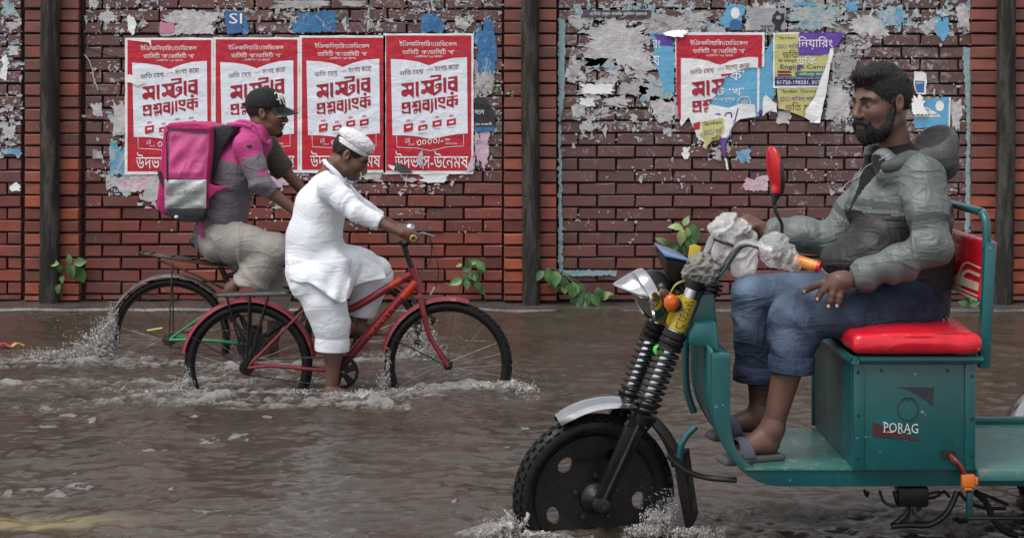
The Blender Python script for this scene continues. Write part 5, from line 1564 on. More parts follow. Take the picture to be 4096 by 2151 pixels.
# rear carrier
c0, c1 = B(862, 1178), B(1168, 1172)
car = MB()
for s_ in (-0.065, 0.065): car.tube([c0+Vector((0.02, s_, 0)), c1+Vector((0, s_, 0))], 0.0055, 8)
car.tube([c0+Vector((0.02, -0.065, 0)), c0+Vector((0, -0.03, 0)), c0+Vector((0, 0.03, 0)), c0+Vector((0.02, 0.065, 0))], 0.0055, 8)
cr = car.build('carrier', M['dark_steel'], bike)
for s_ in (-0.03, 0.0, 0.03): MB().tube([c0+Vector((0.005, s_, 0)), c1+Vector((0, s_, 0))], 0.004, 6).build('carrier_rail', M['dark_steel'], cr)
for k in range(4):
    q = c0 + (c1-c0)*(0.15+0.25*k); MB().tube([q+Vector((0, -0.065, -0.004)), q+Vector((0, 0.065, -0.004))], 0.004, 6).build('cross_bar', M['dark_steel'], cr)
for s_ in (-1, 1):
    for px in (905, 1000, 1075):
        MB().tube([B(px, 1180, s_*0.065), rh+Vector((0, s_*0.068, 0.0))], 0.0075 if px == 1000 else 0.0055, 8).build('carrier_strut', M['black_metal'], bike)
MB().tube([B(765, 1345, -0.05), rh+Vector((0, -0.066, 0))], 0.003, 6).build('mudguard_stay', M['black_metal'], bike)
MB().tube([B(1556, 1345, -0.05), fh+Vector((0, -0.058, 0))], 0.003, 6).build('mudguard_stay', M['black_metal'], bike)
# chain drive
cx = bb + Vector((0, -0.045, 0))
ring = MB().lathe([(0.066, -0.003), (0.076, -0.003), (0.076, 0.003), (0.066, 0.003), (0.066, -0.003)], cx, (0, -1, 0), 32)
for k in range(5):
    a = 2*math.pi*k/5+0.4; d = Vector((math.cos(a), 0, math.sin(a))); e = Vector((-d.z, 0, d.x))
    ring.prism([cx+d*0.012+e*0.012, cx+d*0.07+e*0.02, cx+d*0.07-e*0.02, cx+d*0.012-e*0.012], (0, 0.004, 0))
for k in range(38):
    a = 2*math.pi*k/38; d = Vector((math.cos(a), 0, math.sin(a))); e = Vector((-d.z, 0, d.x))
    ring.prism([cx+d*0.075+e*0.004, cx+d*0.082, cx+d*0.075-e*0.004], (0, 0.003, 0))
ring.build('chainring', M['black_metal'], bike)
rc = rh + Vector((0, -0.045, 0))
MB().lathe([(0.012, -0.02), (0.034, -0.02), (0.036, -0.008), (0.036, 0.006), (0.012, 0.008)], rc, (0, -1, 0), 20).build('rear_sprocket', M['black_metal'], bike)
ch = []
for k in range(13): a = R(90-180*k/12+0); ch.append(cx+Vector((math.cos(a)*0.079, 0, math.sin(a)*0.079)))
for k in range(9): a = R(270-180*k/8); ch.append(rc+Vector((math.cos(a)*0.036, 0, math.sin(a)*0.036)))
MB().tube(ch, 0.0042, 6, closed=True).build('chain', M['black_metal'], bike)
MB().tube([cx+Vector((0, -0.006, 0)), B(1330, 1600, -0.055)], 0.009, 8).build('crank', M['dark_steel'], bike)
MB().tube([bb+Vector((0, 0.05, 0)), B(1425, 1345, 0.07)], 0.009, 8).build('crank', M['dark_steel'], bike)
pp = B(1330, 1600, -0.1); MB().box(pp-Vector((0.045, 0.045, 0.011)), pp+Vector((0.045, 0.045, 0.011))).build('pedal', M['black_metal'], bike, bevel=0.004)
pp = B(1430, 1340, 0.12); MB().box(pp-Vector((0.045, 0.045, 0.011)), pp+Vector((0.045, 0.045, 0.011))).build('pedal', M['black_metal'], bike, bevel=0.004)

# ---- the delivery rider's old bicycle
RY = 9.15
A = lambda x, y, dy=0.0: P(x, y, RY+dy)
rh2, fh2 = A(684, 1352), A(1453, 1352)
bk2 = thing('bicycle', 'old roadster bicycle with grey mudguard and green stays under the delivery rider', 'bicycle', (rh2.x+0.54, RY, road_z(RY)))
WR2 = 0.336
wheel(bk2, rh2, WR2, 0.021, M['rubber'], M['rusty'], 30, 0, hub_w=0.06)
wheel(bk2, fh2, WR2, 0.021, M['rubber'], M['rusty'], 30, 0)
fender(bk2, rh2, WR2+0.012, 15, 172, M['fender_grey'], 0.032)
fender(bk2, fh2, WR2+0.012, 10, 165, M['black_metal'], 0.032)
t2 = lambda name, pts, r, mt, n=10: MB().tube(curve_pts(pts, 5), r, n).build(name, mt, bk2)
bb2 = A(1012, 1375)
t2('seat_tube', [bb2, A(930, 1180), A(858, 1005)], 0.015, M['black_metal'])
t2('top_tube', [A(905, 1105), A(1120, 1060), A(1338, 1020)], 0.014, M['black_metal'])
t2('down_tube', [bb2, A(1180, 1260), A(1362, 1120)], 0.015, M['black_metal'])
t2('head_tube', [A(1332, 1000), A(1368, 1140)], 0.02, M['black_metal'])
for s_ in (-1, 1):
    t2('seat_stay', [rh2+Vector((0, s_*0.06, 0)), A(826, 1255, s_*0.05), A(935, 1197, s_*0.025)], 0.008, M['green_paint'])
    t2('chain_stay', [rh2+Vector((0, s_*0.06, 0)), A(850, 1362, s_*0.055), bb2+Vector((0, s_*0.03, 0))], 0.010, M['green_paint'])
    t2('fork_leg', [A(1370, 1150, s_*0.05), A(1405, 1260, s_*0.055), fh2+Vector((0, s_*0.055, 0))], 0.010, M['black_metal'])
    t2('carrier_strut', [A(636, 1040, s_*0.06), A(770, 1095, s_*0.06), A(908, 1160, s_*0.03)], 0.006, M['rusty'])
    t2('carrier_strut', [A(690, 1050, s_*0.065), rh2+Vector((0, s_*0.066, 0))], 0.0045, M['rusty'])
k0, k1 = A(568, 1012), A(906, 1062)
car = MB()
for s_ in (-0.07, 0.07): car.tube([k0+Vector((0.02, s_, 0)), k1+Vector((0, s_, 0))], 0.006, 8)
car.tube([k0+Vector((0.02, -0.07, 0)), k0+Vector((0, -0.03, 0.004)), k0+Vector((0, 0.03, 0.004)), k0+Vector((0.02, 0.07, 0))], 0.007, 8)
cr = car.build('carrier', M['rusty'], bk2)
for s_ in (-0.035, 0, 0.035): MB().tube([k0+Vector((0.01, s_, 0)), k1+Vector((0, s_, 0))], 0.0045, 6).build('carrier_rail', M['rusty'], cr)
for k in range(4):
    q = k0+(k1-k0)*(0.12+0.24*k); MB().tube([q+Vector((0, -0.07, 0.006)), q+Vector((0, 0.07, 0.006))], 0.0045, 6).build('cross_bar', M['rusty'], cr)
t2('spring_clip', [A(790, 1030, -0.05), A(792, 1010, -0.02), A(796, 1035, 0.03)], 0.005, M['rusty'])
SF = Field(A(740, 1020, -0.15), A(960, 910, 0.15), 0.007)
SF.ell(A(815, 968), (0.085, 0.085, 0.038), k=0.01).cone(A(830, 968), A(915, 978), 0.04, 0.022, 0.03)
soft('saddle', [SF.nets(1)], M['plastic_black'], bk2)
for s_ in (-0.03, 0.03): t2('saddle_spring', [A(800, 985, s_), A(800, 1010, s_), A(858, 1005, s_*0.3)], 0.009, M['rusty'])
t2('mudguard_stay', [A(502, 1290, -0.05), rh2+Vector((0, -0.07, 0))], 0.004, M['rusty'])
t2('handlebar', [P(1205, 862, RY-0.24), P(1270, 850, RY-0.2), P(1330, 890, RY-0.05), P(1330, 890, RY+0.05), P(1290, 815, RY+0.2), P(1232, 800, RY+0.26)], 0.011, M['old_chrome'])
t2('stem', [A(1332, 1000), A(1328, 890)], 0.013, M['old_chrome'])
cx = bb2+Vector((0, -0.04, 0))
MB().lathe([(0.02, -0.003), (0.085, -0.003), (0.085, 0.003), (0.02, 0.003), (0.02, -0.003)], cx, (0, -1, 0), 28).build('chainring', M['black_metal'], bk2)
rc = rh2+Vector((0, -0.04, 0))
MB().lathe([(0.0, -0.02), (0.036, -0.02), (0.038, 0.004), (0.0, 0.008)], rc, (0, -1, 0), 20).build('rear_sprocket', M['rusty'], bk2)
ch = [cx+Vector((math.cos(R(90-180*k/12))*0.085, 0, math.sin(R(90-180*k/12))*0.085)) for k in range(13)] + [rc+Vector((math.cos(R(270-180*k/8))*0.037, 0, math.sin(R(270-180*k/8))*0.037)) for k in range(9)]
MB().tube(ch, 0.004, 6, closed=True).build('chain', M['rusty'], bk2)
t2('crank', [cx+Vector((0, -0.01, 0)), A(918, 1258, -0.07)], 0.009, M['rusty'])
t2('crank', [bb2+Vector((0, 0.05, 0)), A(1105, 1490, 0.07)], 0.009, M['rusty'])
for q in (A(915, 1262, -0.12), A(1108, 1492, 0.12)):
    MB().box(q-Vector((0.05, 0.05, 0.012)), q+Vector((0.05, 0.05, 0.012))).build('pedal', M['rubber'], bk2, bevel=0.004)
MB().prism([A(980, 1300, -0.02), A(1050, 1300, -0.02), A(1040, 1430, -0.02), A(985, 1430, -0.02)], (0, 0.01, 0)).build('mud_flap', M['rubber'], bk2)
t2('reflector_tag', [A(590, 1322, -0.06), A(650, 1312, -0.06)], 0.006, M['wire_yellow'])
# ---------------------------------------------------------------- teal battery rickshaw
VY, NY, FY = 5.445, 5.10, 5.80
z4, z5, z6 = ZM(2400, 850, 2.46), ZM(2000, 850, 1.04), ZM(2900, 200, 1.289)
z7, z8, z9 = ZM(2700, 900, 1.288), ZM(3200, 1100, 1.287), ZM(3700, 900, 2.71)
rk = thing('battery_rickshaw', 'teal three-wheeled battery rickshaw with red vinyl seat and chrome headlamp', 'rickshaw', (1.1, VY, road_z(VY)))
def rt(name, pts, r, mt, n=10, sm=5, par=None, **k):
    return MB().tube(curve_pts(pts, sm), r, n, **k).build(name, mt, par or rk)
PSI = R(12)
fdir = Vector((-math.cos(PSI), -math.sin(PSI), 0)); lat = Vector((math.sin(PSI), -math.cos(PSI), 0)); upv = Vector((0, 0, 1))

def disc_wheel(c, Rr, tr, axis, holes, par):
    axis = Vector(axis).normalized(); e1 = (Vector((1, 0, 0)) - axis*axis.x).normalized(); e2 = e1.cross(axis)*-1
    if e2.z < 0: e2 = -e2
    Rt = Rr-tr
    q = lambda x, y, h: c + e1*x + e2*y + axis*h
    cts = [circ(0, 0, Rt-tr*0.35, None, 48)]
    for a in holes:
        ca, sa = math.cos(R(a)), math.sin(R(a))
        cts.append([(ca*(0.152+0.022*math.cos(t))-sa*0.029*math.sin(t), sa*(0.152+0.022*math.cos(t))+ca*0.029*math.sin(t)) for t in [2*math.pi*k/16 for k in range(16)]])
    V, F = fill(cts)
    m = MB()
    dish = lambda r_: 0.030 - 0.014*math.exp(-((r_-0.11)/0.05)**2)
    for s_ in (1, -1): m.add([q(x, y, s_*dish(math.hypot(x, y))*0.5) for x, y in V], F)
    for ct in cts[1:]:
        n = len(ct); m.add([q(x, y, 0.5*dish(math.hypot(x, y))) for x, y in ct]+[q(x, y, -0.5*dish(math.hypot(x, y))) for x, y in ct], [(i, (i+1) % n, n+(i+1) % n, n+i) for i in range(n)])
    w = m.build('wheel', M['black_metal'], par)
    MB().lathe([(Rt-tr*0.5, -0.03), (Rt-tr*0.15, -0.036), (Rt-tr*0.1, -0.030), (Rt-tr*0.45, -0.02), (Rt-tr*0.45, 0.02), (Rt-tr*0.1, 0.030), (Rt-tr*0.15, 0.036), (Rt-tr*0.5, 0.03), (Rt-tr*0.5, -0.03)], c, axis, 48).build('rim', M['black_metal'], w)
    ty = MB().lathe([(Rt+tr*math.cos(a), tr*0.95*math.sin(a)) for a in [2*math.pi*k/14 for k in range(15)]], c, axis, 72)
    nk = 46
    for k in range(nk):
        for lt, ph in ((-0.75, 0), (-0.25, 0.5), (0.25, 0), (0.75, 0.5)):
            a = 2*math.pi*(k+ph)/nk; er = e1*math.cos(a)+e2*math.sin(a); et = e2*math.cos(a)-e1*math.sin(a)
            nr = er*math.cos(lt)+axis*math.sin(lt); sd_ = nr.cross(et); o_ = c+er*Rt+nr*tr*0.97
            vs = [o_+nr*e_+et*s1*0.0105+sd_*s2*0.0085 for e_ in (-0.005, 0.0075) for s1, s2 in ((-1, -1), (1, -1), (1, 1), (-1, 1))]
            ty.add(vs, [(0,3,2,1),(4,5,6,7),(0,1,5,4),(1,2,6,5),(2,3,7,6),(3,0,4,7)])
    ty.build('tyre', M['rubber'], w)
    MB().lathe([(0, 0.060), (0.022, 0.058), (0.030, 0.045), (0.052, 0.030), (0.055, 0.012), (0.055, -0.012), (0.052, -0.03), (0.03, -0.045), (0, -0.06)], c, axis, 24).build('hub', M['black_metal'], w)
    for k in range(5):
        a = 2*math.pi*k/5+0.3; p_ = q(0.075*math.cos(a), 0.075*math.sin(a), 0.018)
        MB().lathe([(0, 0.010), (0.008, 0.009), (0.008, -0.006)], p_, axis, 8).build('wheel_nut', M['dark_steel'], w)
    return w
fc = P(2376, 1985, VY)
disc_wheel(fc, 0.272, 0.035, lat, [-6, 66, 132, 200, 276], rk)

# fork: slider arms, springs, chrome stanchions, yellow shrouds
nearY = VY-0.098
ax0, ax1 = P(2591, 1610, nearY), P(2768, 1159, nearY)
fa = (ax1-ax0).normalized()
def fork_pt(px_y):      # point on the near leg's axis at a photo row
    t = (px_y-1610)/(1159-1610); return ax0+(ax1-ax0)*t
for side in (0, 1):
    off = -lat*0.205*side
    lo_, hi_ = fork_pt(1660)+off, fork_pt(1395)+off
    ah = fc + lat*(0.075 if side == 0 else -0.075)
    arm = MB()
    top_ = fork_pt(1665)+off
    w_ = fa.cross(lat).normalized()
    a0_, a1_ = ah, P(2545, 1690, nearY)+off
    d_ = (a1_-a0_).normalized(); s2 = d_.cross(lat).normalized()
    arm.prism([a0_+s2*0.026-d_*0.02, a0_-s2*0.026-d_*0.02, a1_-s2*0.036, a1_+s2*0.030], lat*0.028)
    arm.build('fork_arm', M['black_metal'], rk, bevel=0.006)
    rib = MB().tube([a0_+lat*0.03, a0_+(a1_-a0_)*0.5+lat*0.032, a1_+lat*0.03], 0.0075, 8).build('arm_rib', M['dark_steel'], rk)
    MB().lathe([(0, 0.052), (0.012, 0.052), (0.012, 0.045), (0.022, 0.044), (0.022, 0.03), (0.03, 0.028), (0.03, 0)], ah, lat if side == 0 else -lat, 14).build('axle_nut', M['dark_steel'], rk)
    bl_ = MB().prism([a1_-s2*0.04-d_*0.02, a1_+s2*0.035-d_*0.02, fork_pt(1600)+off-w_*0.038, fork_pt(1600)+off+w_*0.045], lat*0.03)
    bl_.build('fork_bracket', M['black_metal'], rk, bevel=0.006)
    MB().tube([lo_, fork_pt(1380)+off], 0.021, 14).build('stanchion', M['chrome'], rk)
    n_ = 11*14
    e1 = lat; e2 = fa.cross(lat).normalized()
    hp = []
    for k in range(n_+1):
        t = k/n_; a = 2*math.pi*11*t
        hp.append(lo_+(hi_-lo_)*t+(e1*math.cos(a)+e2*math.sin(a))*0.037)
    MB().tube(hp, 0.0058, 7).build('spring', M['dark_steel'], rk)
    MB().tube([fork_pt(1690)+off, fork_pt(1655)+off], [0.036, 0.042], 18).build('spring_seat', M['black_metal'], rk)
    MB().lathe([(0.0, 0), (0.040, 0.0), (0.041, 0.01), (0.036, 0.015), (0.041, 0.02), (0.041, 0.03), (0.036, 0.036), (0.040, 0.042), (0.038, 0.062), (0.0, 0.062)], hi_, fa, 20).build('rubber_boot', M['rubber'], rk)
    MB().lathe([(0.026, 0), (0.030, 0.003), (0.030, 0.022), (0.026, 0.025)], fork_pt(1345)+off, fa, 20).build('chrome_collar', M['chrome'], rk)
    sh = MB().tube([fork_pt(1318)+off, fork_pt(1190)+off], 0.029, 22).build('fork_shroud', M['yellow'], rk)
    MB().tube([fork_pt(1192)+off, fork_pt(1150)+off], 0.0245, 20).build('fork_tube', M['chrome'], rk)
    MB().tube([fork_pt(1156)+off, fork_pt(1122)+off], [0.031, 0.034], 18).build('fork_clamp', M['black_metal'], rk)
    if side == 0:
        V2, F2 = text2d('SKGGOLD', 0.01)
        st_, en_ = fork_pt(1196), fork_pt(1312)
        vv = []
        for u, v in V2:
            ang = R(58) - (v-0.5)*0.95      # wrap round the shroud
            vv.append(st_+(en_-st_)*(0.03+0.94*u) + (Vector((0, -1, 0))*math.sin(R(90)-(v-0.5)*0.95) + Vector((1, 0, 0))*math.sin((v-0.42)*1.0))*0.0300)
        o_ = obj('lettering', new_mesh('lettering', vv, F2), M['black_letter'], sh)
# triple clamp, bracket, indicator
MB().prism([P(*z4(860, 650), 5.36), P(*z4(1010, 690), 5.36), P(*z4(1000, 760), 5.36), P(*z4(840, 730), 5.36)], (-0.042, 0.2, 0)).build('triple_clamp', M['black_metal'], rk, bevel=0.008)
MB().prism([P(*z4(870, 780), 5.335), P(*z4(800, 815), 5.33), P(*z4(740, 820), 5.33), P(*z4(660, 765), 5.33), P(*z4(600, 750), 5.33), P(*z4(575, 795), 5.33), P(*z4(620, 850), 5.33), P(*z4(690, 960), 5.33), P(*z4(650, 1080), 5.33), P(*z4(670, 1115), 5.335), P(*z4(720, 1110), 5.335)], (0, 0.006, 0)).build('lamp_bracket', M['yellow'], rk, bevel=0.0015)
MB().lathe([(0, 0.008), (0.009, 0.007), (0.012, 0.004), (0.016, 0.003), (0.016, -0.004)], P(*z4(632, 795), 5.325), (0, -1, 0.1), 16).build('bolt', M['rusty'], rk)
ind = MB().sphere(P(*z4(700, 888), 5.305), 0.026, 16, 10, (0.95, 0.8, 1.15)).build('indicator_lamp', M['amber'], rk)
MB().sphere(P(*z4(742, 905), 5.315), 0.025, 14, 8, (0.9, 0.7, 1.0)).build('lamp_base', M['plastic_black'], ind)
MB().sphere(P(*z4(610, 745), 5.40), 0.022, 12, 8).build('horn', M['plastic_black'], rk)
rt('speedometer_cable', [P(*z4(700, 780), 5.33), P(*z4(740, 715), 5.32), P(*z4(800, 680), 5.33), P(*z4(860, 672), 5.36)], 0.003, M['wire_yellow'], 6)
MB().lathe([(0.010, 0), (0.018, 0.004), (0.018, 0.010), (0.010, 0.014)], P(*z5(655, 572), 5.34), (0.3, -0.9, 0.2), 16).build('green_clip', M['green_plastic'], rk)

# headlamp
hc = P(*z4(480, 800), 5.46); ha = Vector((-0.90, -0.22, -0.38)).normalized()
hp = [(0.0, -0.085), (0.03, -0.082), (0.055, -0.066), (0.073, -0.04), (0.080, -0.012)]
hl = MB().lathe(hp, hc, ha, 30).build('headlamp', M['plastic_black'], rk)
MB().lathe([(0.080, -0.014), (0.090, -0.010), (0.093, 0.004), (0.092, 0.026), (0.085, 0.032), (0.078, 0.028)], hc, ha, 36).build('lamp_rim', M['chrome'], hl)
MB().lathe([(0.0, 0.040), (0.04, 0.036), (0.078, 0.024)], hc, ha, 30).build('lamp_glass', M['old_chrome'], hl)
e_up = (Vector((0, 0, 1))-ha*ha.z).normalized()
vis = MB(); base = []; N_ = 16
rows = []
for i in range(5):
    t = i/4; row = []
    for k in range(N_+1):
        a = R(-88+176*k/N_); sdv = ha.cross(e_up)
        ext = 0.028 + t*0.078*math.cos(a*0.96)
        rr = 0.0925 - 0.010*t
        row.append(hc + (e_up*math.cos(a)+sdv*math.sin(a))*rr + ha*ext)
    rows.append(row)
vis.add([p for r_ in rows for p in r_], [(i*(N_+1)+k, i*(N_+1)+k+1, (i+1)*(N_+1)+k+1, (i+1)*(N_+1)+k) for i in range(4) for k in range(N_)])
vo = vis.build('lamp_visor', M['chrome'], hl)
md = vo.modifiers.new('s', 'SOLIDIFY'); md.thickness = 0.003
# dashboard pod with blue glossy lid, ignition key with gold tag
tp_ = [P(*z4(528, 322), 5.56), P(*z4(745, 402), 5.56), P(*z4(890, 500), 5.38), P(*z4(640, 448), 5.36)]
bt_ = [P(*z4(600, 520), 5.54), P(*z4(770, 540), 5.54), P(*z4(860, 640), 5.40), P(*z4(690, 690), 5.40)]
MB().add(tp_+bt_, [(0, 1, 2, 3), (7, 6, 5, 4), (0, 4, 5, 1), (1, 5, 6, 2), (2, 6, 7, 3), (3, 7, 4, 0)]).build('dashboard', M['plastic_black'], rk, bevel=0.006)
n_t = (tp_[1]-tp_[0]).cross(tp_[3]-tp_[0]).normalized(); n_t = n_t if n_t.z > 0 else -n_t
cq = sum(tp_, Vector())/4
MB().prism([cq+(p-cq)*1.03+n_t*0.004 for p in tp_], n_t*0.006).build('dashboard_lid', M['screen_blue'], rk, bevel=0.002)
MB().tube([P(*z4(760, 600), 5.47), P(*z4(900, 760), 5.46)], [0.045, 0.03], 14).build('dashboard_stalk', M['plastic_black'], rk)
kc = P(*z4(932, 392), 5.38)
MB().prism([kc+Vector((-0.022, 0, -0.02)), kc+Vector((-0.016, 0, 0.022)), kc+Vector((0.004, 0.004, 0.026)), kc+Vector((0.024, 0.008, 0.016)), kc+Vector((0.010, 0, -0.020)), kc+Vector((-0.008, 0, -0.027))], (0, 0.012, 0)).build('key_tag', M['yellow'], rk, bevel=0.003)
rt('key', [kc+Vector((-0.005, 0.005, -0.02)), P(*z4(905, 470), 5.39)], 0.004, M['chrome'], 6)
# handlebar
nb = [P(2840, 1150, 5.42), P(2850, 1122, 5.42), P(2893, 1075, 5.38), P(2945, 998, 5.32), P(2989, 973, 5.27), P(3045, 985, 5.21), P(3110, 1012, 5.16), P(3180, 1040, 5.13), P(3268, 1066, 5.10)]
rt('handlebar', nb[:8], 0.0125, M['chrome'], 14)
fb = [P(2800, 1075, 5.50), P(2830, 1000, 5.56), P(2852, 950, 5.62), P(2885, 938, 5.68), P(2950, 935, 5.74), P(3005, 928, 5.80)]
rt('handlebar', fb, 0.0125, M['chrome'], 14)
rt('brake_lever', [P(2856, 952, 5.60), P(2900, 970, 5.60), P(2938, 990, 5.62)], 0.008, M['old_chrome'], 8)
MB().tube([P(2940, 932, 5.73), P(3010, 927, 5.81)], 0.017, 12).build('grip', M['plastic_black'], rk)
g_ = MB().tube([nb[6], nb[7]], [0.019, 0.0195], 14).build('throttle_housing', M['dark_steel'], rk)
g2 = MB().tube([nb[7], nb[8]], [0.0195, 0.0175], 16).build('grip', M['amber_plastic'], rk)
MB().tube([nb[8], nb[8]+(nb[8]-nb[7]).normalized()*0.010], 0.0185, 14).build('grip_end', M['red_plastic'], g2)
sw = MB().box(P(3085, 1040, 5.17), P(3135, 985, 5.11)).build('switch_box', M['plastic_black'], rk, bevel=0.008)
MB().sphere(P(3117, 1022, 5.11), 0.012, 10, 6, (0.4, 0.6, 1)).build('switch_button', M['amber'], sw)
rt('brake_cable', [P(3275, 1060, 5.12), P(3300, 1090, 5.14), P(3330, 1105, 5.2)], 0.003, M['wire_white'], 6)
# mirror
mst = [P(3094, 797, 5.12), P(3103, 845, 5.12), P(3124, 888, 5.13), P(3128, 915, 5.14), P(3124, 990, 5.15)]
rt('mirror_stem', mst, 0.0058, M['plastic_black'], 8)
mc = P(3102, 690, 5.12); MX = Matrix.Rotation(R(-10), 3, 'Y') @ Matrix.Rotation(R(24), 3, 'Z')
mirm = Field(mc-Vector((0.09, 0.09, 0.12)), mc+Vector((0.09, 0.09, 0.12)), 0.003)
mirm.ell(mc+Vector((0, 0, 0.005)), (0.017, 0.042, 0.080), np.array(MX), k=0.004)
mirm.cone(mc+Vector((0, 0, -0.06)), mc+Vector((-0.004, 0, -0.095)), 0.012, 0.009, 0.02)
Vm, Qm = mirm.nets(1)
mxn = np.array(MX)
loc_x = lambda c: (c-np.array(mc))@mxn[:, 0]
soft('mirror', [(Vm, Qm)], [M['red_plastic'], M['plastic_black']], rk, lambda c: ((loc_x(c) > 0.006) | (CX+c[:, 0]*FPX/c[:, 1] > 3121) | (c[:, 2] < mc.z-0.064)).astype(int))

# front mudguard: chrome nose, dull rear part, rubber flap
def arc(c, r0, r1, a0, a1, mt, w, name, axis=lat):
    e1 = -Vector((axis.y, -axis.x, 0)).normalized() if False else Vector((-axis.y, axis.x, 0)).normalized()
    if e1.x < 0: e1 = -e1
    m = MB(); n = 22; prof = [(-w, -0.022), (-w*0.9, -0.006), (-w*0.5, 0.004), (0, 0.008), (w*0.5, 0.004), (w*0.9, -0.006), (w, -0.022)]
    vs = []
    for th in (0, -0.003):
        for k in range(n+1):
            t = k/n; a = R(a0+(a1-a0)*t); rr = r0+(r1-r0)*t
            tap = 1.0 - 0.35*max(0, (0.18-t)/0.18) if name == 'front_mudguard' else 1
            for s_, h_ in prof: vs.append(c+(e1*math.cos(a)+upv*math.sin(a))*(rr+h_+th)+axis*s_*tap)
    q_ = len(prof); off = (n+1)*q_
    fs = [(o_+k*q_+i, o_+k*q_+i+1, o_+(k+1)*q_+i+1, o_+(k+1)*q_+i) for o_ in (0, off) for k in range(n) for i in range(q_-1)]
    for k in range(n):
        fs += [(k*q_, (k+1)*q_, off+(k+1)*q_, off+k*q_), (k*q_+q_-1, (k+1)*q_+q_-1, off+(k+1)*q_+q_-1, off+k*q_+q_-1)]
    for i in range(q_-1):
        fs += [(i, i+1, off+i+1, off+i), (n*q_+i, n*q_+i+1, off+n*q_+i+1, off+n*q_+i)]
    m.add(vs, fs)
    return m.build(name, mt, rk)
arc(fc, 0.302, 0.345, 116, 66, M['chrome'], 0.058, 'front_mudguard')
arc(fc, 0.335, 0.322, 58, 14, M['fender_grey'], 0.052, 'rear_mudguard')
MB().prism([P(2690, 1820, 5.37), P(2735, 1818, 5.37), P(2772, 2080, 5.37), P(2765, 2112, 5.37), P(2742, 2118, 5.37), P(2715, 1980, 5.37)], (0.03, 0.11, 0)).build('mud_flap', M['rubber'], rk, bevel=0.003)
for s_ in (1, -1): rt('mudguard_stay', [fc+lat*0.07*s_, fc+lat*0.06*s_+Vector((0.10, 0, 0.16)), fc+lat*0.055*s_+Vector((0.19, 0, 0.27))], 0.006, M['black_metal'], 8)

# frame rails with curved leg shield, both sides
outer = [(190,665),(188,800),(190,920),(205,1030),(245,1130),(320,1240),(420,1318),(520,1345)]
inner = [(420,1255),(362,1215),(312,1140),(290,1040),(285,920),(285,800),(285,665)]
oc = curve_pts([P(*z7(*p), 5.14) for p in outer], 4); ic = curve_pts([P(*z7(*p), 5.14) for p in inner], 4)
zt_, zb_ = ic[0].z, oc[-1].z
XR = 2.55
rail = oc + [Vector((XR, 5.14, zb_)), Vector((XR, 5.14, zt_))] + ic
MB().prism(rail, (0, 0.045, 0)).build('side_rail', M['teal'], rk, bevel=0.004)
MB().prism([p+Vector((0, 0.56, 0)) for p in rail], (0, 0.045, 0)).build('side_rail', M['teal'], rk, bevel=0.004)
sh_v = []; n = len(oc)
for p in oc:
    d = Vector((0.010, 0, 0.006)); sh_v += [p+d+Vector((0, 0.044, 0)), p+d+Vector((0, 0.562, 0))]
shm = MB().add(sh_v, [(2*i, 2*i+1, 2*i+3, 2*i+2) for i in range(n-1)]).build('leg_shield', M['teal'], rk)
md = shm.modifiers.new('s', 'SOLIDIFY'); md.thickness = 0.006
ztop = oc[0].z; xl = oc[0].x
rt('shield_bar', [Vector((xl-0.012, 5.72, ztop+0.08)), Vector((xl-0.020, 5.735, ztop-0.1)), Vector((xl-0.015, 5.735, ztop-0.22)), Vector((xl+0.01, 5.73, ztop-0.30))], 0.013, M['teal'], 10)
MB().prism([P(*z4(1150, 1085), 5.30), P(*z4(940, 1095), 5.30), P(*z4(880, 1200), 5.30), P(*z4(870, 1300), 5.30), P(*z4(1030, 1320), 5.30), P(*z7(190, 668), 5.30), P(*z7(285, 668), 5.30), P(*z4(1175, 1330), 5.30)], (0, 0.30, 0)).build('head_block', M['teal'], rk, bevel=0.007)
MB().prism([P(*z4(1000, 800), 5.38), P(*z4(1125, 800), 5.38), P(*z4(1150, 1090), 5.38), P(*z4(840, 1230), 5.38)], (0, 0.11, 0)).build('steering_neck', M['teal'], rk, bevel=0.006)
MB().tube([P(*z4(1080, 660), 5.43), P(*z4(1010, 900), 5.43)], 0.036, 16).build('steering_tube', M['black_metal'], rk)
for k in range(3):
    MB().lathe([(0.036, -0.006), (0.046, -0.004), (0.046, 0.004), (0.036, 0.006)], P(*z4(1085-k*14, 690+k*45), 5.43), (0.25, 0, 0.97), 18).build('bearing_ring', M['dark_steel'], rk)
rt('bracket_tube', [P(*z5(815, 888), 5.25), P(*z5(778, 925), 5.25), P(*z5(755, 965), 5.25), P(*z5(748, 1015), 5.26)], 0.011, M['teal'], 10)
rt('brake_cable', [P(*z5(700, 1010), 5.3), P(*z5(735, 1045), 5.3), P(*z5(790, 1080), 5.3), P(*z5(870, 1103), 5.3), P(*z5(985, 1112), 5.28)], 0.009, M['wire_black'], 10)

# floor, battery box, deck
xb0, xb1 = 1.075, 1.449
zf_ = zt_ + 0.003
MB().box((ic[2].x-0.02, 5.135, zf_-0.006), (XR, 5.76, zf_)).build('floor', M['teal_floor'], rk)
MB().box((1.46, 5.09, zf_-0.03), (XR, 5.82, zf_+0.004)).build('deck', M['teal_deck'], rk, bevel=0.004)
MB().box((xb1+0.005, 5.80, zf_+0.003), (XR, 5.83, zf_+0.028)).build('deck_edge', M['teal'], rk, bevel=0.003)
zbx = HC-(1440-YH)*NY/FPX
bx_ = MB().box((xb0, NY, zf_+0.001), (xb1, FY, zbx)).build('battery_box', M['teal'], rk, bevel=0.005)
MB().box((xb0-0.004, NY-0.006, zf_+0.002), (xb0+0.030, NY+0.04, zbx)).build('box_edge', M['teal'], bx_, bevel=0.003)
MB().box((xb1-0.028, NY-0.006, zf_+0.002), (xb1+0.004, NY+0.04, zbx)).build('box_edge', M['teal'], bx_, bevel=0.003)
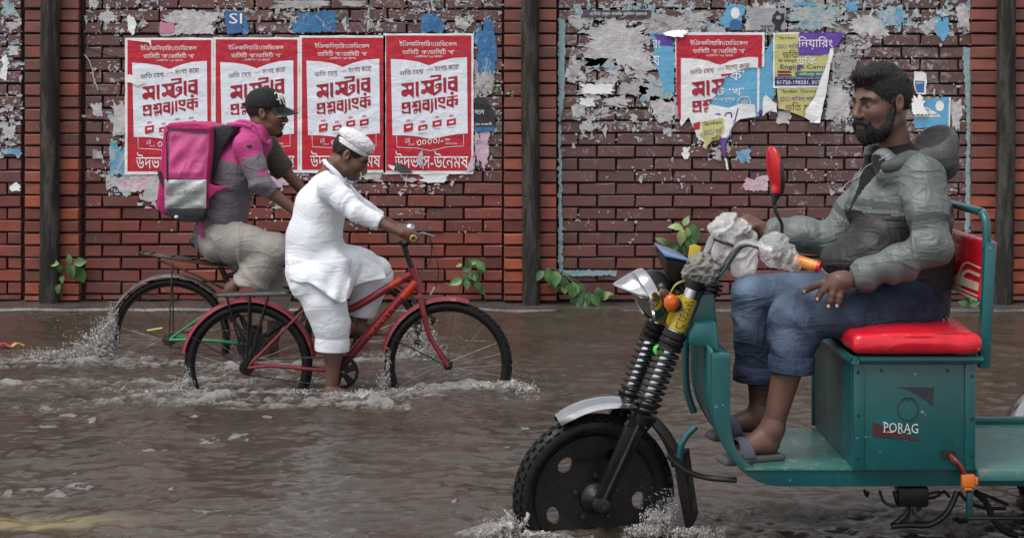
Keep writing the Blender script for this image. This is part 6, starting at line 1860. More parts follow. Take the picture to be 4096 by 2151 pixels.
MB().box((xb0-0.006, FY-0.012, zf_+0.002), (xb0+0.006, FY+0.005, zbx)).build('box_edge', M['teal'], bx_, bevel=0.002)
hn = P(3063, 1746, 5.72); MB().box(hn-Vector((0.03, 0.03, 0.0)), hn+Vector((0.035, 0.03, 0.008))).build('hinge', M['teal_floor'], bx_, bevel=0.002)
fz = lambda x, y, d=0.0: P(*z8(x, y), NY-0.0025-d)
def face_print(name, pts, mt, d=0.0, nz=False):
    V, F = fill([[z8(*p) for p in c] for c in pts], nz)
    vv = [P(a, b, NY-0.0025-d) for a, b in V]
    fs = [(a, b, c) if (vv[b]-vv[a]).cross(vv[c]-vv[a]).y < 0 else (a, c, b) for a, b, c in F]
    return obj(name, new_mesh(name, vv, fs), mt, bx_)
face_print('decal', [[(495,575),(560,590),(630,630),(683,672),(690,578)]], M['decal_dark'])
face_print('decal', [circ(556, 690, 56, 62, 24), circ(556, 690, 51, 57, 24)], M['decal_dark'])
face_print('decal', [strip([(525,650),(540,632),(556,645),(570,630),(590,655)], 5)], M['decal_dark'], nz=True)
face_print('decal', [[(375,757),(640,852),(373,828)]], M['decal_maroon'])
V2, F2 = text2d('PORAG', 0.03)
vv = [fz(432+176*u, 806+8*u-50*v, 0.002) for u, v in V2]
obj('lettering', new_mesh('lettering', vv, [(a, b, c) if (vv[b]-vv[a]).cross(vv[c]-vv[a]).y < 0 else (a, c, b) for a, b, c in F2]), M['decal_white'], bx_)
for (x, y) in ((433, 756), (470, 808), (512, 812), (560, 814), (433, 806), (455, 806)):   # small serifs
    face_print('serif', [[(x-6, y-2), (x+10, y-2), (x+10, y+2), (x-6, y+2)]], M['decal_white'], 0.0022)
face_print('cable_hole', [[(725,905),(800,903),(800,943),(725,945)]], M['wire_black'], 0.001)
rt('wire', [P(*z8(775, 925), NY-0.005), P(*z8(800, 950), NY-0.03), P(*z8(830, 985), NY-0.035), P(*z8(850, 1028), NY-0.03)], 0.0055, M['wire_red'], 8)
rt('wire', [P(*z8(770, 930), NY-0.004), P(*z8(790, 962), NY-0.022), P(*z8(822, 990), NY-0.03), P(*z8(842, 1028), NY-0.025)], 0.005, M['wire_black'], 8)
pl = P(*z8(868, 1058), NY-0.03)
MB().box(pl-Vector((0.022, 0.012, 0.018)), pl+Vector((0.018, 0.012, 0.020))).box(pl-Vector((0.016, 0.010, 0.028)), pl+Vector((0.010, 0.010, -0.018))).box(pl+Vector((0.018, -0.009, -0.012)), pl+Vector((0.028, 0.009, 0.012))).build('plug', M['orange_plug'], rk, bevel=0.003)
for (x, y) in ((300, 500), (300, 720), (300, 940), (885, 520), (885, 740), (885, 930), (420, 490), (760, 490)):
    MB().lathe([(0, 0.003), (0.004, 0.0026), (0.0052, 0.0)], P(*z8(x, y), NY-(0.0062 if x in (300, 885) else 0.0015)), (0, -1, 0), 8).build('screw', M['dark_steel'], bx_)
# seat frame, cushion, backrest
xr = (3925-CX)*NY/FPX
MB().tube(curve_pts([Vector((xb0-0.012, FY, zbx+0.004)), Vector((xb0-0.012, NY+0.03, zbx+0.004)), Vector((xb0+0.01, NY-0.008, zbx+0.004)), Vector((xb0+0.05, NY-0.014, zbx+0.004)), Vector((xr, NY-0.014, zbx+0.004))], 6), 0.0135, 8).build('seat_frame', M['teal'], rk)
MB().box((xb0-0.01, NY+0.0, zbx), (xr, FY, zbx+0.012)).build('seat_board', M['black_metal'], rk)
SX0, SX1 = 1.062, 1.468
sf = Field((SX0-0.05, 5.0, zbx-0.03), (SX1+0.05, 5.86, zbx+0.16), 0.007)
zc_ = zbx+0.055
sf.box(((SX0+SX1)/2, 5.42, zc_), ((SX1-SX0)/2, 0.365, 0.031), rnd=0.022, k=0.01)
sf.ell(((SX0+SX1)/2, 5.42, zc_+0.02), (0.19, 0.33, 0.024), k=0.04)
Vs, Qs = sf.nets(1)
Vs = folds(Vs, Qs, 0.006, 30, (1, 0.3, 0.2), 5, 0.7, lambda V: np.clip((zc_+0.03-V[:, 2])/0.05, 0, 1))
seat = soft('seat_cushion', [(Vs, Qs)], M['vinyl'], rk)
ring_ = [Vector((SX0+0.03, 5.08, zc_+0.027)), Vector((SX0+0.15, 5.066, zc_+0.032)), Vector((SX1-0.12, 5.066, zc_+0.032)), Vector((SX1-0.02, 5.085, zc_+0.030))]
rt('piping', ring_, 0.003, M['decal_maroon'], 6, par=seat)
pr = MB()
cc = P(3712, 1281, 5.47); el = [Vector((cc.x+0.055*math.cos(a), 5.47+0.05*math.sin(a), 0)) for a in [2*math.pi*k/24 for k in range(24)]]
top_z = max(v[2] for v in Vs)+0.0005
MB().tube(snap([Vector((p.x, p.y, zc_)) for p in el], sf, 0.0005, (0, 0, 1)), 0.0022, 5, closed=True).build('printed_ring', M['cream'], seat)
for k in range(5):
    x0_ = 1.375+0.017*k
    MB().tube(snap([Vector((x0_, 5.30, zc_)), Vector((x0_+0.004, 5.40, zc_))], sf, 0.0005, (0, 0, 1)), 0.0022, 5).build('printed_stroke', M['cream'], seat)
pt, pb = P(3958, 968, NY+0.015), P(3934, 1470, NY+0.015)
def post(yo):
    a, b = pt+Vector((0, yo, 0)), pb+Vector((0, yo, 0)); w_ = 0.017
    MB().prism([a+Vector((-w_, -w_, 0)), a+Vector((w_, -w_, 0)), b+Vector((w_, -w_, 0)), b+Vector((-w_, -w_, 0))], (0, 2*w_, 0)).build('backrest_post', M['teal'], rk, bevel=0.003)
post(0); post(0.67)
MB().prism([P(*z8(828, 443), NY-0.006), P(*z8(932, 338), NY-0.006), P(*z8(940, 372), NY-0.006), P(*z8(870, 455), NY-0.006)], (0, 0.012, 0)).build('gusset', M['teal'], rk, bevel=0.002)
hx = pt.x
rt('backrest_rail', [Vector((hx-0.008, NY+0.02, pt.z-0.02)), Vector((hx-0.008, NY+0.02, pt.z+0.05)), Vector((hx-0.012, NY+0.045, pt.z+0.085)), Vector((hx-0.014, NY+0.10, pt.z+0.092)), Vector((hx-0.014, NY+0.58, pt.z+0.092)), Vector((hx-0.012, NY+0.64, pt.z+0.08)), Vector((hx-0.008, NY+0.668, pt.z+0.04)), Vector((hx-0.008, NY+0.668, pt.z-0.02))], 0.014, M['teal'], 12)
nt, nbm = P(3944, 962, 5.135), P(3913, 1208, 5.135)
bf = Field((1.30, 5.05, 0.70), (1.62, 5.88, 1.10), 0.007)
ctr = (nt+nbm)/2+Vector((0.02, 0.31, 0)); hgt = (nt-nbm).length/2
lean = math.atan2(nt.x-nbm.x, nt.z-nbm.z)
MR = Matrix.Rotation(lean, 3, 'Y')
bf.box(ctr, (0.021, 0.315, hgt), np.array(MR), 0.014, 0.01)
back = soft('backrest_cushion', [bf.nets(1)], M['vinyl'], rk)
def bp(u, v):   # on the front face: u along the width from the near end, v down
    p = nt+(nbm-nt)*v+Vector((0, 0.63*u, 0)); return p+MR@Vector((-0.0035, 0, 0))
def bprint(poly):
    m = MB().prism([bp(*p) for p in poly], MR@Vector((0.002, 0, 0))); m.build('printed_line', M['cream'], back, smooth=False)
bprint([(0.02, 0.70), (0.98, 0.72), (0.98, 0.86), (0.02, 0.83)])
bprint([(0.02, 0.895), (0.98, 0.90), (0.98, 0.925), (0.02, 0.92)])
bprint([(0.02, 0.955), (0.98, 0.955), (0.98, 0.985), (0.02, 0.985)])
bprint(strip([(0.02, 0.46), (0.15, 0.45), (0.24, 0.44), (0.30, 0.47), (0.35, 0.55), (0.39, 0.72)], 0.022))
bprint(strip([(0.02, 0.58), (0.14, 0.575), (0.22, 0.57), (0.27, 0.60), (0.31, 0.65), (0.33, 0.72)], 0.045))
bprint(strip([(0.38, 0.83), (0.42, 0.955)], 0.014)); bprint(strip([(0.33, 0.83), (0.36, 0.955)], 0.014))

# rear wheels, mudguard, underside
for yy, nm in ((5.98, 'far'), (4.93, 'near')):
    disc_wheel(Vector((2.12, yy, 0.115)), 0.272, 0.042, (0, -1, 0), [0, 72, 144, 216, 288], rk)
    m_ = MB(); c_ = Vector((2.12, yy, 0.115))
    fender(rk, c_, 0.315, 25, 155, M['chrome'], 0.075, 'wheel_mudguard')
MB().tube([Vector((2.12, 4.93, 0.115)), Vector((2.12, 5.98, 0.115))], 0.03, 12).build('rear_axle', M['black_metal'], rk)
MB().lathe([(0, -0.08), (0.045, -0.08), (0.055, -0.06), (0.055, 0.06), (0.045, 0.08), (0, 0.08)], Vector((1.86, 5.46, 0.12)), (1, 0.1, 0), 20).build('motor', M['black_metal'], rk)
def u8(pts, Y=5.3): return [P(*z8(*p), Y+0.02*i/len(pts)) for i, p in enumerate(pts)]
for pts, r_ in (([(410,1108),(430,1160),(470,1185),(540,1180),(640,1130),(720,1112)], 0.005), ([(480,1110),(490,1150),(500,1180)], 0.004),
                ([(545,1110),(560,1180),(545,1230),(500,1270),(470,1290)], 0.009), ([(470,1292),(560,1285),(660,1285),(740,1240),(780,1180),(810,1112)], 0.010),
                ([(600,1105),(610,1160),(580,1200),(590,1230),(630,1250),(660,1215)], 0.004), ([(560,1190),(555,1240),(520,1275)], 0.006),
                ([(820,1115),(860,1160),(940,1195),(1060,1200)], 0.006), ([(900,1115),(960,1170),(1000,1260),(1060,1320),(1120,1340)], 0.011), ([(920,1120),(1000,1150),(1070,1180)], 0.006),
                ([(640,1150),(700,1140),(740,1112),(770,1140)], 0.005), ([(330,1105),(345,1135),(350,1112)], 0.005), ([(500,1115),(530,1140),(580,1150),(620,1180),(600,1210)], 0.007)):
    rt('hanging_cable', u8(pts), r_, M['wire_black'], 7)
bxm = P(*z8(575, 1135), 5.32); MB().box(bxm-Vector((0.05, 0.03, 0.03)), bxm+Vector((0.05, 0.03, 0.035))).build('controller', M['black_metal'], rk, bevel=0.008)
MB().prism([P(*z8(862, 1115), 5.2), P(*z8(895, 1115), 5.2), P(*z8(890, 1255), 5.2), P(*z8(860, 1255), 5.2)], (0, 0.02, 0)).build('step_hanger', M['teal'], rk, bevel=0.003)
rt('step_rod', [P(*z8(862, 1248), 5.2), P(*z8(1250, 1250), 5.2)], 0.007, M['dark_steel'], 8)

# plastic bags and rag tied on the bars: things of their own
def crumple(name, prims, h, amp, fr, mt, lab, cat, seed):
    lo = np.min([np.array(c)-r_*1.6 for c, r_ in prims], 0)-0.02; hi = np.max([np.array(c)+r_*1.6 for c, r_ in prims], 0)+0.02
    f_ = Field(lo, hi, h)
    for c, r_ in prims: f_.ell(c, (r_*1.15, r_*0.9, r_), k=0.02)
    V, Q = f_.nets(1)
    if mt is M['rag']:
        N = normals(V, Q); w = fbm(V*fr, 4, seed); V = V+N*(amp*(1-2*np.abs(w)))[:, None]
    else:
        V = folds(V, Q, amp*2.2, fr*5, (1, 0.4, 0.35), seed, 1.0); V = folds(V, Q, amp*1.4, fr*8, (0.6, 0.2, -0.8), seed+3, 1.0)
    return tag(soft(name, [(V, Q)], mt), lab, cat)
q4 = lambda x, y, Y: P(*z4(x, y), Y)
crumple('plastic_bag', [(q4(1180, 150, 5.68), 0.034), (q4(1240, 130, 5.70), 0.042), (q4(1310, 190, 5.71), 0.042), (q4(1370, 250, 5.72), 0.038), (q4(1270, 230, 5.69), 0.038), (q4(1230, 340, 5.69), 0.04), (q4(1170, 410, 5.69), 0.028), (q4(1360, 350, 5.70), 0.036), (q4(1430, 430, 5.70), 0.032), (q4(1400, 520, 5.69), 0.026), (q4(1370, 580, 5.69), 0.018)], 0.0045, 0.011, 13, M['bag_film'], 'crumpled white plastic bag tied over the far handlebar grip', 'bag', 3)
crumple('plastic_bag', [(q4(1690, 330, 5.13), 0.026), (q4(1740, 280, 5.13), 0.02), (q4(1780, 400, 5.12), 0.036), (q4(1700, 440, 5.12), 0.028), (q4(1860, 470, 5.11), 0.026), (q4(1890, 510, 5.11), 0.016)], 0.004, 0.007, 16, M['clear_film'], 'clear plastic film wrapped round the near handlebar switch', 'bag', 8)
crumple('rag', [(q4(960, 500, 5.37), 0.024), (q4(1010, 470, 5.37), 0.02), (q4(930, 580, 5.36), 0.028), (q4(1000, 560, 5.36), 0.032), (q4(1070, 560, 5.36), 0.026), (q4(1060, 620, 5.36), 0.022), (q4(890, 620, 5.36), 0.018), (q4(980, 630, 5.36), 0.024)], 0.0035, 0.009, 42, M['rag'], 'grey rag knotted round the handlebar clamp', 'rag', 9)
# ---------------------------------------------------------------- people
def frame(fwd, up):
    f = Vector(fwd).normalized(); u = Vector(up); u = (u-f*u.dot(f)).normalized(); l = u.cross(f)
    return Matrix((f, l, u)).transposed()          # columns: forward, left, up
def to_world(V, Mx, c, s=1.0):
    return (np.asarray(V)*s)@np.array(Mx).T + np.array(c)
def px_of(c):
    return CX+c[:, 0]*FPX/c[:, 1], YH-(c[:, 2]-HC)*FPX/c[:, 1]

def head_shell(jaw=1.0, slim=1.0, smile=False):
    """head in its own frame: x forward, y left, z up, metres"""
    F = Field((-0.14, -0.115, -0.20), (0.15, 0.115, 0.16), 0.0027)
    F.ell((-0.012, 0, 0.036), (0.098, 0.076*slim, 0.092), k=0.01)
    F.ell((0.034, 0, -0.028), (0.062, 0.060*slim, 0.086), k=0.03)
    F.ell((0.036, 0, -0.080), (0.050*jaw, 0.050*slim*jaw, 0.036), k=0.03)
    F.ell((0.074, 0, -0.104), (0.022, 0.024, 0.018), k=0.02)
    for s in (-1, 1):
        F.ell((0.056, s*0.040*slim, -0.026), (0.030, 0.024, 0.026), k=0.025)
        F.cone((0.082, s*0.010, 0.022), (0.070, s*0.050*slim, 0.022), 0.012, 0.010, 0.016)
        F.ell((0.099, s*0.033, 0.001), (0.020, 0.022, 0.013), k=0.010, op='s')
        F.ell((0.074, s*0.033, 0.000), 0.0135, k=0.005)
        F.cone((-0.030, s*0.040, -0.055), (0.020, s*0.048*slim, -0.075), 0.022, 0.018, 0.02)
        F.ell((-0.014, s*0.079*slim, -0.004), (0.019, 0.010, 0.032), np.array(Matrix.Rotation(R(-14), 3, 'Y') @ Matrix.Rotation(R(s*18), 3, 'Z')), k=0.007)
        F.ell((-0.008, s*0.089*slim, 0.002), (0.010, 0.008, 0.018), k=0.004, op='s')
        F.ell((-0.006, s*0.078*slim, -0.030), (0.008, 0.007, 0.009), k=0.006)
        F.ell((0.103, s*0.0125, -0.036), (0.012, 0.008, 0.0085), k=0.006)
    F.cone((0.090, 0, 0.018), (0.113, 0, -0.026), 0.0085, 0.0115, 0.012)
    F.ell((0.114, 0, -0.031), 0.0115, k=0.008)
    F.cone((0.094, -0.016, -0.064), (0.094, 0.016, -0.064), 0.0085, 0.0085, 0.008, flat=((1, 0, 0), 0.8))
    F.cone((0.092, -0.013, -0.077), (0.092, 0.013, -0.077), 0.0085, 0.0085, 0.008, flat=((1, 0, 0), 0.8))
    F.cone((0.106, -0.024, -0.0705 + (0.003 if smile else 0)), (0.108, 0, -0.0705), 0.0032, 0.0036, 0.003, op='s')
    F.cone((0.106, 0.024, -0.0705 + (0.003 if smile else 0)), (0.108, 0, -0.0705), 0.0032, 0.0036, 0.003, op='s')
    F.cone((-0.030, 0, -0.04), (-0.045, 0, -0.19), 0.052*slim, 0.056*slim, 0.02)
    return F.nets(1)
def eyes(root, Mx, c, s, down=0.0):
    for sd in (-1, 1):
        m = MB().sphere((0.0825, sd*0.033, -0.001), 0.0105, 12, 8, (0.50, 1.0, 0.30))
        V = to_world([tuple(v) for v in m.v], Mx, c, s)
        e = obj('eye', new_mesh('eye', V, m.f, True), M['eye_white'], root)
        m = MB().sphere((0.0862, sd*0.0335+0.002, -0.0015-down), 0.0046, 10, 6, (0.5, 1, 0.9))
        obj('iris', new_mesh('iris', to_world([tuple(v) for v in m.v], Mx, c, s), m.f, True), M['iris'], e)
        m = MB().tube([(0.097, sd*0.012, 0.022), (0.095, sd*0.028, 0.028), (0.080, sd*0.050, 0.022)], [0.0038, 0.0052, 0.003], 7)
        obj('eyebrow', new_mesh('eyebrow', to_world([tuple(v) for v in m.v], Mx, c, s), m.f, True), M['hair'], root)
def shell(name, F, root, mt, Mx, c, s, amp=0.003, fr=70, seed=1, stretch=(1, 1, 1), fn=None, hairs=0, flow=(-0.5, 0, -0.2), length=0.014):
    V, Q = F.nets(1)
    N = normals(V, Q)
    V = V+N*(amp*fbm(V*fr*np.array(stretch), 3, seed))[:, None]
    if hairs:
        g = np.random.default_rng(seed); ii = g.integers(0, len(V), hairs)
        hv = []; hf = []
        for i in ii:
            p = V[i]; n_ = N[i]; f_ = np.array(flow)+g.normal(0, 0.35, 3); f_ = f_-n_*(f_@n_)
            L = length*g.uniform(0.5, 1.3); d1 = n_*0.35+f_; d1 /= np.linalg.norm(d1)+1e-9
            sd = np.cross(d1, n_); sd = sd/(np.linalg.norm(sd)+1e-9)*0.0011
            m_ = p+d1*L*0.5+n_*L*0.10; e_ = p+d1*L+n_*L*0.02; b_ = len(hv)
            hv += [p-sd-n_*0.001, p+sd-n_*0.001, m_+sd*0.8, m_-sd*0.8, e_]; hf += [(b_, b_+1, b_+2), (b_, b_+2, b_+3), (b_+3, b_+2, b_+4)]
        obj(name+'_strands', new_mesh(name+'_strands', to_world(np.array(hv), Mx, c, s), hf, True), M['hair'], root)['kind'] = 'stuff'
    return soft(name, [(to_world(V, Mx, c, s), Q)], mt, root, fn)
def hair_field(top=0.0, side=0.0, line=0.026, nape=0.066):
    F = Field((-0.15, -0.12, -0.12), (0.15, 0.12, 0.19), 0.003)
    F.ell((-0.013, 0, 0.039), (0.1025, 0.0795+side, 0.098), k=0.01)
    if top: F.ell((0.028, 0.005, 0.104), (0.066, 0.060, 0.028), k=0.02).ell((0.072, 0.0, 0.096), (0.028, 0.050, 0.020), k=0.02)
    F.cut((line*0.8, 0, -line*0.6), (0.8, 0, -0.6), 0.008)
    F.cut((0, 0, -nape), (0.25, 0, -1), 0.006)
    for s_ in (-1, 1): F.ell((0.002, s_*0.088, -0.008), (0.026, 0.020, 0.036), k=0.006, op='s')
    return F

def grip_hand(F, c, ax, palm, r=0.017, sc=1.0, rev=1):
    """four fingers and a thumb closed round a bar; palm = direction from bar to the back of the hand"""
    ax = Vector(ax).normalized(); pl = Vector(palm); pl = (pl-ax*pl.dot(ax)).normalized(); q = ax.cross(pl)*rev
    c = Vector(c); rr = r+0.009*sc
    pt = lambda a, o: c+ax*o+(pl*math.cos(a)+q*math.sin(a))*rr
    for i, (o, l) in enumerate(((-0.031, 0.9), (-0.010, 1.0), (0.011, 0.97), (0.031, 0.82))):
        angs = [R(20), R(75), R(125), R(125+65*l)]
        F.chain([pt(a, o*sc) for a in angs], [0.0105*sc, 0.0098*sc, 0.009*sc, 0.0078*sc], 0.004)
    F.chain([pt(R(-20), -0.030*sc), pt(R(-80), -0.040*sc), pt(R(-150), -0.036*sc)], [0.0125*sc, 0.011*sc, 0.009*sc], 0.006)
    F.box(c+pl*(rr+0.004), (0.036*sc, 0.036*sc, 0.013*sc), np.array(Matrix((ax, q, pl)).transposed()), 0.011*sc, 0.012)
    return c+pl*(rr+0.004)-q*0.02*sc

def foot_field(F, heel, toe, ankle, s=1.0, up=(0, 0, 1)):
    heel, toe, ankle = Vector(heel), Vector(toe), Vector(ankle)
    d = (toe-heel).normalized(); L = (toe-heel).length; u = Vector(up); side = d.cross(u).normalized()
    F.ell(heel+d*0.03*s+u*0.026*s, (0.034*s, 0.032*s, 0.028*s), k=0.015)
    F.cone(heel+d*0.05*s+u*0.03*s, heel+d*L*0.68+u*0.020*s, 0.030*s, 0.021*s, 0.02, flat=(side, 0.72))
    F.cone(ankle, heel+d*L*0.50+u*0.040*s, 0.033*s, 0.020*s, 0.03, flat=(side, 0.9))
    F.cone(ankle, heel+d*0.02*s+u*0.035*s, 0.034*s, 0.026*s, 0.02)
    for i, o in enumerate((-0.034, -0.017, -0.001, 0.014, 0.028)):
        k = i if True else 4-i
        ln = (1.0, 0.985, 0.95, 0.90, 0.85)[i]; r_ = (0.0125, 0.0092, 0.0088, 0.0085, 0.008)[i]*s
        F.cone(heel+d*L*0.66+side*o*s+u*0.014*s, heel+d*(L*ln-r_)+side*o*1.05*s+u*0.010*s, r_*1.1, r_, 0.007)

# ---- rickshaw driver
mY = 5.45
D = lambda x, y, Y=mY: P(x, y, Y)
man = thing('person', 'bearded driver in grey hooded jacket and blue jeans seated on the red cushion', 'person', (1.2, mY, 0.66))
hs_ = 0.985
mf = Vector((-math.cos(R(27)), -math.sin(R(27)), -0.10)); mM = frame(mf, (-0.06, 0, 1)); mcen = D(3525, 414)
hV, hQ = head_shell(1.05); hW = to_world(hV, mM, mcen, hs_)
BF = Field((0.60, 4.95, 0.28), (1.56, 5.92, 1.36), 0.0075)
neck = mcen+mM@Vector((-0.045, 0, -0.17))
hipc = D(3638, 1205)
BF.chain([hipc, D(3605, 1040), D(3610, 840), D(3620, 715)], [0.12, 0.12, 0.125, 0.10], 0.04, flat=((0, 1, 0), 0.85))
BF.cone(D(3612, 700), neck, 0.06, 0.055, 0.03)
shN, shF = D(3688, 712, 5.255), D(3535, 715, 5.66)
elN, wrN = D(3735, 990, 5.15), D(3412, 1117, 5.185)
elF, wrF = D(3360, 950, 5.72), D(3062, 930, 5.78)
BF.chain([D(3620, 715), shN, elN, wrN], [0.08, 0.055, 0.043, 0.028], 0.03)
BF.chain([D(3620, 715), shF, elF, wrF], [0.08, 0.055, 0.043, 0.028], 0.03)
hpN, knN, anN = D(3630, 1222, 5.32), D(3192, 1268, 5.25), D(3090, 1712, 5.26)
hpF, knF, anF = D(3600, 1205, 5.57), D(3018, 1190, 5.60), D(3040, 1652, 5.60)
BF.chain([hpN, knN, D(3165, 1420, 5.25), anN], [0.085, 0.055, 0.052, 0.034], 0.03)
BF.chain([hpF, knF, D(3040, 1400, 5.60), anF], [0.085, 0.055, 0.052, 0.034], 0.03)
parts = [(hW, hQ), BF.nets(1)]
# near hand spread on the thigh, traced finger by finger
zh = ZM(3150, 1040, 5.2)
HN = Field(D(3170, 1300, 5.05), D(3470, 1060, 5.30), 0.0028) if False else Field((0.88, 5.02, 0.70), (1.16, 5.30, 0.98), 0.0028)
hp_ = lambda x, y, Y: P(*zh(x, y), Y)
HN.cone(wrN, hp_(1080, 400, 5.165), 0.027, 0.026, 0.02, flat=((0, 0, 1), 1.25))
HN.chain([hp_(1180, 400, 5.165), hp_(900, 440, 5.165)], [0.027, 0.020], 0.02)
HN.chain([hp_(1160, 480, 5.155), hp_(1090, 560, 5.15)], [0.025, 0.016], 0.02)
HN.chain([hp_(1050, 450, 5.155), hp_(960, 530, 5.15)], [0.024, 0.016], 0.02)
HN.chain([hp_(900, 440, 5.165), hp_(720, 490, 5.165), hp_(520, 560, 5.168), hp_(400, 618, 5.175), hp_(335, 668, 5.18)], [0.016, 0.0115, 0.0105, 0.0095, 0.008], 0.006)
HN.chain([hp_(930, 480, 5.155), hp_(840, 540, 5.15), hp_(720, 650, 5.145), hp_(660, 740, 5.145), hp_(620, 830, 5.15)], [0.016, 0.0125, 0.0115, 0.0105, 0.0088], 0.006)
HN.chain([hp_(1000, 520, 5.15), hp_(960, 600, 5.145), hp_(925, 720, 5.14), hp_(895, 840, 5.14), hp_(855, 965, 5.147)], [0.016, 0.0125, 0.0115, 0.0105, 0.0088], 0.006)
HN.chain([hp_(1110, 540, 5.15), hp_(1105, 640, 5.145), hp_(1085, 760, 5.14), hp_(1060, 860, 5.14), hp_(1035, 955, 5.147)], [0.015, 0.0115, 0.0105, 0.0095, 0.0082], 0.006)
HN.chain([hp_(1060, 400, 5.19), hp_(880, 470, 5.215), hp_(760, 540, 5.23)], [0.016, 0.013, 0.010], 0.008)
parts.append(HN.nets(1))
HFf = Field((0.74, 5.66, 0.86), (1.06, 5.95, 1.10), 0.003)
gp = grip_hand(HFf, P(2996, 926, 5.79), fb[5]-fb[3], (0.25, -0.35, 1), 0.017, 1.0)
HFf.chain([gp, wrF], [0.026, 0.026], 0.02)
parts.append(HFf.nets(1))
FN = Field((0.62, 5.12, 0.26), (0.92, 5.40, 0.45), 0.003)
fl_z = zf_
hlN, toN = Vector(((3108-CX)*5.26/FPX, 5.275, fl_z+0.020)), Vector(((2898-CX)*5.22/FPX, 5.215, fl_z+0.020))
foot_field(FN, hlN, toN, anN); FN.cone(anN, anN+(knN-anN)*0.14, 0.033, 0.036, 0.02)
parts.append(FN.nets(1))
FF = Field((0.58, 5.46, 0.26), (0.96, 5.74, 0.50), 0.0035)
hlF, toF = Vector(((3062-CX)*5.6/FPX, 5.62, fl_z+0.022)), Vector(((2850-CX)*5.58/FPX, 5.57, fl_z+0.022))
foot_field(FF, hlF, toF, anF); FF.cone(anF, anF+(knF-anF)*0.14, 0.033, 0.036, 0.02)
parts.append(FF.nets(1))
soft('body', parts, M['skin_man'], man)
eyes(man, mM, mcen, hs_)
for (x, y) in ((622, 812), (852, 962), (1030, 950), (350, 655)):
    p = hp_(x, y, 5.1355 if x > 400 else 5.168)
    MB().sphere(p, 0.0062, 10, 6, (0.9, 0.5, 1.1)).build('fingernail', M['nail'], man)
shell('hair', hair_field(0.02, 0.0, 0.030, 0.072), man, M['hair'], mM, mcen, hs_, 0.0036, 60, 3, (0.25, 1.5, 0.35), hairs=4200, flow=(-0.8, 0.15, -0.2), length=0.013)
bd = Field((-0.06, -0.11, -0.18), (0.16, 0.11, 0.03), 0.003)
bd.ell((0.038, 0, -0.083), (0.058, 0.0565, 0.045), k=0.01).ell((0.074, 0, -0.106), (0.029, 0.030, 0.026), k=0.02).ell((0.088, 0, -0.090), (0.016, 0.026, 0.018), k=0.02)
for s_ in (-1, 1): bd.cone((0.004, s_*0.066, -0.005), (0.030, s_*0.056, -0.078), 0.012, 0.018, 0.02)
bd.cut((0, 0, -0.012), (0.43, 0, 1), 0.012)
for s_ in (-1, 1): bd.cone((0.110, s_*0.004, -0.049), (0.094, s_*0.032, -0.060), 0.009, 0.008, 0.008).cone((0.094, s_*0.032, -0.060), (0.085, s_*0.034, -0.085), 0.009, 0.012, 0.008)
bd.ell((0.112, 0, -0.071), (0.014, 0.020, 0.006), k=0.004, op='s')
shell('beard', bd, man, M['hair'], mM, mcen, hs_, 0.0010, 160, 6, hairs=3600, flow=(0.1, 0, -0.8), length=0.006)
# jeans
JF = Field((0.66, 5.05, 0.42), (1.56, 5.88, 0.95), 0.0065)
JF.chain([D(3650, 1222), hipc], [0.128, 0.128], 0.04, flat=((0, 1, 0), 0.75))
JF.chain([hpN, D(3420, 1252, 5.27), knN], [0.108, 0.082, 0.070], 0.035)
JF.chain([knN, D(3172, 1370, 5.25), D(3163, 1462, 5.25)], [0.070, 0.066, 0.067], 0.03)
JF.chain([hpF, D(3320, 1190, 5.60), knF], [0.105, 0.086, 0.073], 0.035)
JF.chain([knF, D(3020, 1350, 5.60), D(3022, 1500, 5.60)], [0.073, 0.069, 0.069], 0.03)
JF.cut(D(3163, 1474, 5.25), (-0.08, 0, -1)) if False else None
def cutcyl(F, a, d, rad):
    """flat end across one leg or sleeve only"""
    a = np.array(a); d = np.array(Vector(d).normalized())
    def fn(X, Y, Z):
        x, y, z = X-a[0], Y-a[1], Z-a[2]; t = x*d[0]+y*d[1]+z*d[2]
        r2 = np.sqrt(np.maximum(x*x+y*y+z*z-t*t, 0))
        return np.maximum(np.maximum(-t, r2-rad), t-0.14)
    F._op(fn, a-0.2, a+0.2, 0.004, 's')
cutcyl(JF, D(3160, 1478, 5.25), (-0.10, 0, -1), 0.12); cutcyl(JF, D(3022, 1510, 5.60), (0, 0, -1), 0.12)
Vj, Qj = JF.nets(1)
Vj = folds(Vj, Qj, 0.036, 26, (0.7, 0.1, 0.8), 11, 0.9, lambda V: 0.35+0.65*np.exp(-((V[:, 2]-0.72)/0.10)**2))
Vj = rough(Vj, Qj, 0.003, 12, 4, 2)
jn = soft('jeans', [(Vj, Qj)], M['denim'], man)
wash = np.zeros(len(Vj))
for p_, r_ in ((D(3150, 1225, 5.20), 0.085), (D(3300, 1175, 5.20), 0.09), (D(3165, 1330, 5.18), 0.06), (D(2985, 1140, 5.55), 0.08), (D(3150, 1120, 5.55), 0.09), (D(2975, 1260, 5.54), 0.06)):
    wash = np.maximum(wash, np.exp(-(np.linalg.norm(Vj-np.array(p_), axis=1)/r_)**2))
wt = jn.data.attributes.new('wash', 'FLOAT', 'POINT'); wt.data.foreach_set('value', wash.astype(np.float32))
for c_, w_ in ((D(3165, 1452, 5.25), 0.069), (D(3022, 1492, 5.60), 0.071)):
    cu = MB().lathe([(w_, -0.030), (w_+0.006, -0.026), (w_+0.007, 0.02), (w_+0.001, 0.028), (w_-0.012, 0.0), (w_-0.014, -0.028), (w_, -0.030)], c_, (0.06, 0, 1), 28)
    cu.build('turn_up', M['denim'], jn)
    MB().lathe([(0.0, 0.01), (w_-0.012, 0.005)], c_+Vector((0, 0, -0.024)), (0.06, 0, 1), 20).build('cuff_lining', M['denim_in'], jn)
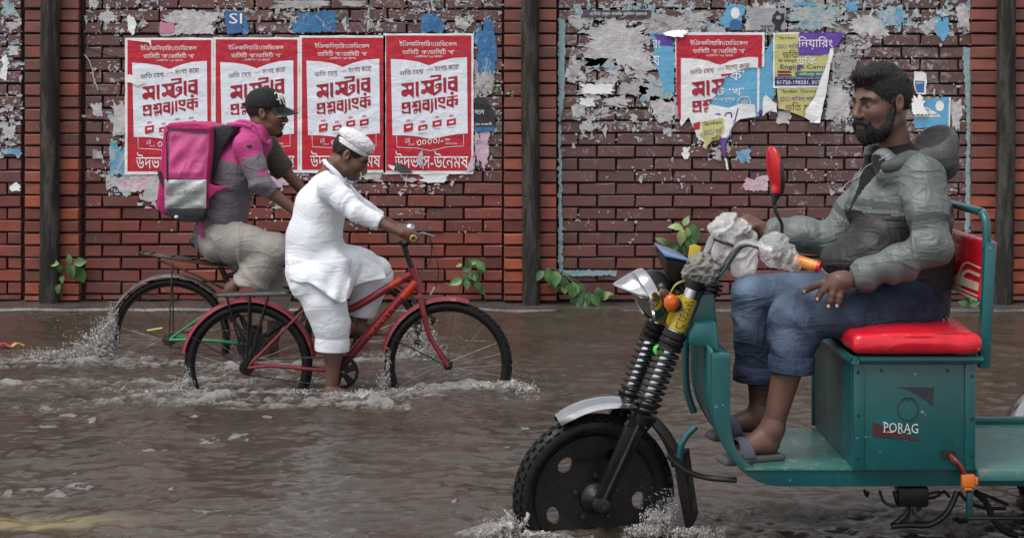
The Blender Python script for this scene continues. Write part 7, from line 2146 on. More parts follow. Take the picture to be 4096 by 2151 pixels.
sj = [(1150, 380), (1060, 400), (960, 425), (870, 450), (780, 480), (700, 500)]
rt_ = lambda pts, Y: curve_pts([P(*z7(*p), Y) for p in pts], 4)
# tee, jacket, sleeves, hood
TF = Field((1.10, 5.15, 0.85), (1.55, 5.80, 1.36), 0.008)
TF.chain([D(3605, 980), D(3605, 840), D(3612, 705)], [0.13, 0.135, 0.092], 0.04, flat=((0, 1, 0), 0.85)); TF.cone(D(3600, 700), neck+Vector((0, 0, -0.01)), 0.075, 0.066, 0.03)
soft('tee_shirt', [TF.nets(1)], M['tee'], man)
KF = Field((0.98, 4.98, 0.70), (1.60, 5.90, 1.34), 0.0065)
KF.chain([D(3638, 1170), D(3610, 1050), D(3605, 840), D(3622, 728)], [0.134, 0.148, 0.155, 0.105], 0.05, flat=((0, 1, 0), 0.86))
KF.ell(D(3395, 1045, 5.36), (0.085, 0.11, 0.060), k=0.05); KF.ell(D(3480, 1000, 5.34), (0.09, 0.12, 0.09), k=0.05)
KF.cone(shN, shF, 0.068, 0.068, 0.05)
KF.cone(D(3560, 690, 5.33), D(3535, 640, 5.36), 0.05, 0.035, 0.03); KF.cone(D(3560, 700, 5.50), D(3500, 620, 5.52), 0.05, 0.035, 0.03)
KF.chain([D(3510, 640, 5.50), D(3462, 740, 5.44), D(3440, 840, 5.40)], [0.032, 0.040, 0.05], 0.03)
KF.ell(neck+Vector((-0.05, -0.03, 0.03)), (0.072, 0.062, 0.09), k=0.01, op='s')
vd = (mf.x, mf.y)
KF.cone(D(3505, 600, 5.30), D(3430, 790, 5.24), 0.052, 0.018, 0.006, op='s')
Vk, Qk = KF.nets(1)
Vk = folds(Vk, Qk, 0.028, 22, (0.3, 0.2, 1), 21, 1.0, lambda V: np.clip((1.12-V[:, 2])/0.25, 0.25, 1))
Vk = rough(Vk, Qk, 0.003, 12, 3, 2)
def jcol(c):
    px, py = px_of(c)
    band = 800+(px-3500)*0.12
    vee = np.array([VEE(a, b) for a, b in zip(px, py)])
    return np.where(vee, 3, np.where(py > band+52, 1, np.where(py > band+34, 0, np.where(py > band, 2, 0))))
VEE = inpoly([z6(*p) for p in [(720, 540), (790, 540), (835, 572), (800, 622), (720, 708), (660, 800), (625, 890), (615, 880), (650, 800), (690, 690), (705, 600)]])
jk = soft('jacket', [(Vk, Qk)], [M['jacket'], M['jacket_dark'], M['jacket_band'], M['tee']], man, jcol)
for i, (a, b, w_, seed) in enumerate(((shN, (elN, wrN), 0, 31), (shF, (elF, wrF), 0, 37))):
    e_, w2 = b
    lo = np.min([np.array(a), np.array(e_), np.array(w2)], 0)-0.13; hi = np.max([np.array(a), np.array(e_), np.array(w2)], 0)+0.13
    SV = Field(lo, hi, 0.0055)
    end = w2+(e_-w2)*0.04
    SV.chain([a, a+(e_-a)*0.55, e_], [0.074, 0.063, 0.060], 0.03)
    SV.chain([e_, e_+(w2-e_)*0.45, e_+(w2-e_)*0.86, end], [0.060, 0.052, 0.043, 0.037], 0.03)
    cutcyl(SV, w2+(e_-w2)*0.02, w2-e_, 0.10)
    Vv, Qv = SV.nets(1)
    dd = (w2-e_).normalized()
    nearel = lambda V: 0.55+0.6*np.exp(-((np.linalg.norm(V-np.array(e_), axis=1))/0.13)**2)
    Vv = folds(Vv, Qv, 0.030, 28, dd+Vector((0, 0, 0.5)), seed, 0.9, nearel, 1.2)
    Vv = folds(Vv, Qv, 0.010, 55, dd, seed+3, 0.6, lambda V: np.clip(1-np.linalg.norm(V-np.array(w2), axis=1)/0.09, 0, 1))
    bc = a+(e_-a)*0.66; bd_ = (e_-a).normalized()
    sl = soft('sleeve', [(Vv, Qv)], [M['jacket'], M['jacket_band']], jk, lambda c: (np.abs((c-np.array(bc))@np.array(bd_)) < 0.011).astype(int))
HD = Field((1.20, 5.18, 1.05), (1.60, 5.74, 1.42), 0.006)
HD.ell(D(3738, 655), (0.072, 0.150, 0.060), k=0.02)
HD.ell(D(3746, 580), (0.066, 0.135, 0.070), np.array(Matrix.Rotation(R(28), 3, 'Y')), k=0.02)
HD.cone(D(3770, 620, 5.34), D(3600, 660, 5.30), 0.042, 0.024, 0.03); HD.cone(D(3770, 620, 5.56), D(3560, 640, 5.58), 0.045, 0.026, 0.03)
HD.cone(D(3600, 660, 5.30), D(3545, 668, 5.29), 0.026, 0.018, 0.02)
hole = D(3696, 505, 5.41); HD.ell(hole, (0.074, 0.135, 0.078), np.array(Matrix.Rotation(R(28), 3, 'Y')), k=0.010, op='s')
HD.ell(neck+Vector((-0.01, 0, 0.06)), (0.075, 0.072, 0.11), k=0.01, op='s')
Vh, Qh = HD.nets(1); Vh = folds(Vh, Qh, 0.008, 26, (0.5, 0.8, 0.4), 41, 1.0)
Mh = np.array(Matrix.Rotation(R(28), 3, 'Y'))
def hcol(c):
    q = ((c-np.array(hole))@Mh)/np.array((0.074, 0.135, 0.078)); return (np.linalg.norm(q, axis=1) < 1.12).astype(int)
soft('hood', [(Vh, Qh)], [M['jacket_band'], M['jacket_dark']], jk, hcol)
rim = [P(*z6(*p), y_) for p, y_ in (((1098, 375), 5.40), ((1085, 425), 5.33), ((1030, 465), 5.29), ((960, 500), 5.27), ((880, 540), 5.25), ((830, 575), 5.235), ((800, 620), 5.225), ((755, 670), 5.215), ((715, 710), 5.205), ((690, 745), 5.20))]
rim = snap(rim[4:], KF, 0.003)
MB().tube(curve_pts(rim, 4), 0.0020, 6).build('zip', M['zip'], jk)
# slippers
for hl, to, nm in ((hlN, toN, 0), (hlF, toF, 1)):
    d = (to-hl).normalized(); L = (to-hl).length; sd_ = d.cross(Vector((0, 0, 1))).normalized()
    SL = Field(np.minimum(np.array(hl), np.array(to))-0.09, np.maximum(np.array(hl), np.array(to))+np.array((0.09, 0.09, 0.14)), 0.0035)
    c_ = hl+d*L*0.5; z0_ = Vector((0, 0, -0.010))
    SL.box(c_+z0_, (L/2+0.016, 0.040, 0.0115), np.array(Matrix((d, sd_, Vector((0, 0, 1)))).transposed()), 0.010, 0.01)
    SL.ell(hl+d*L*0.78+z0_, (0.05, 0.05, 0.012), k=0.02)
    so = soft('slipper', [SL.nets(1)], M['slipper_sole'], man)
    SB = Field(np.minimum(np.array(hl), np.array(to))-0.09, np.maximum(np.array(hl), np.array(to))+np.array((0.09, 0.09, 0.16)), 0.003)
    b0 = hl+d*L*0.66; MS = np.array(Matrix((d, sd_, Vector((0, 0, 1)))).transposed())
    SB.ell(b0+Vector((0, 0, 0.006)), (0.062, 0.051, 0.052), MS, k=0.008); SB.ell(b0+Vector((0, 0, 0.004)), (0.09, 0.044, 0.044), MS, k=0.004, op='s')
    SB.cut(hl+Vector((0, 0, -0.004)), (0, 0, -1)); SB.cut(hl+d*L*0.86, d+Vector((0, 0, 0.25))); SB.cut(hl+d*L*0.50, -d+Vector((0, 0, 0.35)))
    soft('strap', [SB.nets(1)], M['slipper'], so)

# ---- delivery rider
C = lambda x, y, Y=RY: P(x, y, Y)
rid = thing('person', 'delivery rider in pink and grey shirt and black cap on the old bicycle', 'person', (C(873, 937).x, RY, C(0, 985).z))
rf = Vector((math.cos(R(6)), 0.05, -math.sin(R(6)))); rM = frame(rf, (math.sin(R(6)), 0, 1)); rcen = C(1064, 452); rs = 1.03
rV, rQ = head_shell(0.95, 0.97, True)
B2 = Field((-2.0, 8.6, -0.15), (-0.95, 9.65, 1.52), 0.009)
neck2 = rcen+rM@Vector((-0.045, 0, -0.17))*rs
B2.chain([C(880, 930), C(905, 820), C(958, 660), C(995, 575)], [0.11, 0.10, 0.11, 0.09], 0.04, flat=((0, 1, 0), 0.8))
B2.cone(C(1000, 560), neck2+Vector((-0.01, 0, 0.0)), 0.055, 0.05, 0.03)
s1, e1_, w1 = C(988, 582, 8.96), C(1046, 742, 8.90), C(1200, 858, 8.93)
s2_, e2_, w2_ = C(1050, 570, 9.34), C(1125, 668, 9.38), C(1236, 792, 9.40)
B2.chain([C(995, 575), s1, e1_, w1], [0.075, 0.048, 0.038, 0.027], 0.03); B2.chain([C(995, 575), s2_, e2_, w2_], [0.075, 0.048, 0.038, 0.027], 0.03)
a1, a2 = C(926, 1152, 9.01), C(1085, 1420, 9.28)
B2.chain([C(885, 945, 9.04), C(1100, 1000, 9.0), a1], [0.08, 0.055, 0.033], 0.03)
B2.chain([C(885, 945, 9.26), C(1120, 1090, 9.27), a2], [0.08, 0.055, 0.033], 0.03)
F2_ = Field(np.array(C(820, 1290, 8.9))-0.02, np.array(C(1010, 1110, 9.12))+0.02, 0.005)
foot_field(F2_, C(872, 1210, 9.02), C(1000, 1275, 9.0), a1, 0.95, up=(0.35, 0, 0.94)); F2_.cone(a1, a1+Vector((0.06, 0, 0.06)), 0.033, 0.036, 0.02)
F3_ = Field(np.array(C(1040, 1530, 9.15))-0.02, np.array(C(1250, 1390, 9.40))+0.02, 0.006)
foot_field(F3_, C(1060, 1478, 9.28), C(1230, 1485, 9.28), a2, 0.95); F3_.cone(a2, a2+Vector((0.01, 0, 0.06)), 0.033, 0.036, 0.02)
HG = Field(np.array(C(1130, 930, 8.80))-0.02, np.array(C(1300, 780, 9.02))+0.02, 0.0045)
g1 = grip_hand(HG, P(1225, 858, RY-0.232), (1, 0.5, 0.1), (-0.3, -0.4, 1), 0.014, 0.95); HG.chain([g1, w1], [0.024, 0.026], 0.02)
HG2 = Field(np.array(C(1160, 900, 9.30))-0.02, np.array(C(1330, 720, 9.50))+0.02, 0.0045)
g2_ = grip_hand(HG2, P(1252, 802, RY+0.25), (1, -0.5, 0.1), (-0.3, 0.3, 1), 0.014, 0.95); HG2.chain([g2_, w2_], [0.024, 0.026], 0.02)
soft('body', [(to_world(rV, rM, rcen, rs), rQ), B2.nets(1), F2_.nets(1), F3_.nets(1), HG.nets(1), HG2.nets(1)], M['skin_rider'], rid)
eyes(rid, rM, rcen, rs)
HF2 = hair_field(0, -0.002, 0.022, 0.070); HF2.cut((0, 0, 0.07), (0, 0, 1))
shell('hair', HF2, rid, M['hair'], rM, rcen, rs, 0.003, 90, 5, hairs=900, flow=(-0.3, 0, -0.8), length=0.010)
gb = Field((0.02, -0.06, -0.15), (0.14, 0.06, -0.03), 0.003)
gb.ell((0.078, 0, -0.106), (0.025, 0.026, 0.021), k=0.01)
for s_ in (-1, 1): gb.cone((0.108, s_*0.004, -0.051), (0.094, s_*0.028, -0.060), 0.0055, 0.005, 0.006)
shell('beard', gb, rid, M['hair'], rM, rcen, rs, 0.002, 150, 6)
# cap
CF = Field((-0.15, -0.12, 0.0), (0.15, 0.12, 0.18), 0.003)
CF.ell((-0.010, 0, 0.052), (0.110, 0.089, 0.088), k=0.01).cut((0, 0, 0.030), (0.05, 0, -1)).ell((-0.008, 0, 0.139), (0.010, 0.010, 0.006), k=0.004)
cap = shell('cap', CF, rid, M['cap_black'], rM, rcen, rs, 0.0015, 30, 8)
bv = []; nb_ = 14
for th in (0, 0.004):
    for i in range(nb_+1):
        a = R(-75+150*i/nb_)
        for t in (0, 0.35, 0.7, 1.0):
            x_ = 0.078*math.cos(a)+0.010 + t*0.088*math.cos(a*0.85); y_ = 0.084*math.sin(a)*(1-0.12*t)
            bv.append((x_, y_, 0.046-0.030*t+(-0.030)*(math.sin(a)**2)*(0.35+0.65*t)+th))
q_ = 4; o2 = (nb_+1)*q_
bf_ = [(o_+i*q_+k, o_+(i+1)*q_+k, o_+(i+1)*q_+k+1, o_+i*q_+k+1) for o_ in (0, o2) for i in range(nb_) for k in range(3)]
bf_ += [(i*q_+3, (i+1)*q_+3, o2+(i+1)*q_+3, o2+i*q_+3) for i in range(nb_)] + [(k, k+1, o2+k+1, o2+k) for k in range(3)] + [(nb_*q_+k, nb_*q_+k+1, o2+nb_*q_+k+1, o2+nb_*q_+k) for k in range(3)]
obj('visor', new_mesh('visor', to_world(bv, rM, rcen, rs), bf_, True), M['cap_black'], cap)
ed = [bv[i*q_+3] for i in range(nb_+1)]
obj('visor_trim', (lambda m: new_mesh('visor_trim', to_world([tuple(v) for v in m.v], rM, rcen, rs), m.f, True))(MB().tube([Vector(p)+Vector((-0.004, 0, -0.0005)) for p in ed[:9]], 0.0016, 6)), M['trim_white'], cap)
em = []
def capsurf(u, v):      # emblem patch on the cap's front right quarter
    az = R(-32+u*22); el_ = R(24+v*22)
    return (-0.010+0.1125*math.cos(el_)*math.cos(az), 0.091*math.cos(el_)*math.sin(az), 0.052+0.0900*math.sin(el_))
for st in ([(-1, 0.6), (-0.6, 1), (-0.3, 0.6), (-0.4, -0.2), (-0.2, -1.0)], [(-0.3, 0.7), (0.1, 0.2), (0.4, -0.6), (0.5, -1.0)], [(-0.6, 0.1), (0.0, -0.1), (0.5, 0.1)], [(0.1, 0.9), (0.3, 0.4), (0.7, 0.9)], [(0.3, 0.4), (0.35, -0.3)], [(-0.9, -0.3), (-0.4, -0.3)]):
    em.append([capsurf(*p) for p in st])
m = MB()
for st in em: m.tube(curve_pts(st, 3), 0.0042, 6)
obj('emblem', new_mesh('emblem', to_world([tuple(v) for v in m.v], rM, rcen, rs), m.f, True), M['emblem'], cap)
m = MB().box((-0.128, -0.02, 0.026), (-0.105, 0.02, 0.044)); obj('cap_strap', new_mesh('cap_strap', to_world([tuple(v) for v in m.v], rM, rcen, rs), m.f), M['cap_black'], cap)
# shirt
SH = Field((-2.05, 8.66, 0.60), (-1.05, 9.60, 1.42), 0.0075)
SH.chain([C(872, 945), C(898, 840), C(955, 665), C(995, 580)], [0.135, 0.125, 0.138, 0.105], 0.05, flat=((0, 1, 0), 0.8))
SH.cone(s1, s2_, 0.072, 0.068, 0.05)
SH.chain([s1, s1+(e1_-s1)*0.5, e1_], [0.072, 0.062, 0.055], 0.03); SH.chain([e1_, C(1092, 778, 8.91)], [0.055, 0.046], 0.02)
SH.chain([s2_, e2_], [0.075, 0.060], 0.03); SH.cone(e2_, C(1142, 690, 9.385), 0.058, 0.050, 0.02)
SH.cone(C(1020, 540, 9.12), C(1040, 522, 9.13), 0.068, 0.060, 0.03)
SH.ell(neck2+Vector((0.02, 0, 0.05)), (0.058, 0.056, 0.08), k=0.008, op='s')
cutcyl(SH, C(1090, 776, 8.91), w1-e1_, 0.10); cutcyl(SH, C(1140, 688, 9.385), w2_-e2_, 0.09)
Vs2, Qs2 = SH.nets(1)
Vs2 = folds(Vs2, Qs2, 0.024, 24, (0.6, 0.2, 0.9), 51, 1.0, lambda V: 0.5+0.5*np.exp(-((V[:, 2]-0.86)/0.12)**2))
Vs2 = folds(Vs2, Qs2, 0.010, 45, (0.8, 0.1, -0.6), 55, 0.8, lambda V: np.clip(1-np.linalg.norm(V-np.array(e1_), axis=1)/0.16, 0, 1))
def rcol(c):
    px, py = px_of(c); far = c[:, 1] > 9.27
    sl_ = (px > 965+ (py-620)*0.12) & (c[:, 1] < 9.08)
    up = py < 640+(px-880)*0.20
    sleeve_pink = (py < 632+(px-985)*-0.35)
    pink = np.where(sl_, sleeve_pink, up)
    placket = (px > 1030) & (py > 560) & (py < 660) & ~sl_ & (c[:, 1] < 9.2)
    patch = sl_ & (np.abs(py-690-(px-1030)*0.1) < 7) & (px > 1030)
    o = np.where(pink | placket | patch, 0, 1)
    return np.where(far & (px > 1068), 2, o)
shirt = soft('shirt', [(Vs2, Qs2)], [M['pink'], M['grey_jersey'], M['olive_sleeve']], rid, rcol)
zl = ZM(400, 250, 1.353)
MB().tube(curve_pts([P(*zl(*p), y_) for p, y_ in (((755, 318), 9.12), ((800, 322), 9.02), ((850, 350), 8.98), ((870, 390), 8.97), ((880, 425), 8.975), ((905, 440), 9.02), ((918, 425), 9.08))], 4), [0.010]*8+[0.014]*9+[0.010]*8, 8).build('collar', M['pink'], shirt)
MB().prism([P(*zl(735, 325), 9.14), P(*zl(760, 312), 9.14), P(*zl(820, 325), 9.10), P(*zl(790, 350), 9.08)], (0, 0.12, 0.0)).build('collar_flap', M['pink'], shirt, bevel=0.006)
bg_ = P(*zl(806, 455), 8.885); MB().sphere(bg_, 0.017, 10, 6, (1, 0.35, 0.7)).build('badge', M['bag_dark'], shirt)
# trousers
TR = Field((-2.0, 8.7, 0.10), (-1.05, 9.55, 0.95), 0.0075)
TR.chain([C(872, 955), C(905, 950)], [0.118, 0.118], 0.04, flat=((0, 1, 0), 0.8))
TR.chain([C(890, 960, 9.05), C(1000, 975, 9.02), C(1090, 1002, 9.0)], [0.108, 0.098, 0.088], 0.04)
TR.chain([C(1090, 1002, 9.0), C(1040, 1075, 9.0), C(1000, 1140, 9.0)], [0.088, 0.088, 0.090], 0.04)
TR.chain([C(890, 960, 9.26), C(1110, 1085, 9.27), C(1095, 1260, 9.28)], [0.12, 0.10, 0.085], 0.04)
cutcyl(TR, C(1006, 1143, 9.0), (-0.18, 0, -1), 0.16); cutcyl(TR, C(1095, 1270, 9.28), (0, 0, -1), 0.13)
Vt, Qt = TR.nets(1); Vt = folds(Vt, Qt, 0.026, 22, (0.8, 0.2, 0.5), 61, 1.1); Vt = rough(Vt, Qt, 0.004, 9, 6, 2)
soft('trousers', [(Vt, Qt)], M['khaki'], rid)

# delivery bag on his back
bgt = thing('delivery_bag', 'pink insulated delivery bag with silver pocket strapped to the rider\'s back', 'bag', P(*zl(450, 850), 9.1))
Zb = lambda x, y, Y=8.90: P(*zl(x, y), Y)
outl = [(378, 338), (470, 330), (604, 348), (600, 500), (584, 640), (574, 790), (545, 840), (520, 862), (430, 858), (365, 828), (345, 790), (340, 640), (348, 480), (356, 350)]
bb_ = MB().prism([Zb(*p) for p in outl], (0, 0.46, 0)).build('bag_body', M['bag_pink_side'], bgt, bevel=0.018, seg=3)
gus = MB().prism([Zb(*p, 8.93) for p in [(345, 345), (380, 335), (372, 640), (360, 835), (325, 812), (300, 785), (312, 690), (322, 600), (330, 480)]], (0, 0.40, 0)).build('rear_panel', M['bag_pink_side'], bgt, bevel=0.014, seg=3)
gm = Field(np.array(Zb(350, 660, 8.86))-0.02, np.array(Zb(610, 330, 8.93))+0.02, 0.005)
pc = [Zb(370, 362), Zb(596, 366), Zb(575, 632), Zb(356, 628)]
gq = []; NU, NV = 26, 30
for j in range(NV+1):
    for i in range(NU+1):
        u, v = i/NU, j/NV
        p = (pc[0]*(1-u)+pc[1]*u)*(1-v)+(pc[3]*(1-u)+pc[2]*u)*v
        w_ = min(u, 1-u, v, 1-v)*8
        p = p+Vector((0, -0.004-0.010*min(1, w_)-0.006*min(1, w_)*math.sin((u*1.0+v*1.3)*9)*math.sin(u*5), 0)); gq.append(p)
obj('clear_pocket', new_mesh('clear_pocket', gq, [(j*(NU+1)+i, (j+1)*(NU+1)+i, (j+1)*(NU+1)+i+1, j*(NU+1)+i+1) for j in range(NV) for i in range(NU)], True), M['bag_pink'], bgt)
pc = [Zb(352, 634), Zb(578, 634), Zb(574, 790), Zb(352, 790)]; gq = []
for j in range(NV+1):
    for i in range(NU+1):
        u, v = i/NU, j/NV
        p = (pc[0]*(1-u)+pc[1]*u)*(1-v)+(pc[3]*(1-u)+pc[2]*u)*v
        w_ = min(1, min(u, 1-u, v, 1-v)*8)
        fold_ = math.sin((v*1.0+u*0.9)*8.0)
        gq.append(p+Vector((0, -0.006-w_*(0.008+0.007*fold_), 0)))
sil = obj('silver_pocket', new_mesh('silver_pocket', gq, [(j*(NU+1)+i, (j+1)*(NU+1)+i, (j+1)*(NU+1)+i+1, j*(NU+1)+i+1) for j in range(NV) for i in range(NU)], True), M['bag_silver'], bgt)
MB().prism([Zb(*p, 8.892) for p in [(352, 790), (576, 788), (548, 842), (520, 866), (430, 862), (366, 832)]], (0, 0.45, 0)).build('bag_base', M['bag_dark'], bgt, bevel=0.010)
MB().sphere(Zb(413, 836, 8.888), 0.012, 10, 6, (1, 0.5, 0.8)).build('base_stud', M['trim_white'], bgt)
MB().prism([Zb(*p, 8.888) for p in [(352, 346), (378, 326), (520, 326), (606, 346), (602, 376), (520, 372), (376, 362)]], (0, 0.47, 0)).build('lid', M['bag_pink_side'], bgt, bevel=0.010, seg=3)
MB().tube(curve_pts([Zb(364, 640, 8.887), Zb(362, 500, 8.887), Zb(370, 368, 8.885), Zb(480, 374, 8.884), Zb(600, 380, 8.886)], 6), 0.0045, 6).build('zip_line', M['bag_dark'], bgt)
MB().prism([Zb(*p, 8.98) for p in [(604, 350), (690, 338), (740, 345), (660, 470), (600, 650), (582, 640), (600, 480)]], (0, 0.30, 0)).build('back_padding', M['bag_dark'], bgt, bevel=0.012)
MB().prism([Zb(*p, 8.915) for p in [(580, 650), (620, 668), (700, 672), (630, 700), (582, 745)]], (0, 0.03, 0)).build('side_wing', M['bag_pink_side'], bgt, bevel=0.006)
rtb = lambda nm, pts, mt, w_=0.016: MB().tube(curve_pts([P(*zl(x, y), Y_) for x, y, Y_ in pts], 5), w_, 8).build(nm, mt, bgt)
MB().prism([Zb(510, 800, 8.94), Zb(528, 808, 8.94), Zb(566, 945, 8.97), Zb(545, 952, 8.97)], (0, 0.006, 0)).build('loose_strap', M['pink'], bgt)
rtb('shoulder_strap', [(690, 340, 9.0), (760, 335, 8.96), (820, 350, 8.95)], M['pink'], 0.014)
rtb('buckle_strap', [(320, 590, 8.925), (332, 640, 8.92), (345, 665, 8.918)], M['bag_dark'], 0.010)
V2, F2 = text2d('foodpanda', 0.0)
zp_ = ZM(640, 680, 6.764)
vv = [P(*zp_(400+640*u, 722-0.02*u*640-185*v+(-20)*u), 8.878) for u, v in V2]
obj('lettering', new_mesh('lettering', vv, [(a, b, c) if (vv[b]-vv[a]).cross(vv[c]-vv[a]).y < 0 else (a, c, b) for a, b, c in F2]), M['logo_pink'], sil)
def spr(name, cts):
    V, F = fill(cts); vv = [P(*zp_(a, b), 8.878) for a, b in V]
    obj(name, new_mesh(name, vv, [(a, b, c) if (vv[b]-vv[a]).cross(vv[c]-vv[a]).y < 0 else (a, c, b) for a, b, c in F]), M['logo_pink'], sil)
spr('logo', [[(155, 520), (180, 495), (310, 500), (345, 530), (340, 670), (310, 698), (180, 690), (152, 665)], circ(245, 595, 62, 60, 16), circ(222, 585, 14, 18, 8), circ(272, 580, 14, 18, 8)])

# ---- boy
G = lambda x, y, Y=BY: P(x, y, Y)
boy = thing('person', 'boy in white kurta and white knitted cap pedalling the red bicycle', 'person', (G(1240, 1080).x, BY, G(0, 1150).z))
bfw = Vector((math.cos(R(33)), 0.02, -math.sin(R(33)))); bM = frame(bfw, (math.sin(R(33)), 0, math.cos(R(33)))); bcen = G(1400, 622); bs = 0.93
bV, bQ = head_shell(0.88, 0.98)
B3 = Field((-1.25, 7.68, -0.12), (-0.35, 8.60, 1.30), 0.008)
neck3 = bcen+bM@Vector((-0.05, 0, -0.15))*bs
B3.chain([G(1245, 1070), G(1262, 940), G(1285, 810), G(1305, 750)], [0.10, 0.09, 0.09, 0.075], 0.04, flat=((0, 1, 0), 0.85))
B3.cone(G(1312, 735), bcen+bM@Vector((-0.04, 0, -0.07))*bs, 0.045, 0.046, 0.03)
bs1, be1, bw1 = G(1322, 752, 7.96), G(1428, 848, 7.88), G(1606, 930, 7.845)
bs2, be2, bw2 = G(1345, 750, 8.27), G(1455, 850, 8.33), G(1592, 908, 8.37)
B3.chain([G(1305, 750), bs1, be1, bw1], [0.06, 0.04, 0.033, 0.022], 0.03); B3.chain([G(1305, 750), bs2, be2, bw2], [0.06, 0.04, 0.033, 0.022], 0.03)
ba1, ba2 = G(1326, 1560, 7.995), G(1432, 1312, 8.22)
B3.chain([G(1245, 1085, 8.02), G(1310, 1262, 7.98), G(1334, 1420, 7.99), ba1], [0.075, 0.052, 0.040, 0.029], 0.03)
B3.chain([G(1245, 1085, 8.20), G(1505, 1105, 8.24), ba2], [0.075, 0.052, 0.029], 0.03)
FB = Field(np.array(G(1270, 1640, 7.9))-0.02, np.array(G(1480, 1540, 8.1))+0.02, 0.0045)
foot_field(FB, G(1302, 1594, 8.0), G(1440, 1600, 7.985), ba1, 0.85); FB.cone(ba1, ba1+Vector((0, 0, 0.06)), 0.029, 0.031, 0.02)
FB2 = Field(np.array(G(1390, 1370, 8.12))-0.02, np.array(G(1580, 1290, 8.32))+0.02, 0.005)
foot_field(FB2, G(1412, 1340, 8.22), G(1560, 1342, 8.22), ba2, 0.85); FB2.cone(ba2, ba2+Vector((0.02, 0, 0.06)), 0.029, 0.031, 0.02)
GH1 = Field(np.array(G(1560, 1010, 7.76))-0.02, np.array(G(1720, 880, 7.98))+0.02, 0.0035)
g1 = grip_hand(GH1, P(1651, 951, BY-0.215), HB[1]-HB[0], (-0.55, 0, 0.8), 0.0165, 0.88); GH1.chain([g1, G(1625, 936, 7.86), bw1], [0.021, 0.022, 0.022], 0.02)
GH2 = Field(np.array(G(1540, 970, 8.28))-0.02, np.array(G(1680, 850, 8.50))+0.02, 0.004)
g2_ = grip_hand(GH2, P(1626, 931, BY+0.23), HB[5]-HB[4], (-0.5, 0, 0.85), 0.0165, 0.88); GH2.chain([g2_, bw2], [0.021, 0.022], 0.02)
soft('body', [(to_world(bV, bM, bcen, bs), bQ), B3.nets(1), FB.nets(1), FB2.nets(1), GH1.nets(1), GH2.nets(1)], M['skin_boy'], boy)
eyes(boy, bM, bcen, bs, 0.002)
HF3 = hair_field(0, 0.0, 0.030, 0.062); HF3.cut((0, 0, 0.075), (0, 0, 1))
shell('hair', HF3, boy, M['hair'], bM, bcen, bs, 0.003, 90, 9, hairs=1200, flow=(-0.3, 0, -0.8), length=0.010)
PC = Field((-0.15, -0.12, 0.0), (0.15, 0.12, 0.18), 0.003)
PC.cone((-0.012, 0, 0.020), (-0.012, 0, 0.085), 0.098, 0.098, 0.01, flat=((0, 1, 0), 1.12), cap=True)
PC.ell((-0.012, 0, 0.088), (0.107, 0.094, 0.045), k=0.012)
PC.cut((-0.012, 0, 0.036), (0.03, 0, -1), 0.005)
PC.cone((-0.2, 0, 0.062), (0.2, 0, 0.062), 0.001, 0.001, 0.002, op='s')
V, Q = PC.nets(1); N = normals(V, Q)
rib_ = np.where(V[:, 2] > 0.066, np.abs(np.sin(V[:, 2]*260+fbm(V*18, 3, 4)*5))*0.0030+0.003*np.abs(vnoise(V*70, 4)), 0.0) - 0.004*np.exp(-((V[:, 2]-0.064)/0.004)**2)
pcap = soft('prayer_cap', [(to_world(V+N*rib_[:, None], bM, bcen, bs), Q)], M['cap_knit'], boy)
# kurta
KU = Field((-1.28, 7.72, 0.42), (-0.50, 8.58, 1.15), 0.0068)
KU.chain([G(1252, 1030), G(1258, 950), G(1284, 820), G(1306, 752)], [0.130, 0.124, 0.116, 0.082], 0.05, flat=((0, 1, 0), 0.85))
KU.cone(bs1, bs2, 0.060, 0.058, 0.05)
KU.cone(G(1318, 725, 8.11), G(1326, 705, 8.11), 0.062, 0.056, 0.03)
KU.chain([G(1248, 1060), G(1275, 1105, 8.06)], [0.130, 0.120], 0.04, flat=((0, 1, 0), 0.85))
KU.chain([G(1300, 1050, 8.10), G(1420, 1065, 8.18), G(1505, 1085, 8.23)], [0.115, 0.085, 0.066], 0.05)
KU.chain([G(1320, 1090, 8.0), G(1350, 1150, 7.98), G(1365, 1190, 7.97)], [0.10, 0.058, 0.030], 0.04, flat=((0, 1, 0), 1.6))
KU.chain([bs1, bs1+(be1-bs1)*0.5, be1], [0.060, 0.053, 0.048], 0.03); KU.chain([be1, G(1522, 892, 7.862)], [0.048, 0.041], 0.02)
KU.chain([bs2, be2, G(1520, 880, 8.35)], [0.066, 0.052, 0.044], 0.03)
cutcyl(KU, G(1523, 893, 7.862), bw1-be1, 0.09); cutcyl(KU, G(1521, 881, 8.35), bw2-be2, 0.09)
KU.ell(bcen+bM@Vector((-0.03, 0, -0.085))*bs, (0.050, 0.050, 0.075), np.array(bM), k=0.006, op='s')
KU.cut(G(1270, 1170, 8.06), (-0.39, 0, -0.92), 0.006)
KU.ell(G(1462, 1160, 8.16), (0.085, 0.13, 0.055), np.array(Matrix.Rotation(R(12), 3, 'Y')), k=0.01, op='s')
Vu, Qu = KU.nets(1)
Vu = folds(Vu, Qu, 0.024, 24, (0.9, 0.3, 0.25), 71, 1.0, lambda V: np.clip((0.95-V[:, 2])/0.4, 0.25, 1))
Vu = folds(Vu, Qu, 0.011, 48, (be1-bs1)+Vector((0, 0, 0.1)), 75, 0.8, lambda V: np.clip(1.15-np.linalg.norm(V-np.array(be1), axis=1)/0.17, 0, 1), 1.2)
kur = soft('kurta', [(Vu, Qu)], M['white_cotton'], boy)
zb2 = ZM(1000, 450, 1.691)
MB().tube(curve_pts([P(*zb2(*p), y_) for p, y_ in (((505, 330), 8.11), ((525, 355), 8.05), ((560, 385), 8.02), ((600, 425), 8.02), ((640, 480), 8.04), ((660, 500), 8.08))], 4), 0.011, 8).build('collar', M['white_cotton'], kur)
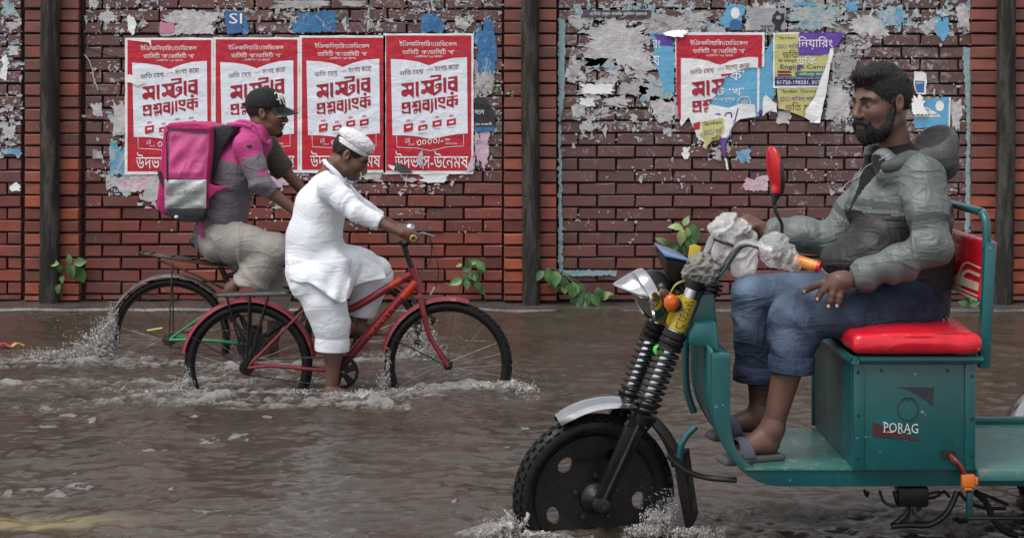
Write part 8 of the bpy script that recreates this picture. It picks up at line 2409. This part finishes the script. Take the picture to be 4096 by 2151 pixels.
MB().tube(curve_pts([P(*zb2(*p), y_) for p, y_ in (((640, 445), 8.06), ((668, 470), 8.06), ((700, 475), 8.08), ((722, 462), 8.12))], 4), 0.0075, 8).build('patterned_trim', M['collar_print'], kur)
MB().tube(curve_pts([P(*zb2(*p), 7.985) for p in ((268, 1138), (330, 1128), (400, 1138), (430, 1165))], 4), 0.008, 8).build('hem_roll', M['white_cotton'], kur)
# pyjama trousers, then the kurta's loose tail draped over them
PJ = Field((-1.22, 7.78, 0.10), (-0.52, 8.45, 0.75), 0.0068)
PJ.chain([G(1245, 1085, 8.08), G(1262, 1120, 8.05)], [0.12, 0.12], 0.04, flat=((0, 1, 0), 0.85))
PJ.chain([G(1262, 1130, 8.0), G(1302, 1215, 7.98), G(1326, 1295, 7.98), G(1330, 1375, 7.985)], [0.102, 0.098, 0.082, 0.072], 0.04)
PJ.chain([G(1262, 1105, 8.2), G(1495, 1105, 8.24), G(1445, 1250, 8.22)], [0.11, 0.072, 0.070], 0.04)
cutcyl(PJ, G(1330, 1400, 7.985), (0, 0, -1), 0.12); cutcyl(PJ, G(1440, 1265, 8.22), (-0.2, 0, -1), 0.11)
Vp, Qp = PJ.nets(1); Vp = folds(Vp, Qp, 0.024, 20, (0.9, 0.3, -0.45), 81, 1.1); Vp = rough(Vp, Qp, 0.003, 9, 6, 2)
pj = soft('trousers', [(Vp, Qp)], M['white_cotton'], boy)
cu = MB().lathe([(0.076, -0.034), (0.084, -0.030), (0.087, 0.0), (0.084, 0.030), (0.078, 0.034), (0.066, 0.0), (0.066, -0.030), (0.076, -0.034)], G(1329, 1376, 7.985), (0.03, 0, 1), 26)
cu.build('turn_up', M['white_cotton'], pj)

tail_top = [(1148, 1010), (1180, 1030), (1230, 1040), (1290, 1045), (1350, 1040), (1400, 1030), (1440, 1030), (1490, 1045), (1535, 1075)]
tail_hem = [(1158, 1118), (1196, 1130), (1240, 1134), (1290, 1165), (1330, 1196), (1366, 1214), (1396, 1186), (1425, 1140), (1545, 1112)]
tt = curve_pts([Vector((a, b, 0)) for a, b in tail_top], 5); th_ = curve_pts([Vector((a, b, 0)) for a, b in tail_hem], 5)
nT, rows = len(tt), 16
gv = []
for j in range(rows+1):
    v = j/rows
    pts = [tt[i]*(1-v)+th_[i]*v for i in range(nT)]
    ws = [P(p.x, p.y, 8.0) for p in pts]
    a = snap(ws, KU, 0.002); b = snap(ws, PJ, 0.002)
    for i in range(nT):
        yy = min(q.y for q in (a[i], b[i])); yy = yy if yy > 7.75 else 8.05
        yy = min(yy, 8.10)-0.003-0.016*v-0.009*v*math.sin(i*0.9+v*2)-0.004*v*math.sin(i*2.1)
        gv.append(Vector((pts[i].x, pts[i].y, yy)))
# relax the distances so the cloth hangs evenly
Yv = np.array([p.z for p in gv]).reshape(rows+1, nT)
for _ in range(4):
    Z_ = np.pad(Yv, 1, mode='edge'); Yv = np.minimum(Yv, (Z_[:-2, 1:-1]+Z_[2:, 1:-1]+Z_[1:-1, :-2]+Z_[1:-1, 2:])/4)
wv = [P(p.x, p.y, float(Yv.ravel()[k])) for k, p in enumerate(gv)]
to_ = obj('kurta_tail', new_mesh('kurta_tail', wv, [(j*nT+i, j*nT+i+1, (j+1)*nT+i+1, (j+1)*nT+i) for j in range(rows) for i in range(nT-1)], True), M['white_cotton'], kur)
md = to_.modifiers.new('s', 'SOLIDIFY'); md.thickness = 0.003
# ---------------------------------------------------------------- splashes, litter, traffic island
ICO = [Vector(v).normalized() for v in ((0,1,1.618),(0,-1,1.618),(0,1,-1.618),(0,-1,-1.618),(1,1.618,0),(-1,1.618,0),(1,-1.618,0),(-1,-1.618,0),(1.618,0,1),(1.618,0,-1),(-1.618,0,1),(-1.618,0,-1))]
IF_ = np.array([(0,1,8),(0,8,4),(0,4,5),(0,5,10),(0,10,1),(1,6,8),(8,6,9),(8,9,4),(4,9,2),(4,2,5),(5,2,11),(5,11,10),(10,11,7),(10,7,1),(1,7,6),(3,2,9),(3,9,6),(3,6,7),(3,7,11),(3,11,2)])
IV = np.array([tuple(v) for v in ICO])
def splash(lab, clusters, seed):
    """clouds of stretched drops; cluster: photo x, y, half-spread x, y, depth, count, drop size in metres, throw direction"""
    r = np.random.default_rng(seed); vs = []; fs = []; off = 0
    lo = np.min([np.array(P(c[0]-c[2]*1.3, c[1]+c[3]*1.3, c[4]))-0.10 for c in clusters], 0)
    hi = np.max([np.array(P(c[0]+c[2]*1.3, c[1]-c[3]*1.3, c[4]))+0.10 for c in clusters], 0)
    lo[2] = max(lo[2], -0.05)
    F = Field(lo, hi, 0.0055)
    for (px, py, sx, sy, Y, n, size, dx, dy) in clusters:
        def pick(w):
            u, v = np.clip(r.normal(0, w, 2), -1.2, 1.2)
            c = P(px+sx*u, py+sy*v, Y+r.normal(0, 0.035))
            if c.z < 0.0: c.z = r.uniform(-0.01, 0.01)
            d = Vector((dx+r.normal(0, 0.45), r.normal(0, 0.3), -dy+r.normal(0, 0.45)))
            return c, (d.normalized() if d.length > 1e-3 else Vector((0, 0, 1)))
        if size > 0.0045:
            for _ in range(int(n*0.32)):       # tongues and sheets of water that run together
                c, d = pick(0.42)
                s_ = size*0.85*math.exp(r.normal(-0.25, 0.4)); L = s_*abs(r.normal(0.9, 1.3))
                F.cone(c, c+d*L, s_*0.85, s_*0.5, 0.008)
        for _ in range(int(n*2.6)):            # loose drops
            c, d = pick(0.6)
            s_ = size*0.30*math.exp(r.normal(-0.3, 0.55)); st = 1+abs(r.normal(0.2, 0.7)); q = d.to_track_quat('Z', 'Y').to_matrix()
            A_ = np.array(q)@np.diag((s_/math.sqrt(st), s_/math.sqrt(st), s_*st))
            vs.append(IV@A_.T+np.array(c)); fs.append(IF_+off); off += 12
    V, Q = F.nets(1)
    N = normals(V, Q); V = V+N*(0.004*fbm(V*55, 3, seed))[:, None]
    T_ = np.concatenate([Q[:, [0, 1, 2]], Q[:, [0, 2, 3]]])+off
    o = obj('water_splash', mesh_np('water_splash', np.concatenate(vs+[V]), np.concatenate(fs+[T_])), M['spray'])
    return tag(o, lab, 'splash', None, 'stuff')
splash('white spray thrown back by the old bicycle\'s rear wheel', [(450, 1290, 18, 70, 9.1, 300, 0.007, -0.4, 0.8), (418, 1350, 46, 70, 9.05, 520, 0.008, -0.6, 0.5), (350, 1385, 80, 50, 9.0, 300, 0.007, -0.8, -0.2), (380, 1410, 60, 34, 9.0, 420, 0.008, -0.8, 0.1), (270, 1420, 120, 26, 9.0, 420, 0.008, -0.6, -0.3), (150, 1425, 130, 20, 9.0, 160, 0.007, -0.5, -0.3), (330, 1350, 110, 60, 9.0, 70, 0.004, -0.5, -0.5), (455, 1395, 30, 30, 9.1, 120, 0.008, 0, 0)], 1)
splash('spray trailing from the red bicycle\'s rear wheel', [(752, 1505, 14, 40, 8.1, 150, 0.006, -0.3, 0.8), (735, 1555, 36, 36, 8.05, 240, 0.007, -0.5, 0.5), (690, 1590, 70, 20, 8.0, 240, 0.007, -0.6, 0), (560, 1605, 120, 14, 8.0, 130, 0.006, -0.5, 0), (800, 1600, 60, 16, 8.0, 120, 0.006, 0, -0.4)], 2)
splash('churned foam round the boy\'s submerged foot', [(1440, 1610, 100, 18, 7.9, 420, 0.008, 0.3, -0.5), (1370, 1600, 60, 16, 7.92, 160, 0.007, -0.3, -0.5), (1530, 1600, 90, 20, 7.95, 260, 0.007, 0.4, -0.4), (1480, 1580, 120, 34, 7.95, 90, 0.004, 0.3, -0.8), (1220, 1590, 90, 14, 8.0, 120, 0.006, -0.3, -0.2)], 3)
splash('water pouring off the red bicycle\'s front wheel', [(1552, 1450, 10, 50, 8.08, 120, 0.006, -0.1, 0.9), (1535, 1530, 24, 40, 8.05, 200, 0.007, -0.3, 0.6), (1640, 1570, 70, 18, 8.0, 200, 0.007, 0, -0.4), (1780, 1560, 110, 14, 8.0, 200, 0.006, 0.2, -0.4)], 4)
splash('bow wave in front of the red bicycle\'s front tyre', [(2035, 1545, 60, 18, 8.05, 380, 0.009, 0.6, -0.5), (1950, 1550, 70, 14, 8.05, 220, 0.008, 0.2, -0.5), (2095, 1560, 50, 22, 8.0, 160, 0.007, 0.8, -0.4), (2080, 1520, 90, 50, 8.05, 60, 0.004, 0.7, -0.7), (2170, 1480, 90, 90, 8.0, 18, 0.003, 0.7, -0.7)], 5)
splash('white spray at the old bicycle\'s front wheel seen through red spokes', [(1700, 1350, 40, 60, 9.1, 260, 0.008, 0.5, 0.2), (1690, 1410, 80, 26, 9.05, 320, 0.008, 0.4, -0.2), (1640, 1330, 30, 50, 9.1, 120, 0.007, -0.3, 0.5), (1560, 1420, 90, 14, 9.0, 150, 0.006, 0, 0), (1760, 1390, 60, 50, 9.0, 60, 0.004, 0.6, -0.6)], 6)
splash('foam piled against the front of the rickshaw\'s tyre', [(2020, 2115, 70, 34, 5.38, 420, 0.007, -0.5, -0.5), (2070, 2090, 40, 40, 5.4, 220, 0.007, -0.2, -0.7), (1960, 2135, 70, 24, 5.36, 220, 0.006, -0.7, -0.2), (2150, 2140, 90, 14, 5.3, 220, 0.006, 0, -0.4), (2000, 2050, 80, 50, 5.38, 50, 0.003, -0.5, -0.8)], 7)
splash('spray curling off the back of the rickshaw\'s front tyre', [(2620, 2080, 50, 50, 5.36, 300, 0.006, 0.2, -0.7), (2680, 2050, 26, 80, 5.4, 220, 0.005, 0.3, 0.5), (2570, 2120, 60, 20, 5.3, 220, 0.006, -0.2, -0.6), (2760, 2130, 110, 22, 5.34, 300, 0.006, 0.5, -0.3), (2640, 2020, 60, 60, 5.36, 60, 0.003, 0.2, -0.8)], 8)

lp = water_at(47, 1387)
Vl = []; 
for k in range(14):
    t = k/13
    for s_ in (-1, 1):
        Vl.append((lp.x-0.075+0.15*t, lp.y+s_*0.022+0.01*math.sin(t*9), 0.016+0.010*math.sin(t*11+s_)))
me = new_mesh('litter', Vl, [(2*k, 2*k+2, 2*k+3, 2*k+1) for k in range(13)], True)
lo_ = obj('litter', me, [M['litter_red'], M['litter_yellow']])
me.polygons.foreach_set('material_index', [0 if k < 7 else 1 for k in range(13)])
md = lo_.modifiers.new('s', 'SOLIDIFY'); md.thickness = 0.006
tag(lo_, 'crumpled red and yellow wrapper floating on the brown water', 'litter')
ti = MB(); nI = 60
vI = []
for k in range(nI+1):
    x_ = -2.6+1.32*k/nI
    w_ = 0.09*min(1, (nI-k)/8+0.1)
    for yy, zz_ in ((-w_-0.04, -0.06), (-w_, -0.045), (0, -0.038), (w_, -0.045), (w_+0.04, -0.06)):
        vI.append((x_, 5.60+yy+0.01*math.sin(k*0.7), zz_+0.003*math.sin(k*1.9)))
ti.add(vI, [(5*k+i, 5*k+5+i, 5*k+6+i, 5*k+1+i) for k in range(nI) for i in range(4)])
tag(ti.build('traffic_island', M['yellow_kerb']), None, None, kind='structure')
